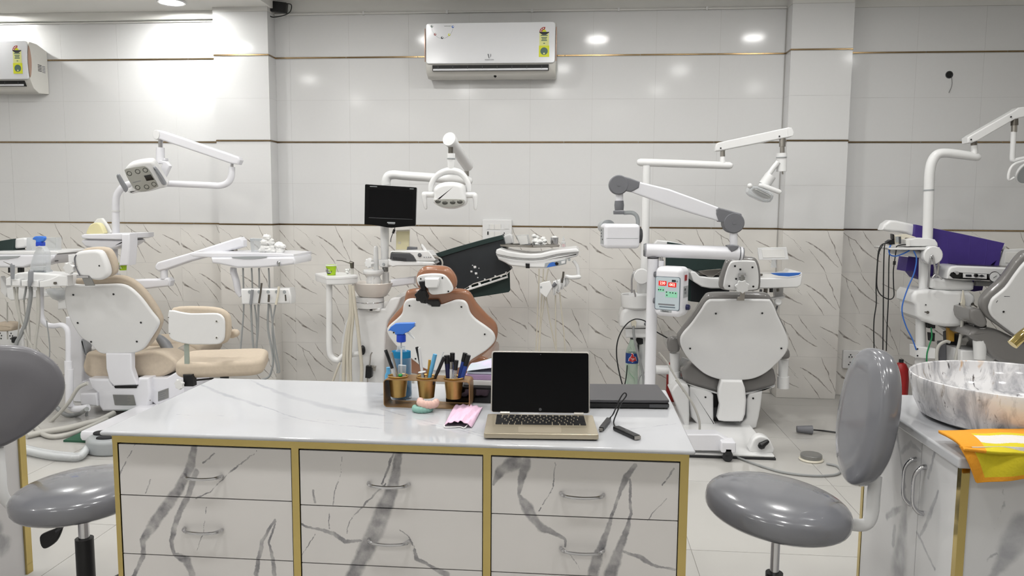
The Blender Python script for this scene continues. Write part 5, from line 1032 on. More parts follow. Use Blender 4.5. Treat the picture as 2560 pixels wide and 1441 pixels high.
M().slab(cat([B2.p + V((a, .12, b)) for a, b in ((-.28, .02), (-.24, .07), (0, .075), (.24, .07), (.28, .02), (.24, -.05), (0, -.06), (-.24, -.05))], 3), (0, 1, 0), .65, .03, .03, 4).to('seat_cushion', 'vinyl_brown', u2)
M().box(B2.p.x - .2, B2.p.x + .2, 4.72, 5.2, .1, B2.p.z - .06, .03).to('base_housing', 'white_plastic', u2); M().box(B2.p.x - .3, B2.p.x + .3, 4.3, 5.25, .002, .1, .02).to('base_plate', 'white_plastic', u2)
sl('A7', 4.66, [(1080, 1320), (1260, 1320), (1260, 1420), (1085, 1420)], .06, .01, 'white_plastic', 'link_bracket', u2)
# spittoon column
sl('A7', 4.86, [(455, 800), (560, 792), (690, 796), (735, 712), (780, 698), (832, 700), (800, 790), (722, 900), (702, 1000), (690, 1200), (684, 1500), (286, 1500), (308, 1200), (320, 1050), (350, 920), (392, 842)], .38, .014, 'white_plastic', 'unit_column', u2)
cz = P(*px('A7', 480, 1480), 4.86); M().box(cz.x - .14, cz.x + .14, 4.88, 5.22, .0, cz.z + .03, .02).to('unit_column_foot', 'white_plastic', u2)
BC = P(*px('D2', 1385, 1200), 4.90); e = lambda y: P(*px('D2', 1385, y), 4.90).z - BC.z
M().lathe([(.075, e(1345)), (.09, e(1330)), (.093, e(1215)), (.093, e(1085)), (.088, e(1070))], BC, seg=36).to('bowl_collar', 'white_plastic', u2); M().lathe([(.0945, e(1205)), (.0955, e(1195)), (.0945, e(1185))], BC, seg=36, cap=False).to('collar_trim', 'chrome', u2)
mat('bowl_white', (224, 217, 210), .2, var=.015); BW = P(*px('D2', 1455, 760), 4.90); e2 = lambda y: P(*px('D2', 1455, y), 4.90).z - BW.z
bw = M().lathe([(.075, e2(1075)), (.09, e2(1055)), (.112, e2(930)), (.128, e2(800)), (.133, e2(740)), (.131, e2(728)), (.124, e2(745)), (.10, e2(850)), (.03, e2(900))], BW, seg=40).to('spittoon_bowl', 'bowl_white', u2)
CS = P(*px('D2', 1475, 500), 4.90); e3 = lambda y: P(*px('D2', 1475, y), 4.90).z - CS.z
M().lathe([(.045, e3(760)), (.05, e3(690)), (.042, e3(610)), (.045, e3(570)), (.064, e3(520)), (.067, e3(470)), (.063, e3(430)), (.055, e3(440)), (.01, e3(470))], CS, seg=32).to('cup_rest', 'white_plastic', u2)
tb('D2', 4.94, [(1535, 420), (1535, 100), (1535, -95)], [62, 58, 48], 'white_plastic', 'cup_filler', u2, 0, 14, True); tb('D2', 4.86, [(1480, 590), (1455, 660), (1450, 780)], [45, 42, 38], 'white_plastic', 'bowl_rinse_pipe', u2, 3)
sl('D2', 4.84, [(1330, 1350), (1640, 1358), (1620, 1430), (1330, 1425)], .03, .004, 'white_plastic', 'valve_plate', u2); M().lathe([(.010, 0), (.009, .02), (.006, .03)], P(*px('D2', 1420, 1410), 4.84), (0, 0, 1), 14).to('valve_knob', 'black_plastic', u2)
sl('A7', 4.9, [(738, 548), (946, 522), (946, 586), (900, 592), (745, 612)], .07, .012, 'white_cool', 'lower_arm', u2)
tb('D2', 4.97, [(1770, 490), (1770, 600), (1770, 760)], [78, 80, 80], 'white_plastic', 'pole_base', u2, 0, 16); tb('A6', 4.97, [(693, 1260), (693, 1000), (693, 700), (700, 520)], [30, 36, 36, 36], 'white_plastic', 'monitor_pole', u2, 0, 16); tb('D2', 4.97, [(1760, 370), (1760, 475)], 72, 'steel_plate', 'pole_ring', u2, 0, 16)
knob(P(*px('D2', 1420, 265), 4.90), (-.5, -1, 0), .03, 'white_plastic', 'clamp_knob', u2, 8, .03); sl('D2', 4.92, [(1590, 190), (1830, 180), (1850, 240), (1820, 375), (1640, 372), (1590, 300)], .08, .01, 'white_plastic', 'pole_clamp', u2); M().lathe([(.010, 0), (.008, .006)], P(*px('D2', 1720, 300), 4.92), (0, -1, 0), 14).to('clamp_screw', 'panel_grey', u2)
# side shelf with cup
zs_ = P(*px('D2', 340, 592), 4.62).z
pl_ = [P(*px('D2', a, b), Y_) for a, b, Y_ in ((340, 592, 4.62), (72, 432, 4.84), (330, 400, 4.94), (760, 400, 4.94), (1010, 500, 4.84), (1105, 600, 4.74), (1000, 640, 4.70), (700, 580, 4.64))]
pl_ = [V((v.x, v.y, zs_)) for v in pl_]; M().slab(pl_, (0, 0, -1), .018, .005, .003, 2).to('side_shelf', 'white_plastic', u2)
cen = sum(pl_, V((0, 0, 0))) / len(pl_); M().slab([cen + (v - cen) * .98 + V((0, 0, -.017)) for v in pl_], (0, 0, -1), .036, .002, .01, 2).to('shelf_body', 'white_plastic', u2)
tb('A7', 4.70, [(216, 580), (216, 900), (218, 1140), (240, 1215), (295, 1240), (335, 1205), (400, 1192), (480, 1180)], [26, 26, 26, 26, 26, 25, 24, 24], 'white_plastic', 'shelf_tube', u2, 5, 14)
papercup(V((P(*px('D2', 440, 555), 4.70).x, 4.72, zs_ + .0005)), .064, .0255, .0335, 'green paper cup on the shelf of the brown chair', True)
for q_, r_, m_, nm in (([(590, 205), (720, 212), (890, 268)], [8, 10, 14], 'steel_dark', 'syringe_tip'), ([(905, 250), (960, 270), (965, 395)], [40, 55, 42], 'steel_dark', 'air_syringe'), ([(965, 395), (965, 560)], [34, 34], 'grey_hose_light', 'syringe_grip')): tb('D2', 4.80, q_, r_, m_, nm, u2, 0)
cb = thing('cotton_roll', 'small white cotton rolls on the brown chair shelf', 'cotton', P(*px('D2', 850, 500), 4.82)); cottonpile(cb, 'D2', 4.82, [(830, 440, 40), (880, 430, 40), (850, 490, 46)], 'cotton', 'roll')
for q_, r_ in (([(395, 590), (400, 700), (398, 850), (370, 1000), (345, 1200), (340, 1420)], 17), ([(392, 590), (405, 800), (385, 1000), (372, 1200), (380, 1420)], 14), ([(415, 600), (440, 800), (460, 950), (480, 1150), (495, 1300), (492, 1420)], 15), ([(400, 620), (420, 850), (405, 1050), (398, 1250), (402, 1420)], 12), ([(310, 1260), (280, 1330), (240, 1441)], 9)): tb('A7', 4.66, q_, r_, 'cream_hose', 'hose', u2, 5, 10)
pv = sl('A7', 4.80, [(528, 1288), (582, 1292), (580, 1385), (560, 1398), (522, 1392)], .04, .006, 'black_plastic', 'suction_valve', u2); tb('A7', 4.81, [(585, 1172), (572, 1195), (568, 1240), (562, 1290)], 5, 'steel', 'valve_hook', u2, 4); tb('A7', 4.81, [(545, 1395), (545, 1441)], 6, 'steel', 'valve_pin', u2, 0)
sl('A7', 4.80, [(580, 1285), (615, 1290), (610, 1335), (592, 1330), (590, 1305), (580, 1305)], .02, .003, 'steel', 'valve_bracket', u2); M().ell(P(*px('A7', 503, 1152), 4.84), .018, .018, .032).to('column_knob', 'black_plastic', u2)
# monitor
MN = Pl(px('D3', 780, 700), 4.84, -.03, .05)
mn = MN.slab('D3', [(125, 128), (150, 112), (800, 152), (1440, 192), (1450, 215), (1420, 1180), (1250, 1192), (1000, 1215), (800, 1234), (700, 1225), (400, 1168), (110, 1146)], 0, .035, .004, 'bezel_black', 'monitor', u2, 0)
MN.slab('D3', [(225, 232), (1362, 290), (1345, 1010), (222, 962)], -.0012, .002, 0, 'screen_black', 'screen', mn, 0); MN.slab('D3', [(225, 965), (1350, 1012), (1350, 1024), (225, 978)], -.001, .002, 0, 'dark_grey', 'screen_edge', mn, 0)
for a, b, w_, h_ in ((700, 1082, 205, 32), (725, 1122, 170, 12), (255, 160, 185, 16), (1280, 222, 100, 16)): MN.slab('D3', [(a, b), (a + w_, b + w_ * .045), (a + w_, b + h_ + w_ * .045), (a, b + h_)], -.001, .0016, 0, 'panel_grey', 'maker_print', mn, 0)
sl('A6', 4.86, [(650, 650), (740, 650), (740, 760), (650, 760)], .08, .01, 'black_plastic', 'monitor_mount', u2)
tb('D3', 4.87, [(905, 1200), (890, 1260), (865, 1320), (835, 1400), (800, 1500), (790, 1600)], 9, 'black_plastic', 'monitor_cable', u2, 4, 8); tb('D3', 4.87, [(885, 1275), (850, 1375)], 32, 'black_plastic', 'cable_ferrite', u2, 0, 8)
# lamp 2
tb('A6', 4.97, [(705, 560), (705, 520), (725, 480), (780, 470), (850, 478), (1100, 495), (1410, 520)], 37, 'white_plastic', 'lamp_pole', u2, 6, 16, True); tb('A6', 4.97, [(705, 600), (705, 545)], 36, 'white_plastic', 'lamp_pole_foot', u2, 0, 16); tb('A6', 4.97, [(1395, 490), (1395, 400)], 19, 'steel', 'arm_pin', u2, 0)
M().tube(L('A6', 4.6, [(1247, 165, 4.50), (1405, 395, 4.95)]), [.036, .036], 16).to('lamp_arm', 'white_plastic', u2); M().lathe([(.001, -.006), (.04, -.004), (.042, .0), (.04, .03)], P(*px('A6', 1245, 165), 4.50), (.3, 1, -.3), 20).to('arm_end_cap', 'white_plastic', u2)
tb('A6', 4.52, [(1258, 205), (1258, 292)], 20, 'steel_dark', 'lamp_pin', u2, 0); tb('A6', 4.52, [(1262, 288), (1262, 350), (1262, 425)], [33, 34, 28], 'white_plastic', 'lamp_neck', u2, 0, 16); tb('A6', 4.515, [(1262, 328), (1262, 336)], 35, 'panel_grey', 'neck_seam', u2, 0, 16)
tb('A6', 4.52, [(1085, 615), (1090, 560), (1125, 495), (1185, 452), (1260, 435), (1335, 452), (1385, 500), (1412, 560), (1415, 615)], [20, 22, 24, 28, 32, 28, 24, 22, 20], 'white_plastic', 'lamp_yoke', u2, 5, 14)
lh = sl('A6', 4.425, [(1110, 640), (1106, 600), (1130, 560), (1190, 535), (1260, 530), (1330, 540), (1365, 572), (1376, 640), (1384, 690), (1362, 730), (1300, 756), (1240, 764), (1170, 750), (1110, 715), (1102, 690)], .14, .028, 'white_plastic', 'lamp_head', u2, 3)
sl('A6', 4.418, [(1114, 692), (1135, 680), (1250, 678), (1352, 682), (1374, 694), (1362, 724), (1300, 745), (1230, 750), (1160, 736)], .02, .002, 'lens_face', 'lamp_face', lh, 2)
for a, b in ((1148, 700), (1208, 712), (1275, 708), (1336, 704)): M().ell(P(*px('A6', a, b), 4.417), .0165, .004, .0105).to('lamp_lens', 'lens_dark', lh)
for s_ in (0, 1):
    g = ([(1108, 642), (1040, 640)], [(1032, 640), (1034, 690), (1045, 755)]) if not s_ else ([(1380, 646), (1460, 645)], [(1464, 648), (1472, 700), (1470, 762)])
    tb('A6', 4.49, g[0], 24, 'white_plastic', 'handle_stub', u2, 0, 12, True); tb('A6', 4.485, g[1], [24, 19, 13], 'white_plastic', 'lamp_handle', u2, 3, 12, True)
# ultrasonic scaler on its bracket
sl('A7', 4.80, [(720, 372), (760, 384), (1110, 393), (1122, 412), (1100, 428), (790, 432), (760, 440), (722, 420)], .18, .008, 'white_plastic', 'bracket_shelf', u2)
us = thing('scaler_unit', 'white and grey ultrasonic scaler box on the bracket of the brown chair', 'device', P(*px('A7', 930, 392), 4.85)); zsc = 4.80
sl('A7', zsc, [(738, 305), (930, 298), (1070, 304), (1128, 378), (1116, 391), (962, 391), (935, 345), (905, 325), (745, 320)], .15, .008, 'white_plastic', 'case_top', us); sl('A7', zsc - .004, [(742, 320), (905, 326), (935, 346), (962, 391), (862, 391), (735, 372)], .15, .004, 'dark_grey', 'case_side', us)
for k in range(9): sl('A7', zsc - .006, [(765 + k * 13, 352 + k * 1.5), (771 + k * 13, 352 + k * 1.5), (771 + k * 13, 372 + k * 1.5), (765 + k * 13, 372 + k * 1.5)], .004, 0, 'rubber', 'vent_slot', us)
M().lathe([(.012, 0), (.0115, .01), (.008, .012)], P(*px('A7', 993, 337), zsc - .002), (0, -1, .3), 18).to('dial', 'dark_grey', us)
for k in range(4): M().ell(P(*px('A7', 1030 + k * 19, 354), zsc - .002), .004, .003, .004).to('button', 'panel_grey', us)
tb('A7', zsc + .05, [(1008, 245), (1030, 280), (1062, 330)], [8, 14, 14], 'white_plastic', 'handpiece', us, 0); tb('A7', zsc + .02, [(1098, 348), (1152, 358)], 12, 'steel', 'connector', us, 0); tb('A7', zsc + .02, [(1150, 358), (1175, 372), (1188, 405), (1180, 445)], 7, 'grey_hose_light', 'cable', us, 4); tb('A7', zsc + .06, [(1118, 385), (1130, 430), (1128, 460)], 7, 'grey_hose_light', 'cable', us, 4)
mat('cream_card', (224, 216, 178), .6, var=.03); cc = thing('cream_card', 'cream plastic card standing behind the scaler box', 'card', P(*px('A7', 845, 298), 4.99)); sl('A7', 4.97, [(790, 122), (905, 118), (898, 298), (788, 292)], .012, .002, 'cream_card', 'card', cc); sl('A7', 4.966, [(790, 122), (905, 118), (904, 132), (790, 134)], .014, .001, 'ivory_plastic', 'card_edge', cc); sl('A7', 4.968, [(808, 222), (830, 222), (830, 242), (808, 242)], .004, 0, 'ivory_plastic', 'card_print', cc)
sl('A7', 4.95, [(790, 290), (960, 292), (960, 304), (790, 302)], .08, .002, 'paper_white', 'card_foot', cc); sl('A7', 4.95, [(885, 265), (960, 270), (962, 296), (880, 292)], .05, .004, 'mid_grey', 'card_clip', cc)
# arm, sheet and tray 2
sl('A7', 5.03, [(1110, 345), (1700, 175), (1765, 150), (1785, 168), (1795, 235), (1730, 255), (1120, 420)], .09, .014, 'white_plastic', 'spring_arm', u2); tb('A7', 5.08, [(1738, 240), (1738, 275)], 16, 'steel', 'tray_pin', u2, 0)
sh2 = thing('plastic_sheet', 'dark green sheet with white border over the middle tray arm', 'sheet', P(*px('A7', 1500, 640), 5.0))
def drape(c, Y, outline, name, m_, par, th=.012, k=0): return sl(c, Y, outline, th, .003, m_, name, par, k)
drape('A7', 4.985, [(1098, 332), (1250, 284), (1400, 242), (1560, 198), (1700, 165), (1715, 205), (1728, 258), (1692, 285), (1700, 372), (1730, 405), (1762, 432), (1776, 460), (1752, 482), (1600, 535), (1450, 580), (1330, 658), (1300, 600), (1285, 540), (1200, 460), (1130, 440), (1108, 390)], 'sheet', 'sheet_black', sh2, .13)
drape('A7', 4.975, [(1098, 332), (1250, 284), (1400, 242), (1560, 198), (1700, 165), (1714, 200), (1560, 240), (1400, 285), (1250, 330), (1125, 372)], 'fold_highlight', 'sheet_green', sh2, .14)  # lighter strip along the top: fold highlight put into the colour
drape('A7', 5.02, [(1330, 655), (1450, 590), (1745, 500), (1762, 476), (1767, 640), (1755, 655), (1600, 680), (1420, 706), (1380, 690)], 'sheet_lining', 'sheet_green', sh2, .02)
tb('A7', 4.98, [(1330, 660), (1450, 620), (1600, 572), (1745, 525), (1732, 480)], 9, 'print_white', 'border_strip', sh2, 0, 6)
for (a, b, r_) in ((1465, 440, 13), (1475, 495, 12), (1435, 478, 10), (1490, 530, 6), (1445, 425, 5), (1500, 450, 5), (1425, 610, 13), (1505, 585, 12), (1600, 550, 10), (1550, 545, 8), (1690, 520, 10), (1640, 518, 9), (1565, 580, 5), (1380, 630, 7), (1350, 640, 6)):
    p_ = P(*px('A7', a, b), 4.984); s_ = r_ / 3.43 * 5 / FPX; M().slab([p_ + V((x_ * s_, 0, z_ * s_)) for x_, z_ in ((-1, .3), (-.6, 1), (0, .7), (.6, 1), (1, .2), (.6, -1), (.2, -.2), (-.4, -1))], (0, 1, 0), .003).to('tooth_print', 'print_white', sh2)
T2 = 4.83
t2 = sl('E7', T2, [(385, 900), (400, 832), (480, 806), (700, 872), (1000, 920), (1250, 938), (1480, 930), (1700, 880), (2000, 835), (2380, 800), (2438, 850), (2430, 905), (2150, 930), (1900, 962), (1700, 1010), (1550, 1050), (1350, 1072), (1100, 1068), (800, 1038), (400, 962)], .36, .01, 'white_plastic', 'tray_top', u2, 0)
sl('E7', T2 + .005, [(400, 965), (800, 1042), (1200, 1075), (1550, 1056), (1900, 968), (2430, 908), (2420, 960), (2380, 1005), (2140, 1062), (2120, 1190), (1900, 1240), (1600, 1290), (1200, 1280), (750, 1232), (600, 1150), (450, 1078)], .32, .012, 'white_plastic', 'tray_body', u2, 0)
tb('E7', T2 - .002, [(400, 962), (800, 1038), (1200, 1070), (1550, 1050), (1900, 962), (2430, 905)], 10, 'chrome', 'tray_trim', u2, 3, 6)
pn = sl('E7', T2 - .001, [(1600, 1165), (2100, 1072), (2120, 1085), (2110, 1190), (1600, 1282), (1585, 1262)], .01, .001, 'panel_grey', 'control_panel', u2); sl('E7', T2 - .003, [(1640, 1272), (1700, 1175), (1780, 1140), (1850, 1150), (1880, 1200), (1900, 1225)], .008, 0, 'print_blue', 'panel_print', pn); sl('E7', T2 - .003, [(2000, 1120), (2095, 1100), (2088, 1165), (2005, 1182)], .008, 0, 'print_white', 'panel_window', pn)
M().lathe([(.011, 0), (.009, .016)], P(*px('E7', 1885, 1178), T2), (.2, -1, 0), 16).to('panel_knob', 'black_plastic', pn); sl('E7', T2 - .002, [(1120, 1172), (1222, 1178), (1220, 1295), (1125, 1290)], .02, .003, 'black_plastic', 'tray_socket', u2); M().lathe([(.009, 0), (.008, .016)], P(*px('E7', 2195, 1080), T2 + .01), (0, -1, 0), 14).to('tray_knob', 'panel_grey', u2)
zt2 = P(*px('E7', 2300, 806), T2).z
dm = [P(*px('E7', a, b), Y_) for a, b, Y_ in ((505, 800, 4.98), (1210, 740, 5.14), (1945, 795, 5.0), (1290, 910, 4.85))]; dm = [V((v.x, v.y, zt2 + .001)) for v in dm]; cen = sum(dm, V((0, 0, 0))) / 4
M().slab(dm, (0, 0, 1), .004, 0, 0).to('steel_tray', 'steel', u2)
for i in range(4): M().tube([dm[i] + V((0, 0, .010)), dm[(i + 1) % 4] + V((0, 0, .010))], .006, 6).to('steel_tray_rim', 'steel', u2)
o = thing('clear_box', 'clear tilted plastic box on the middle tray', 'box', P(*px('E7', 1080, 740), 5.08)); sl('E7', 5.06, [(880, 480), (1190, 460), (1250, 710), (985, 742)], .05, .003, 'clear_film', 'box_wall', o); sl('E7', 5.055, [(910, 495), (1150, 480), (1190, 690), (990, 712)], .002, .0, 'paper_white', 'box_liner', o)
o = thing('cotton_pile', 'white cotton pile on the middle tray', 'cotton', P(*px('E7', 1450, 740), 5.08)); cottonpile(o, 'E7', 5.08, [(1330, 500, 60), (1400, 540, 70), (1370, 620, 90), (1470, 640, 80), (1560, 560, 60), (1590, 620, 60), (1540, 690, 70), (1420, 700, 70), (1620, 720, 50), (1330, 690, 60)])
o = thing('steel_cup', 'small steel cup filled with cotton on the middle tray', 'cup', V((P(*px('E7', 1830, 745), 5.05).x, 5.05, zt2))); bp_ = V(o.location); M().lathe([(.024, .004), (.026, .006), (.027, .046), (.028, .048), (.025, .047), (.022, .008)], bp_ + V((0, 0, .012)), seg=24).to('cup', 'chrome', o); M().ell(bp_ + V((0, 0, .06)), .019, .019, .010).to('cotton', 'cotton', o)
mat('pink_fluid', (222, 190, 190), .2, var=.05); o = thing('glass_vial', 'small glass vial with pink content on the middle tray', 'vial', V((P(*px('E7', 2055, 800), 5.0).x, 5.0, zt2))); bp_ = V(o.location); M().lathe([(.012, .0005), (.0135, .002), (.0135, .032), (.006, .038), (.006, .05), (.011, .052), (.004, .056), (.003, .072)], bp_, seg=18).to('body', 'clear_plastic', o); M().lathe([(.012, .002), (.012, .02)], bp_, seg=18).to('content', 'pink_fluid', o)
hd2 = sl('B1', 4.78, [(640, 722), (668, 706), (738, 694), (764, 752), (708, 850), (692, 846), (640, 800)], .03, .006, 'white_plastic', 'handpiece_holder', u2); M().lathe([(.007, 0), (.007, .002)], P(*px('B1', 655, 753), 4.78), (0, -1, 0), 16).to('holder_screw', 'panel_grey', hd2)
for k in range(4): sl('B1', 4.80 + k * .02, [(768 + k * 38, 700 - k * 12), (800 + k * 38, 690 - k * 12), (815 + k * 36, 752 - k * 14), (788 + k * 36, 830 - k * 28), (772 + k * 36, 835 - k * 28), (762 + k * 38, 760 - k * 14)], .08, .008, 'white_plastic', 'holder_block', u2)
tb('B1', 4.85, [(895, 648), (940, 660), (1015, 655)], [16, 20, 20], 'white_plastic', 'holder_arm', u2, 3, 12, True); tb('B1', 4.86, [(1010, 655), (1000, 560), (960, 500)], 16, 'white_plastic', 'holder_hanger', u2, 4)
tb('B1', 4.79, [(795, 715), (765, 745)], [20, 14], 'mid_grey', 'handpiece', u2, 0); tb('B1', 4.80, [(868, 605), (862, 660), (850, 710)], [9, 10, 12], 'steel_dark', 'handpiece', u2, 0)
for q_ in ([(636, 578), (634, 700), (628, 850), (618, 1100), (606, 1380)], [(678, 578), (668, 760), (650, 1000), (630, 1380)], [(722, 578), (700, 700), (680, 900), (650, 1150), (640, 1380)], [(792, 828), (792, 1000), (795, 1200), (800, 1380)], [(832, 800), (845, 950), (868, 1150), (886, 1380)], [(704, 846), (725, 1000), (760, 1180), (802, 1380)]): tb('B1', 4.84, q_, 6.5, 'cream_hose', 'hose', u2, 5, 8)
# ================================================================== unit 3: grey chair right of the middle
B3_ = Pl(px('B3', 1190, 1272), 4.74, .24)
u3 = thing('dental_chair', 'grey dental chair with large white back shell right of the desk', 'dental chair', (B3_.p.x, 4.85, 0), 'dental chairs')
B3_.slab('B3', [(985, 546), (1020, 541), (1250, 540), (1500, 541), (1540, 552), (1572, 605), (1602, 682), (1660, 802), (1694, 890), (1700, 955), (1672, 1030), (1600, 1112), (1500, 1200), (1400, 1250), (1300, 1268), (1190, 1272), (1080, 1263), (980, 1230), (900, 1180), (800, 1080), (737, 980), (722, 900), (752, 838), (822, 758), (900, 650), (950, 572)], 0, .026, .012, 'white_plastic', 'back_shell', u3, 3)
B3_.slab('B3', [(985, 508), (1100, 500), (1300, 500), (1450, 500), (1530, 516), (1572, 575), (1612, 675), (1680, 812), (1704, 900), (1702, 960), (1650, 1055), (1500, 1200), (1300, 1266), (1080, 1262), (900, 1185), (790, 1075), (722, 985), (700, 900), (728, 848), (808, 742), (895, 615), (942, 542)], .022, .065, .026, 'vinyl_dark', 'back_cushion', u3, 3)
B3_.dots('B3', [(1043, 663), (1460, 660), (811, 978), (1632, 977)], 9, 'black_plastic', 'screw', u3, -.001, 'white_paint')
H3 = Pl(px('B3', 1270, 470), 4.52, .14)
H3.slab('B3', [(1082, 420), (1086, 365), (1112, 280), (1150, 197), (1200, 172), (1380, 170), (1432, 202), (1456, 300), (1456, 430), (1420, 470), (1300, 478), (1160, 470), (1098, 455)], .016, .07, .026, 'vinyl_dark', 'headrest_cushion', u3, 3)
H3.slab('B3', [(1114, 400), (1130, 320), (1166, 222), (1212, 192), (1370, 190), (1408, 212), (1430, 310), (1428, 420), (1400, 450), (1270, 456), (1142, 450), (1116, 432)], 0, .02, .007, 'white_plastic', 'headrest_shell', u3, 3)
H3.dots('B3', [(1215, 236), (1372, 247), (1263, 266), (1225, 351), (1163, 416), (1380, 420)], 9, 'black_plastic', 'screw', u3)
M().tube([v + H3.n * .014 for v in H3.on('B3', [(1242, 312), (1308, 312)])], .011, 12).to('headrest_pin', 'chrome', u3); M().tube([v + H3.n * .012 for v in H3.on('B3', [(1275, 310), (1278, 390)])], .015, 12).to('headrest_slide', 'steel_plate', u3)
knob(H3.on('B3', [(1272, 412)])[0] + H3.n * .012, H3.n, .036, 'white_plastic', 'headrest_knob', u3, 7, .022); M().slab([v + H3.n * .0 for v in H3.on('B3', [(1268, 472), (1306, 470), (1300, 548), (1232, 548), (1240, 520), (1262, 515)])], -H3.n, .012, .001).to('headrest_bracket', 'steel', u3)
sl('B3', 4.80, [(738, 1200), (760, 1150), (830, 1110), (1000, 1230), (1190, 1255), (1400, 1235), (1540, 1140), (1588, 1230), (1580, 1310), (1480, 1350), (1320, 1378), (1190, 1382), (1060, 1375), (900, 1330), (770, 1290)], .5, .025, 'vinyl_dark', 'seat_cushion', u3, 2); sl('B3', 4.79, [(760, 1290), (900, 1332), (1060, 1378), (1190, 1386), (1320, 1382), (1480, 1352), (1580, 1312), (1570, 1330), (1320, 1396), (1060, 1392), (900, 1348)], .4, .003, 'white_plastic', 'seat_pan', u3)
sl('B4', 4.70, [(832, 560), (836, 480), (862, 385), (1088, 390), (1118, 470), (1132, 600), (1120, 750), (1092, 822), (1060, 832), (900, 830), (838, 820), (824, 790), (850, 650)], .07, .016, 'white_plastic', 'link_bracket', u3, 0)
bh = sl('B4', 4.77, [(520, 480), (532, 455), (640, 478), (748, 510), (780, 545), (782, 815), (805, 856), (1065, 862), (1095, 828), (1128, 790), (1130, 590), (1165, 532), (1300, 505), (1285, 650), (1262, 780), (1235, 890), (1180, 912), (980, 905), (800, 892), (620, 865), (545, 780), (525, 650)], .32, .012, 'white_plastic', 'base_housing', u3)
sl('B4', 4.83, [(775, 520), (1135, 520), (1135, 850), (775, 858)], .2, 0, 'black_plastic', 'base_opening', bh); Q3 = Pl(px('B4', 700, 600), 4.768, 0); Q3.dots('B4', [(693, 566), (1198, 578)], 10, 'black_plastic', 'screw', bh)
sl('B4', 4.72, [(328, 510), (372, 440), (430, 412), (505, 436), (522, 470), (524, 872), (478, 872), (400, 690)], .2, .014, 'white_paint', 'plastic_can', u3)  # stands for a translucent plastic can before the base, simplified to a slab
fr = F(1940, 1152, 0); M().box(.60, fr.x, fr.y, 5.2, .0, .012, .003).to('base_rubber', 'rubber', u3); M().box(.605, fr.x - .006, fr.y + .006, 5.19, .0118, .026, .006).to('base_plate', 'white_plastic', u3)
zb = P(*px('B4', 900, 895), 4.77).z; M().box(B3_.p.x - .16, B3_.p.x + .16, 4.82, 5.15, .05, max(zb + .04, .12), .01).to('lift_column', 'dark_grey', u3)
sl('B4', fr.y + .05, [(1170, 1158), (1178, 1070), (1210, 1005), (1280, 976), (1360, 1002), (1400, 1062), (1418, 1160)], .07, .012, 'white_plastic', 'pedal_dome', u3, 2); tb('B4', fr.y + .03, [(1290, 1080), (1312, 1062), (1345, 1040)], [40, 30, 24], 'black_plastic', 'pedal_stick', u3, 0, 12, True)
for sx_, pad, post, sleeve in ((0, [(612, 882), (712, 880), (722, 960), (720, 1000), (690, 1022), (640, 1018), (612, 985)], [(672, 1018), (672, 1190)], [(670, 1185), (668, 1290)]), (1, [(1640, 1010), (1700, 985), (1718, 1040), (1705, 1072), (1660, 1080), (1630, 1060)], [(1655, 1078), (1650, 1232)], [(1650, 1230), (1650, 1335)])):
    sl('B3', 4.80, pad, .26, .02, 'vinyl_dark', 'armrest', u3, 2); tb('B3', 4.88, post, [44, 36] if not sx_ else [42, 40], 'white_plastic', 'armrest_post', u3, 0, 14); tb('B3', 4.88, sleeve, 50, 'white_plastic', 'armrest_sleeve', u3, 0, 14)
tb('B3', 4.93, [(500, 1170), (640, 1172)], 40, 'white_plastic', 'armrest_bar', u3, 0, 12); sl('B3', 4.90, [(720, 1090), (742, 1060), (800, 1080), (840, 1130), (760, 1160), (735, 1250), (715, 1180)], .02, .004, 'clear_film', 'seat_cover_film', u3)
# pole, lamp
tb('B2', 5.03, [(497, 1330), (503, 900), (512, 440)], [34, 31, 30], 'white_plastic', 'lamp_pole', u3, 0, 14); tb('B2', 5.03, [(462, 413), (800, 425), (1190, 440)], [30, 31, 28], 'white_plastic', 'upper_arm', u3, 0, 14, True); tb('B2', 5.03, [(1135, 430), (1135, 365)], [26, 18], 'white_plastic', 'arm_stub', u3, 0); tb('B2', 5.03, [(1135, 366), (1135, 300)], 19, 'steel', 'arm_pin', u3, 0)
sl('B2', 5.0, [(1076, 290), (1082, 262), (1100, 250), (1680, 124), (1712, 138), (1720, 170), (1714, 195), (1690, 206), (1112, 320), (1076, 320)], .07, .008, 'white_plastic', 'lamp_arm', u3); q3 = Pl(px('B2', 1300, 250), 4.998, 0); q3.dots('B2', [(1119, 297), (1600, 200)], 6, 'black_plastic', 'arm_screw', u3)
sl('B2', 4.995, [(1668, 132), (1700, 128), (1720, 165), (1714, 196), (1672, 206)], .05, .004, 'white_paint', 'arm_end_cap', u3); tb('B2', 5.02, [(1625, 205), (1624, 285)], 24, 'steel', 'lamp_pin', u3, 0); tb('B2', 5.02, [(1624, 280), (1624, 340)], 17, 'steel', 'lamp_pin', u3, 0); tb('B2', 5.02, [(1618, 338), (1618, 488)], [40, 38], 'white_plastic', 'lamp_neck', u3, 0, 16); tb('B2', 5.015, [(1618, 370), (1618, 376)], 41, 'panel_grey', 'neck_seam', u3, 0, 16); tb('B2', 5.02, [(1626, 485), (1626, 512)], 6, 'steel', 'neck_pin', u3, 0)
tb('B2', 5.0, [(1590, 410), (1545, 465), (1500, 530)], [20, 20, 22], 'white_plastic', 'lamp_branch', u3, 0, 12); tb('B2', 4.98, [(1530, 520), (1475, 600)], [42, 44], 'white_plastic', 'lamp_body', u3, 0, 16); tb('B2', 4.94, [(1448, 602), (1520, 625), (1598, 655)], 19, 'white_plastic', 'lamp_handle', u3, 0, 12, True)
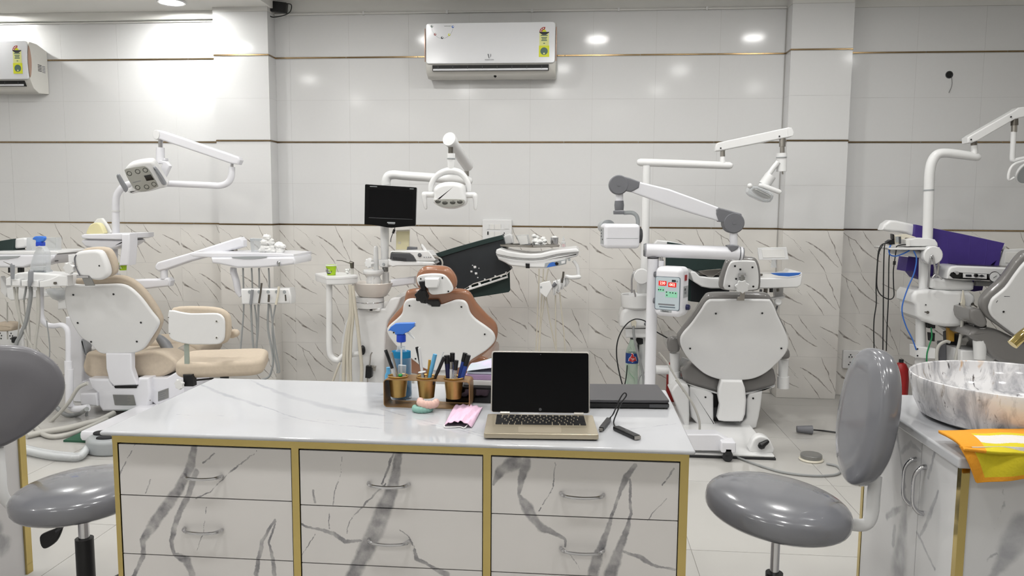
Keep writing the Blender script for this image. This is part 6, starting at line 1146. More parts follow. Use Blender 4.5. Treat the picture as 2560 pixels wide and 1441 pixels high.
lh3 = sl('B2', 4.92, [(1345, 650), (1362, 615), (1400, 605), (1470, 625), (1540, 660), (1560, 690), (1532, 738), (1480, 738), (1400, 705), (1360, 678)], .10, .02, 'clear_film', 'lamp_shade', u3, 2); sl('B2', 4.94, [(1385, 640), (1420, 625), (1520, 675), (1535, 700), (1510, 715), (1440, 690)], .06, .012, 'steel', 'lamp_reflector', lh3, 2); M().ell(P(*px('B2', 1358, 605), 4.93), .016, .016, .016).to('lamp_knob', 'white_plastic', u3)
# spittoon column of unit 3
tb('B3', 5.03, [(378, 480), (376, 330), (380, 268)], 42, 'white_plastic', 'pole_base', u3, 0, 14); M().lathe([(.045, 0), (.05, .006), (.05, .05), (.045, .056)], P(*px('B3', 370, 325), 4.97), (0, -1, 0), 20).to('pole_clamp', 'white_plastic', u3)
BW3 = P(*px('B3', 330, 545), 5.05); e = lambda y: P(*px('B3', 330, y), 5.05).z - BW3.z; M().lathe([(.085, e(615)), (.098, e(600)), (.104, e(500)), (.103, e(490)), (.096, e(496)), (.085, e(560)), (.02, e(580))], BW3, seg=36).to('spittoon_bowl', 'white_plastic', u3)
sl('B3', 4.98, [(178, 780), (176, 710), (196, 645), (240, 612), (440, 612), (470, 700), (460, 800), (220, 802)], .22, .025, 'white_plastic', 'unit_body', u3, 0); sl('B3', 5.0, [(226, 800), (440, 802), (440, 886), (232, 884)], .18, .01, 'white_plastic', 'unit_body_lower', u3)
tb('B3', 4.97, [(285, 478), (286, 360), (300, 302), (325, 284), (352, 292), (368, 318), (370, 352)], 8, 'chrome', 'cup_filler', u3, 4); tb('B3', 4.95, [(302, 450), (308, 470), (318, 500), (318, 512)], 8, 'chrome', 'bowl_rinse_pipe', u3, 0)
sl('B3', 4.965, [(290, 718), (312, 718), (330, 740), (320, 800), (306, 770), (292, 800), (280, 740)], .012, .002, 'ivory_plastic', 'hose_clip', u3); tb('B3', 4.955, [(300, 780), (308, 880), (345, 1040), (385, 1200), (396, 1330)], 11, 'grey_hose', 'hose', u3, 5); tb('B3', 4.955, [(432, 1180), (370, 1215), (345, 1270), (350, 1320)], 7, 'grey_hose', 'hose', u3, 4)
tb('B3', 4.94, [(432, 752), (400, 730), (355, 716), (305, 718), (245, 755), (190, 830), (155, 930), (150, 1050), (170, 1180), (200, 1300)], 5.5, 'black_plastic', 'power_cord', u3, 5, 8); tb('B3', 4.94, [(222, 1310), (232, 1260), (240, 1200), (245, 1130)], 5, 'black_plastic', 'power_cord', u3, 3, 8); M().ell(P(*px('B3', 412, 758), 4.96), .012, .012, .012).to('cord_socket', 'mid_grey', u3)
tb('B3', 4.85, [(470, 805), (530, 842), (620, 892), (705, 945)], 5.5, 'black_plastic', 'power_cord', u3, 4, 8); sl('E2', 5.1, [(480, 385), (640, 372), (690, 560), (722, 720), (722, 1400), (640, 1400), (600, 1100), (540, 700)], .03, .004, 'dark_grey', 'lower_panel', u3); sl('E2', 5.05, [(470, 240), (615, 240), (620, 370), (490, 385), (455, 290)], .05, .006, 'rubber', 'valve_block', u3)
zq = P(*px('B3', 330, 884), 5.05); M().tube([V((zq.x + .05, 5.08, zq.z)), V((zq.x + .05, 5.08, 0))], .03, 14).to('unit_pole', 'white_plastic', u3)
tb('E2', 4.62, [(965, 560), (1150, 780), (1300, 1050), (1430, 1250), (1530, 1441)], 20, 'grey_hose_light', 'air_line', u3, 3); tb('B4', 4.45, [(380, 380), (470, 500), (570, 660), (618, 780), (632, 860), (630, 945)], 12, 'grey_hose_light', 'air_line', u3, 5)
# arm, sheet and tray of unit 3
sl('B2', 5.18, [(568, 1078), (600, 1050), (690, 1058), (830, 1088), (1130, 1130), (1130, 1190), (690, 1120), (560, 1112)], .08, .01, 'white_plastic', 'spring_arm', u3)
o = thing('plastic_sheet', 'dark green sheet hanging behind the x-ray arm and tray', 'sheet', P(*px('B3', 900, 560), 5.16)); drape('B3', 5.15, [(606, 18), (720, 36), (830, 60), (1000, 82), (1150, 105), (1172, 300), (1165, 505), (1000, 508), (940, 540), (915, 566), (820, 556), (690, 520), (590, 300), (592, 150)], 'sheet', 'sheet_green', o, .016); drape('B3', 5.145, [(820, 380), (1000, 440), (1160, 450), (1165, 505), (1000, 508), (915, 566), (820, 556)], 'sheet_fold', 'sheet_black', o, .014)
t3 = sl('B3', 4.87, [(815, 300), (822, 282), (860, 290), (900, 330), (1000, 342), (1250, 345), (1500, 345), (1700, 342), (1800, 325), (1822, 296), (1826, 330), (1812, 408), (1780, 430), (1500, 440), (1000, 440), (915, 424), (842, 376)], .40, .008, 'white_plastic', 'tray_body', u3)
sl('B3', 4.866, [(1535, 300), (1812, 296), (1790, 318), (1700, 331), (1610, 324), (1560, 312)], .012, .001, 'print_blue', 'control_panel', t3); sl('B3', 4.92, [(882, 282), (960, 272), (1090, 262), (1100, 275), (1010, 340), (990, 340)], .02, .002, 'steel', 'steel_tray', u3); zt3 = P(*px('B3', 1000, 330), 4.87).z
M().box(P(*px('B3', 900, 320), 4.9).x, P(*px('B3', 1480, 320), 4.9).x, 4.94, 5.2, zt3 + .001, zt3 + .016, .004).to('steel_tray', 'steel_dark', u3)
vf = sl('B3', 5.12, [(1420, 72), (1680, 66), (1702, 178), (1432, 182)], .02, .004, 'white_plastic', 'xray_viewer', u3); sl('B3', 5.117, [(1455, 88), (1655, 86), (1668, 160), (1468, 162)], .006, .001, 'paper_white', 'viewer_screen', vf); sl('B3', 5.12, [(1552, 182), (1582, 182), (1590, 250), (1545, 250)], .02, .002, 'clear_film', 'viewer_stand', u3)
hd3 = sl('E6', 4.95, [(100, 368), (190, 352), (262, 340), (268, 356), (240, 372), (110, 386)], .06, .006, 'white_plastic', 'handpiece_holder', u3); M().lathe([(.016, 0), (.022, .006), (.022, .02), (.016, .026)], P(*px('E6', 185, 410), 4.93), (0, -1, .2), 20).to('holder_ring', 'white_plastic', hd3); sl('E6', 5.0, [(155, 255), (250, 255), (245, 350), (160, 362)], .05, .004, 'white_paint', 'holder_hanger', u3)
for q_, r_, m_ in (([(60, 262), (55, 330)], 20, 'steel_dark'), ([(118, 258), (118, 300)], 18, 'dark_grey'), ([(10, 270), (5, 330)], 14, 'mid_grey'), ([(188, 262), (190, 292)], 14, 'steel_dark'), ([(186, 400), (182, 450), (168, 500)], 9, 'mid_grey')): tb('E6', 4.94, q_, r_, m_, 'handpiece', u3, 0)
# bottle hanging under the spittoon unit
bt = P(*px('E2', 352, 1000), 5.02); bo = thing('soda_bottle', 'clear soda bottle with blue and red label hanging under the right unit', 'bottle', bt); e = lambda y: P(*px('E2', 352, y), 5.02).z - bt.z; K = 5.02 / FPX / 9.005 * 1.03
clear_mat('bottle_clear', (206, 226, 212), .2, .05); M().lathe([(108 * K, e(1420)), (136 * K, e(1390)), (138 * K, e(1100)), (132 * K, e(950)), (140 * K, e(800)), (138 * K, e(560)), (120 * K, e(480)), (80 * K, e(370)), (52 * K, e(280)), (50 * K, e(240))], bt, seg=28).to('body', 'bottle_clear', bo)
mat('label_blue', (30, 62, 130), .4, var=.12, scale=30); mat('label_red', (186, 36, 36), .4, var=.03); M().lathe([(140.5 * K, e(786)), (141.5 * K, e(670)), (140 * K, e(558))], bt, seg=32, cap=False).to('label', 'label_blue', bo)
lg = lambda pts, d: [V((P(*px('E2', a, b), 5.02 - 142 * K).x, 5.02 - math.sqrt(max(0, (142 * K) ** 2 - (P(*px('E2', a, b), 5.02 - 142 * K).x - bt.x) ** 2)) - d, P(*px('E2', a, b), 5.02 - 142 * K).z)) for a, b in pts]
th = [(290, 745), (300, 690), (330, 660), (352, 620), (345, 585), (372, 580), (398, 625), (395, 655), (440, 662), (458, 745), (370, 770)]; cen = (372, 690)
for sc2, dd, m_, nm in ((1.14, .0008, 'print_white', 'logo_outline'), (1., .0016, 'label_red', 'logo')):
    rg = [lg([(cen[0] + (a - cen[0]) * sc2 * t, cen[1] + (b - cen[1]) * sc2 * t) for a, b in th], dd) for t in (.02, .35, .7, 1.)]; nn = len(th)
    M().raw([v for r in rg for v in r], [(r * nn + i, r * nn + (i + 1) % nn, (r + 1) * nn + (i + 1) % nn, (r + 1) * nn + i) for r in range(3) for i in range(nn)]).to(nm, m_, bo)
q_ = lg([(375, 695), (375, 725)], .0022); M().text('Thums', q_[0], (1, 0, 0), (0, 0, 1), .012, .0004).text('UP', q_[1], (1, 0, 0), (0, 0, 1), .011, .0004).to('lettering', 'print_white', bo)
M().lathe([(50 * K, e(262)), (52 * K, e(232)), (50 * K, e(226))], bt, seg=20).to('cap', 'dark_grey', bo); mat('swirl_green', (70, 160, 100), .4, var=.1); tb('E2', 5.02 - 141 * K, [(240, 810), (270, 880), (250, 940), (300, 1020), (380, 1110), (430, 1170)], [14, 34, 14, 18, 30, 6], 'swirl_green', 'green_print', bo, 3, 6, False, .1)

# ================================================================== mobile x-ray machine
XY = 4.30
xr = thing('xray_machine', 'mobile dental x-ray machine with grey joints and red display box', 'x-ray machine', V((P(*px('B3', 478, 700), XY).x, XY, 0)))
pt = P(*px('B3', 478, 166), XY); M().tube([pt, V((pt.x, XY, .06))], 48 / 3.602 * XY / FPX * 1.03, 20).to('column', 'white_cool', xr)
tb('B3', XY, [(478, 168), (478, 130), (478, 112)], [49, 49, 34], 'mid_grey', 'column_cap', xr, 0, 20); tb('B3', XY, [(478, 160), (478, 168)], 50, 'black_plastic', 'column_ring', xr, 0, 20)
tb('B3', XY - .01, [(405, 92), (1280, 124)], 58, 'white_cool', 'horizontal_arm', xr, 0, 20); tb('B3', XY - .01, [(394, 91), (412, 92)], [52, 60], 'mid_grey', 'arm_cap', xr, 0, 20); tb('B3', XY - .01, [(1250, 123), (1290, 125)], [60, 52], 'mid_grey', 'arm_cap', xr, 0, 20); M().tube([P(*px('B3', 394, 91), XY - .01), P(*px('B3', 400, 91), XY - .01)], .034, 20).to('arm_cap_plate', 'panel_grey', xr)
sl('B3', XY - .05, [(1148, 52), (1200, 46), (1254, 52), (1250, 72), (1215, 98), (1185, 112), (1165, 85)], .07, .006, 'mid_grey', 'arm_saddle', xr); tb('B2', XY - .01, [(1225, 1110), (1225, 985)], 30, 'white_cool', 'riser', xr, 0, 16)
tb('B3', XY - .02, [(552, 145), (552, 190)], 14, 'chrome', 'lock_pin', xr, 0); tb('B3', XY - .02, [(552, 188), (550, 240)], 24, 'white_cool', 'lock_post', xr, 0, 12); tb('B3', XY - .02, [(566, 178), (566, 222)], 5, 'black_plastic', 'lock_lever', xr, 0, 6)
for cx_, cy_, rr in ((285, 597, 78), (1230, 910, 83)):
    c_ = P(*px('B2', cx_, cy_), XY - .045); r_ = rr / 3.276 * XY / FPX; M().lathe([(r_ * .9, 0), (r_, .008), (r_, .078), (r_ * .9, .086)], c_, (0, 1, 0), 36).lathe([(r_ * .16, -.003), (r_ * .16, .002)], c_, (0, 1, 0), 16).to('joint', 'mid_grey', xr)
sl('B2', XY - .035, [(385, 655), (430, 610), (455, 572), (700, 632), (900, 705), (1110, 785), (1090, 835), (1108, 895), (900, 835), (700, 770), (520, 705)], .065, .01, 'white_cool', 'scissor_arm', xr)
sl('B2', XY - .042, [(300, 522), (380, 542), (458, 572), (450, 622), (420, 640), (385, 656), (345, 648), (330, 600)], .078, .008, 'mid_grey', 'joint_cover', xr); sl('B2', XY - .042, [(1082, 800), (1105, 783), (1200, 808), (1292, 835), (1300, 880), (1160, 935), (1140, 905), (1108, 902), (1090, 850)], .078, .008, 'mid_grey', 'joint_cover', xr)
tb('B2', XY, [(290, 660), (290, 735)], 29, 'white_cool', 'drop_post', xr, 0, 16); tb('B2', XY, [(288, 728), (288, 765), (288, 806)], [34, 38, 34], 'mid_grey', 'swivel', xr, 0, 18); sl('B2', XY - .045, [(244, 812), (258, 806), (328, 808), (328, 840), (244, 840)], .09, .006, 'mid_grey', 'swivel_block', xr)
tb('B2', XY - .0, [(325, 828), (390, 826), (425, 845), (440, 880), (440, 935)], 16, 'panel_grey', 'head_bracket', xr, 5, 10)
hc = P(*px('E3', 920, 925), XY); Rh = RZ(.14); M().obox(hc, .196, .15, .134, Rh, .022, 4).to('tube_head', 'white_cool', xr); hn = Rh @ V((-1, 0, 0)); hu_ = Rh @ V((0, 1, 0))
hp_ = hc + hn * .0985; M().slab([hp_ + hu_ * a - V((0, 0, 1)) * b for a, b in ((-.045, -.045), (.045, -.045), (.045, .045), (-.045, .045))], hn, .0008).to('head_sticker', 'panel_grey', xr)
for a, b in ((.02, -.03), (.022, -.012), (.02, .004), (-.02, .02)): M().slab([hp_ + hn * .0006 + hu_ * (a + x_) + V((0, 0, -b + z_)) for x_, z_ in ((-.012, -.004), (.012, -.004), (.012, .004), (-.012, .004))], hn, .0006).to('sticker_print', 'print_dark', xr)
q_ = hc + Rh @ V((0, -.0755, -.012)); M().slab([q_ + Rh @ V((a, 0, b)) for a, b in ((-.088, 0), (.088, 0), (.088, .0015), (-.088, .0015))], Rh @ V((0, -1, 0)), .0006).to('head_seam', 'panel_grey', xr)
kc = hc + Rh @ V((.098, 0, .004)); M().lathe([(.046, 0), (.045, .012), (.038, .022), (.02, .026)], kc, Rh @ V((1, 0, 0)), 28).to('head_knob', 'dark_grey', xr); cc_ = hc + Rh @ V((-.055, .0, .045)); M().lathe([(.042, .06), (.04, .12), (.036, .2)], cc_, Rh @ V((0, 1, 0)), 24).to('collimator', 'panel_grey', xr)
# control box
bc_ = P(*px('C4', 640, 705), 4.22); Rb = RZ(-.46); BW_, BD_, BH_ = .152, .135, .268
M().obox(bc_, BW_, BD_, BH_, Rb, .03, 5).to('control_box', 'white_cool', xr)
def bf(a, b, d=0.): return bc_ + Rb @ V((a, -BD_ / 2 - d, b))
def fbox(a0, a1, b0, b1, d, m_, nm, r=0.): return M().slab([bf(a, b, d) for a, b in (rrect(a0, a1, b0, b1, r, 3) if r else ((a0, b0), (a1, b0), (a1, b1), (a0, b1)))], Rb @ V((0, 1, 0)), .002).to(nm, m_, xr)
fxn = lambda x: (x - 520) / 8.006 * 4.22 / FPX / .86; fzn = lambda y: -(y - (705 + (0))) / 8.006 * 4.22 / FPX
mat('panel_rim', (84, 98, 110), .4, var=0); mat('panel_face', (188, 200, 206), .4, var=.02); mat('led_red', (200, 24, 20), .4, var=0, emit=.5); mat('led_digit', (255, 200, 180), .4, var=0, emit=2.0); mat('mint', (150, 218, 184), .5, var=.02)
fbox(fxn(295), fxn(735), fzn(1060), fzn(402), .0005, 'panel_rim', 'panel_frame', .01); fbox(fxn(305), fxn(724), fzn(1050), fzn(412), .001, 'panel_face', 'panel_face', .009)
for a0, a1, b0, t_ in ((358, 497, 490, '230'), (528, 668, 512, '002')):
    fbox(fxn(a0), fxn(a1), fzn(b0 + 92), fzn(b0), .0015, 'led_red', 'display'); c_ = bf((fxn(a0) + fxn(a1)) / 2, (fzn(b0) + fzn(b0 + 92)) / 2, .002); M().text(t_, c_, Rb @ V((1, 0, 0)), (0, 0, 1), .021, .0004).to('display_digits', 'led_digit', xr)
fbox(fxn(352), fxn(462), fzn(705), fzn(610), .0015, 'mint', 'key_field'); fbox(fxn(482), fxn(690), fzn(805), fzn(690), .0015, 'mint', 'key_field')
for a, b in ((362, 665), (398, 665), (442, 668), (508, 765), (565, 712), (612, 714), (660, 718), (502, 705)): M().lathe([(.0035, 0), (.003, .0012)], bf(fxn(a), fzn(b), .002), Rb @ V((0, -1, 0)), 12).to('key', 'print_dark', xr)
fbox(fxn(588), fxn(658), fzn(500), fzn(458), .0015, 'print_dark', 'maker_mark'); M().tube([bf(fxn(682) + .0035 * math.cos(i * pi / 8), fzn(484) + .0035 * math.sin(i * pi / 8), .002) for i in range(17)], .0007, 5).to('maker_mark', 'print_dark', xr)
fbox(fxn(360), fxn(650), fzn(968), fzn(938), .0015, 'print_grey', 'print_line'); fbox(fxn(380), fxn(660), fzn(1010), fzn(992), .0015, 'panel_rim', 'print_line'); fbox(fxn(400), fxn(600), fzn(1105), fzn(1058), .001, 'panel_grey', 'name_pill', .005); M().text('Mediora', bf(fxn(490), fzn(1083), .0024), Rb @ V((1, 0, 0)), (0, 0, 1), .011, .0003).to('lettering', 'print_dark', xr)
def sidep(a, b, d=0.): return bc_ + Rb @ V((BW_ / 2 + d, a, b))
sr = lambda a0, a1, b0, b1, d, m_, nm, th_=.003: M().slab([sidep(a, b, d) for a, b in ((a0, b0), (a1, b0), (a1, b1), (a0, b1))], Rb @ V((-1, 0, 0)), th_).to(nm, m_, xr)
sr(-.022, .008, .062, .092, .004, 'red_plastic', 'power_switch', .006); sr(-.036, .04, -.03, .032, .0008, 'panel_grey', 'side_sticker'); sr(-.02, .0, .008, .02, .0012, 'print_dark', 'sticker_print'); sr(-.02, .01, -.012, .002, .0012, 'print_grey', 'sticker_print')
M().lathe([(.016, 0), (.015, .016), (.01, .02)], sidep(.02, -.085, 0), Rb @ V((1, 0, 0)), 16).to('side_knob', 'navy', xr)
for b in (.085, -.06): M().tube([bc_ + Rb @ V((-BW_ / 2 - .03, .01, b)), bc_ + Rb @ V((-BW_ / 2 + .01, .01, b))], .016, 12).to('mount_stud', 'mid_grey', xr)
# wheeled base: two feet reaching forward
lg_ = sl('B4', 4.16, [(300, 960), (830, 962), (985, 1056), (985, 1145), (300, 1130)], .1, .008, 'white_cool', 'base_leg', xr); M().box(pt.x - .08, pt.x + .16, XY - .1, XY + .1, .06, .12, .02).to('base_hub', 'white_cool', xr)
cw = F(*px('B4', 935, 1258), 0); M().lathe([(.02, -.016), (.027, -.013), (.027, .013), (.02, .016)], V((cw.x, cw.y + .02, .027)), (.3, 1, 0), 20).to('caster', 'rubber', xr); M().box(cw.x - .018, cw.x + .018, cw.y, cw.y + .05, .035, .075, .004).to('caster_fork', 'rubber', xr)
for dx, dy in ((-.3, .0), (-.28, .5), (.02, .5)): M().lathe([(.02, -.016), (.027, -.013), (.027, .013), (.02, .016)], V((pt.x + dx, 4.2 + dy, .0275)), (.3, 1, 0), 16).to('caster', 'rubber', xr)
M().box(pt.x - .32, pt.x + .06, 4.66, 4.74, .05, .09, .01).box(pt.x - .06, pt.x + .06, XY, 4.72, .05, .09, .01).box(pt.x - .32, pt.x, 4.17, 4.24, .05, .09, .01).to('base_frame', 'white_cool', xr)
M().box(cw.x - .04, cw.x + .04, cw.y - .0, cw.y + .1, .05, .11, .01).to('leg_tip', 'white_cool', xr)
# ================================================================== unit 4: grey chair behind the basin
B4_ = Pl(px('D5', 961, 1110), 4.62, .24)
u4 = thing('dental_chair', 'grey dental chair behind the marble basin cut by the right edge', 'dental chair', (B4_.p.x + .1, 4.8, 0), 'dental chairs')
B4_.slab('D5', [(961, 192), (850, 332), (742, 482), (600, 602), (560, 670), (545, 740), (580, 830), (680, 920), (800, 1010), (900, 1078), (1000, 1120), (1150, 1140), (1350, 1120), (1600, 940), (1660, 760), (1560, 560), (1380, 250), (1250, 150), (1050, 140)], 0, .026, .012, 'white_plastic', 'back_shell', u4, 3)
B4_.slab('D5', [(961, 110), (850, 250), (780, 350), (700, 440), (560, 565), (495, 650), (478, 725), (500, 800), (560, 880), (700, 980), (850, 1085), (1000, 1140), (1150, 1160), (1350, 1140), (1640, 950), (1700, 760), (1600, 540), (1400, 200), (1250, 90), (1050, 70)], .022, .07, .026, 'vinyl_dark', 'back_cushion', u4, 3)
B4_.dots('D5', [(713, 767)], 12, 'black_plastic', 'screw', u4, -.001, 'white_paint'); B4_.slab('D5', [(722, 580), (790, 582), (790, 586), (722, 586)], -.0008, .001, 0, 'print_dark', 'scuff', u4, 0); B4_.slab('D5', [(625, 655), (645, 630), (648, 634), (630, 660)], -.0008, .001, 0, 'print_dark', 'scuff', u4, 0)
sl('D5', 4.66, [(300, 1060), (400, 960), (560, 960), (700, 1000), (961, 1120), (1300, 1180), (1400, 1300), (1300, 1400), (961, 1412), (800, 1396), (680, 1370), (560, 1280), (480, 1180)], .42, .03, 'vinyl_dark', 'seat_cushion', u4, 2)
M().box(B4_.p.x - .1, B4_.p.x + .32, 4.72, 5.15, .1, P(*px('D5', 961, 1380), 4.66).z, .03).to('base_housing', 'white_plastic', u4); M().box(B4_.p.x - .45, B4_.p.x + .4, 4.35, 5.2, .002, .1, .02).to('base_plate', 'white_plastic', u4)
sl('D5', 4.75, [(205, 1232), (520, 1240), (700, 1370), (700, 1500), (205, 1500)], .2, .01, 'white_plastic', 'base_cover', u4)
sl('D5', 4.62, [(320, 742), (440, 735), (490, 790), (532, 890), (512, 945), (452, 958), (372, 915), (325, 860)], .3, .02, 'vinyl_dark', 'armrest', u4, 2); tb('D5', 4.7, [(432, 930), (432, 1090)], [66, 56], 'white_plastic', 'armrest_post', u4, 0, 14); tb('D5', 4.7, [(432, 1085), (430, 1335)], [74, 60], 'white_plastic', 'armrest_sleeve', u4, 0, 16); tb('D5', 4.695, [(432, 925), (432, 955)], 64, 'black_plastic', 'armrest_ring', u4, 0, 14)
# column, bowl, pole, lamp
tb('B6', 4.9, [(785, 640), (792, 380), (800, 260)], [38, 40, 36], 'white_plastic', 'pole_base', u4, 0, 16); tb('B5', 4.9, [(775, 1300), (785, 1000), (793, 700), (800, 560), (820, 470), (862, 415), (930, 402), (1050, 415), (1185, 435)], [36, 36, 36, 36, 36, 36, 34, 34, 30], 'white_plastic', 'lamp_pole', u4, 6, 16, True); tb('B5', 4.9, [(792, 700), (792, 712)], 38, 'panel_grey', 'pole_seam', u4, 0, 16)
tb('B5', 4.9, [(1163, 410), (1162, 340)], [26, 22], 'white_plastic', 'arm_stub', u4, 0, 12); tb('B5', 4.9, [(1162, 345), (1162, 290)], 22, 'steel_dark', 'arm_pin', u4, 0, 12)
sl('B5', 4.86, [(1112, 275), (1140, 255), (1500, 50), (1530, 28), (1600, 20), (1600, 100), (1555, 112), (1500, 125), (1200, 300), (1140, 322), (1114, 318)], .08, .008, 'white_plastic', 'lamp_arm', u4); q4 = Pl(px('B5', 1300, 200), 4.858, 0); q4.dots('B5', [(1138, 292), (1464, 106)], 6, 'black_plastic', 'arm_screw', u4)
tb('D4', 4.89, [(852, 275), (852, 400)], 48, 'steel_dark', 'lamp_pin', u4, 0, 14); tb('D4', 4.89, [(848, 398), (845, 505)], 38, 'steel', 'lamp_pin', u4, 0, 14); tb('D4', 4.89, [(838, 500), (828, 750), (818, 900), (835, 955), (900, 940), (1000, 920)], [36, 34, 34, 36, 34, 34], 'white_plastic', 'lamp_neck', u4, 3, 14)
tb('D4', 4.86, [(850, 1215), (770, 1255), (760, 1180), (790, 1080), (850, 1010), (950, 970), (1080, 940)], [16, 18, 20, 20, 20, 20, 20], 'white_plastic', 'lamp_handle', u4, 4, 10); lc_ = P(*px('D4', 1080, 1150), 4.86); M().lathe([(.02, .06), (.05, .045), (.075, .015), (.08, 0), (.072, .0), (.05, .025)], lc_, (-.25, .9, .5), 28).to('lamp_head', 'white_plastic', u4); M().lathe([(.07, .004), (.07, .008)], lc_, (-.25, .9, .5), 24).to('lamp_glass', 'panel_grey', u4)
sl('B6', 4.82, [(690, 742), (692, 680), (722, 642), (830, 632), (1000, 645), (1180, 648), (1228, 680), (1240, 730), (1225, 762), (1190, 800), (1186, 940), (1100, 956), (980, 956), (880, 940), (780, 905), (724, 862), (720, 765)], .26, .025, 'white_plastic', 'unit_body', u4); bb4 = sl('B6', 4.84, [(858, 560), (875, 535), (1060, 540), (1215, 560), (1228, 580), (1222, 635), (1190, 648), (900, 640), (858, 622)], .2, .02, 'white_plastic', 'spittoon_bowl', u4)
R4 = Pl(px('B6', 900, 800), 4.819, 0); R4.dots('B6', [(820, 828), (1205, 757)], 12, 'steel_dark', 'thumb_screw', u4); R4.dots('B6', [(803, 763), (1093, 753)], 6, 'dark_grey', 'screw', u4); tb('B6', 4.80, [(1205, 757), (1245, 785)], 5, 'steel_dark', 'screw_lever', u4, 0, 6); tb('B6', 4.80, [(795, 825), (825, 830)], 5, 'steel_dark', 'screw_lever', u4, 0, 6)
M().lathe([(.05, 0), (.056, .006), (.056, .05), (.05, .056)], P(*px('B6', 835, 335), 4.86), (0, -1, 0), 20).to('pole_clamp', 'white_plastic', u4)
tb('B6', 4.80, [(825, 615), (835, 480), (842, 380), (858, 338), (872, 380), (885, 460), (892, 525)], 8, 'chrome', 'cup_filler', u4, 4); tb('B6', 4.86, [(905, 290), (918, 350), (912, 440), (900, 520)], 7, 'grey_hose_light', 'water_pipe', u4, 4); tb('B6', 4.79, [(862, 540), (875, 512), (905, 506), (942, 545)], 7, 'chrome', 'bowl_rinse_pipe', u4, 4)
tb('B6', 4.92, [(760, 880), (760, 1230)], 38, 'white_plastic', 'unit_pole', u4, 0, 16); zq = P(*px('B6', 760, 1200), 4.92); M().tube([zq, V((zq.x, zq.y, .06))], .032, 14).to('unit_pole_foot', 'white_plastic', u4); sl('B6', 4.84, [(720, 1120), (890, 1140), (900, 1232), (722, 1220)], .1, .008, 'white_plastic', 'pole_bracket', u4); R4b = Pl(px('B6', 730, 1170), 4.839, 0); R4b.dots('B6', [(732, 1142), (732, 1200)], 7, 'black_plastic', 'screw', u4)
for q_, m_, nm, Yq in (([(825, 925), (890, 925), (888, 968), (828, 965)], 'black_plastic', 'valve_block', 4.86), ([(840, 1005), (886, 1008), (882, 1080), (845, 1075)], 'black_plastic', 'valve_block', 4.86), ([(1000, 965), (1055, 965), (1050, 1080), (1005, 1080)], 'ochre', 'filter_cup', 4.9), ([(975, 1000), (1100, 960), (1110, 1300), (985, 1300)], 'dark_grey', 'lower_panel', 4.95), ([(925, 1080), (980, 1075), (985, 1300), (920, 1300)], 'mid_grey', 'lower_panel', 4.93)): sl('B6', Yq, q_, .04, .004, m_, nm, u4)
mat('cable_green', (40, 130, 80), .4, var=.05); tb('B6', 4.84, [(850, 960), (856, 1040), (835, 1110), (815, 1180), (812, 1250)], 6, 'cable_green', 'green_tube', u4, 4, 8); tb('B6', 4.80, [(1125, 780), (1115, 950), (1095, 1080), (1065, 1200), (1050, 1300)], 13, 'grey_hose_light', 'hose', u4, 4); tb('B6', 4.84, [(900, 1280), (898, 1180), (920, 1110), (975, 1078), (1010, 1085)], 13, 'grey_hose_light', 'hose', u4, 4); sl('B6', 4.80, [(1112, 740), (1125, 640), (1130, 640), (1145, 740), (1140, 790), (1128, 765), (1116, 790), (1105, 745)], .012, .002, 'ivory_plastic', 'hose_clip', u4)
# shelf with network devices
sl('B6', 4.82, [(472, 275), (925, 270), (928, 290), (720, 294), (500, 292)], .24, .004, 'white_plastic', 'bracket_shelf', u4); tb('B6', 4.9, [(520, 300), (600, 312), (760, 330)], [26, 26, 30], 'white_plastic', 'shelf_arm', u4, 0, 12, True)
rt = thing('router_box', 'white rounded router box on the right unit shelf', 'router', P(*px('B6', 780, 265), 4.92)); sl('B6', 4.86, [(632, 262), (634, 205), (680, 198), (720, 188), (830, 192), (885, 202), (908, 232), (912, 264)], .16, .008, 'white_plastic', 'case', rt, 0); sl('B6', 4.855, [(636, 262), (670, 262), (668, 205), (636, 208)], .02, .002, 'paper_white', 'port_face', rt)
pa = thing('power_supply', 'cream power supply with black plugs beside the router box', 'power supply', P(*px('B6', 580, 262), 4.9)); sl('B6', 4.86, [(535, 168), (592, 164), (596, 242), (540, 246)], .06, .003, 'ivory_plastic', 'case', pa); sl('B6', 4.857, [(545, 178), (572, 176), (574, 225), (548, 228)], .006, .001, 'panel_grey', 'label_plate', pa); sl('B6', 4.855, [(572, 180), (592, 178), (594, 240), (576, 242)], .008, .001, 'dark_grey', 'socket', pa); sl('B6', 4.93, [(595, 162), (640, 155), (720, 182), (715, 192), (630, 190), (596, 240)], .05, .004, 'ivory_plastic', 'adapter', pa)
for q_ in ([(470, 225), (500, 205), (535, 205), (540, 245), (500, 250)], [(520, 155), (535, 160), (535, 205), (522, 200)]): sl('B6', 4.85, q_, .04, .004, 'black_plastic', 'plug', pa)
for q_ in ([(480, 235), (430, 245), (400, 300), (388, 420), (378, 600), (380, 750), (362, 880), (358, 1000), (362, 1160)], [(470, 238), (450, 260), (442, 500), (440, 800), (436, 1160)], [(500, 245), (488, 400), (484, 700), (472, 950), (466, 1160)], [(440, 245), (400, 330), (385, 520), (388, 620), (420, 680), (490, 716), (530, 690), (528, 600), (526, 480), (535, 400), (550, 300), (560, 258), (640, 245)]): tb('B6', 4.86, q_, 4.6, 'black_plastic', 'power_cable', pa, 5, 8)
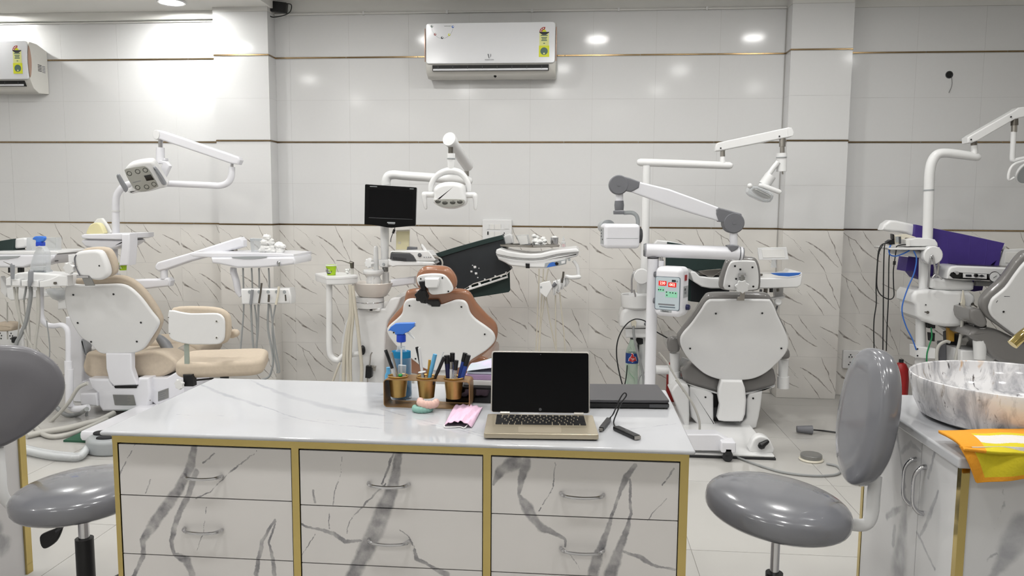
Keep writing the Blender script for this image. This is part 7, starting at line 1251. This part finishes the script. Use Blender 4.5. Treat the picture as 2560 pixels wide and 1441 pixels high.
tb('B6', 4.86, [(536, 388), (534, 420)], 11, 'black_plastic', 'ferrite', pa, 0, 8); tb('B6', 4.85, [(505, 250), (488, 290), (500, 335), (550, 345), (610, 325), (665, 298)], 5.5, 'print_blue', 'network_cable', pa, 5, 8); tb('B6', 4.84, [(700, 300), (725, 370), (705, 490), (650, 620), (605, 760), (605, 850), (640, 960), (690, 1060), (722, 1150)], 5.5, 'print_blue', 'network_cable', pa, 5, 8)
# arm, purple sheet, tray
sl('B6', 5.02, [(430, 122), (450, 72), (500, 36), (560, 40), (720, 74), (1100, 150), (1480, 230), (1502, 262), (1470, 305), (1100, 240), (720, 190), (640, 150), (590, 142), (520, 138)], .09, .016, 'white_plastic', 'spring_arm', u4)
mat('sheet_purple', (66, 48, 128), .55, var=.08, scale=18, bump=.35); ps = thing('plastic_sheet', 'purple plastic sheet draped over the right tray arm', 'sheet', P(*px('B6', 1000, 540), 5.0))
drape('B6', 4.99, [(716, 74), (900, 112), (1100, 152), (1300, 195), (1482, 234), (1455, 300), (1432, 432), (1392, 432), (1412, 382), (1340, 440), (1100, 432), (1010, 470), (985, 540), (860, 575), (745, 540), (690, 472), (632, 476), (652, 356), (735, 366), (722, 250), (708, 165)], 'sheet', 'sheet_purple', ps, .14); drape('B6', 5.06, [(900, 440), (1230, 440), (1300, 600), (1290, 640), (1220, 650), (900, 600)], 'sheet_back', 'sheet_purple', ps, .01)
for a, b in (((980, 150), (995, 430)), ((1180, 180), (1160, 430)), ((1330, 205), (1300, 430)), ((860, 110), (880, 540))): tb('B6', 4.992, [a, ((a[0] + b[0]) / 2 + 6, (a[1] + b[1]) / 2), b], 5, 'sheet_purple', 'crease', ps, 3, 6)
t4 = sl('D5', 4.80, [(40, 372), (48, 290), (65, 245), (95, 224), (160, 215), (500, 228), (1100, 255), (1100, 420), (760, 402), (500, 396), (230, 392)], .34, .012, 'white_plastic', 'tray_body', u4); pn4 = sl('D5', 4.797, [(68, 332), (85, 300), (120, 288), (230, 300), (800, 326), (1100, 340), (1100, 400), (700, 392), (500, 385), (200, 374), (110, 368)], .01, .001, 'black_gloss', 'control_panel', u4)
sl('D5', 4.794, [(230, 305), (515, 318), (515, 374), (230, 360)], .006, .001, 'white_paint', 'panel_inset', pn4); sl('D5', 4.791, [(262, 320), (332, 322), (332, 350), (262, 346)], .006, .001, 'print_dark', 'rocker_switch', pn4); M().lathe([(.011, 0), (.009, .014)], P(*px('D5', 380, 330), 4.794), (0, -1, 0), 14).to('dial', 'black_plastic', pn4); sl('D5', 4.791, [(415, 338), (455, 322), (490, 340), (455, 352)], .005, 0, 'print_dark', 'rocker_switch', pn4)
gc = P(*px('D5', 600, 348), 4.796); M().lathe([(.032, 0), (.033, .006), (.028, .008)], gc, (0, -1, 0), 28).to('gauge_ring', 'chrome', pn4); M().lathe([(.028, .006), (.028, .0085)], gc, (0, -1, 0), 24).to('gauge_face', 'print_white', pn4); M().tube([gc + V((-.008, -.0095, -.006)), gc + V((.01, -.0095, .008))], .0012, 5).to('gauge_needle', 'print_dark', pn4); M().lathe([(.012, 0), (.010, .02)], P(*px('D5', 140, 300), 4.797), (0, -1, 0), 14).to('air_tap', 'chrome', pn4)
sl('D5', 4.84, [(150, 262), (160, 225), (190, 208), (1100, 245), (1100, 268), (200, 258)], .22, .004, 'steel', 'steel_tray', u4); tb('D5', 4.95, [(370, 425), (740, 440)], 30, 'white_plastic', 'lower_arm', u4, 0, 14); sl('D5', 5.0, [(650, 220), (690, 110), (720, 20), (961, 10), (1100, 8), (1100, 240)], .02, .004, 'white_paint', 'xray_viewer', u4); sl('D5', 4.997, [(735, 180), (745, 55), (1060, 48), (1060, 190)], .004, .001, 'paper_white', 'viewer_screen', u4)
# ================================================================== on the floor at the right, and small red canisters
pd = F(2036, 1160, 0); o = thing('foot_pedal', 'round steel foot pedal on the floor right of the grey chair', 'foot pedal', pd); M().lathe([(.062, .001), (.064, .006), (.06, .012)], pd + V((0, .06, 0)), seg=36).to('base', 'ivory_plastic', o); M().lathe([(.054, .012), (.056, .02), (.056, .032), (.05, .036)], pd + V((0, .06, 0)), seg=36).to('plate', 'steel_plate', o); M().tube([F(a, b, .008) for a, b in ((2066, 1160), (2092, 1166), (2102, 1178), (2085, 1188), (2030, 1190), (1960, 1182), (1900, 1165), (1838, 1142))], .006, 8, 6).to('cord', 'grey_hose', o)
pg = F(2012, 1089, 0); o = thing('floor_plug', 'dark grey plug lying on the floor near the right pillar', 'plug', pg); M().tube([pg + V((-.04, .03, .028)), pg + V((.05, .025, .028))], [.02, .027], 10).to('body', 'mid_grey', o); M().tube([pg + V((.05, .025, .028)), F(2060, 1078, .01), F(2110, 1084, .01), F(2170, 1088, .01)], .005, 8, 5).to('cord', 'black_plastic', o)
for (x0, x1, y0, y1, Yc, lb) in ((2246, 2262, 908, 985, 5.0, 'red plastic canister partly hidden behind the right stool backrest'), (1676, 1690, 905, 968, 5.42, 'red plastic canister partly hidden behind the grey chair base')):
    a, b = P(x0, y0, Yc), P(x1, y1, Yc); cxx = (a.x + b.x) / 2; o = thing('red_canister', lb, 'canister', (cxx, Yc, 0)); h_ = a.z; r_ = max(.045, (b.x - a.x)); M().lathe([(r_ * .95, .001), (r_, .01), (r_, h_ - .05), (r_ * .6, h_ - .01), (r_ * .3, h_)], (cxx, Yc + .02, 0), seg=24).to('body', 'red_plastic', o); M().tube([V((cxx, Yc + .02, h_ - .01)), V((cxx, Yc + .02, h_ + .02))], .014, 12).to('neck', 'black_plastic', o)
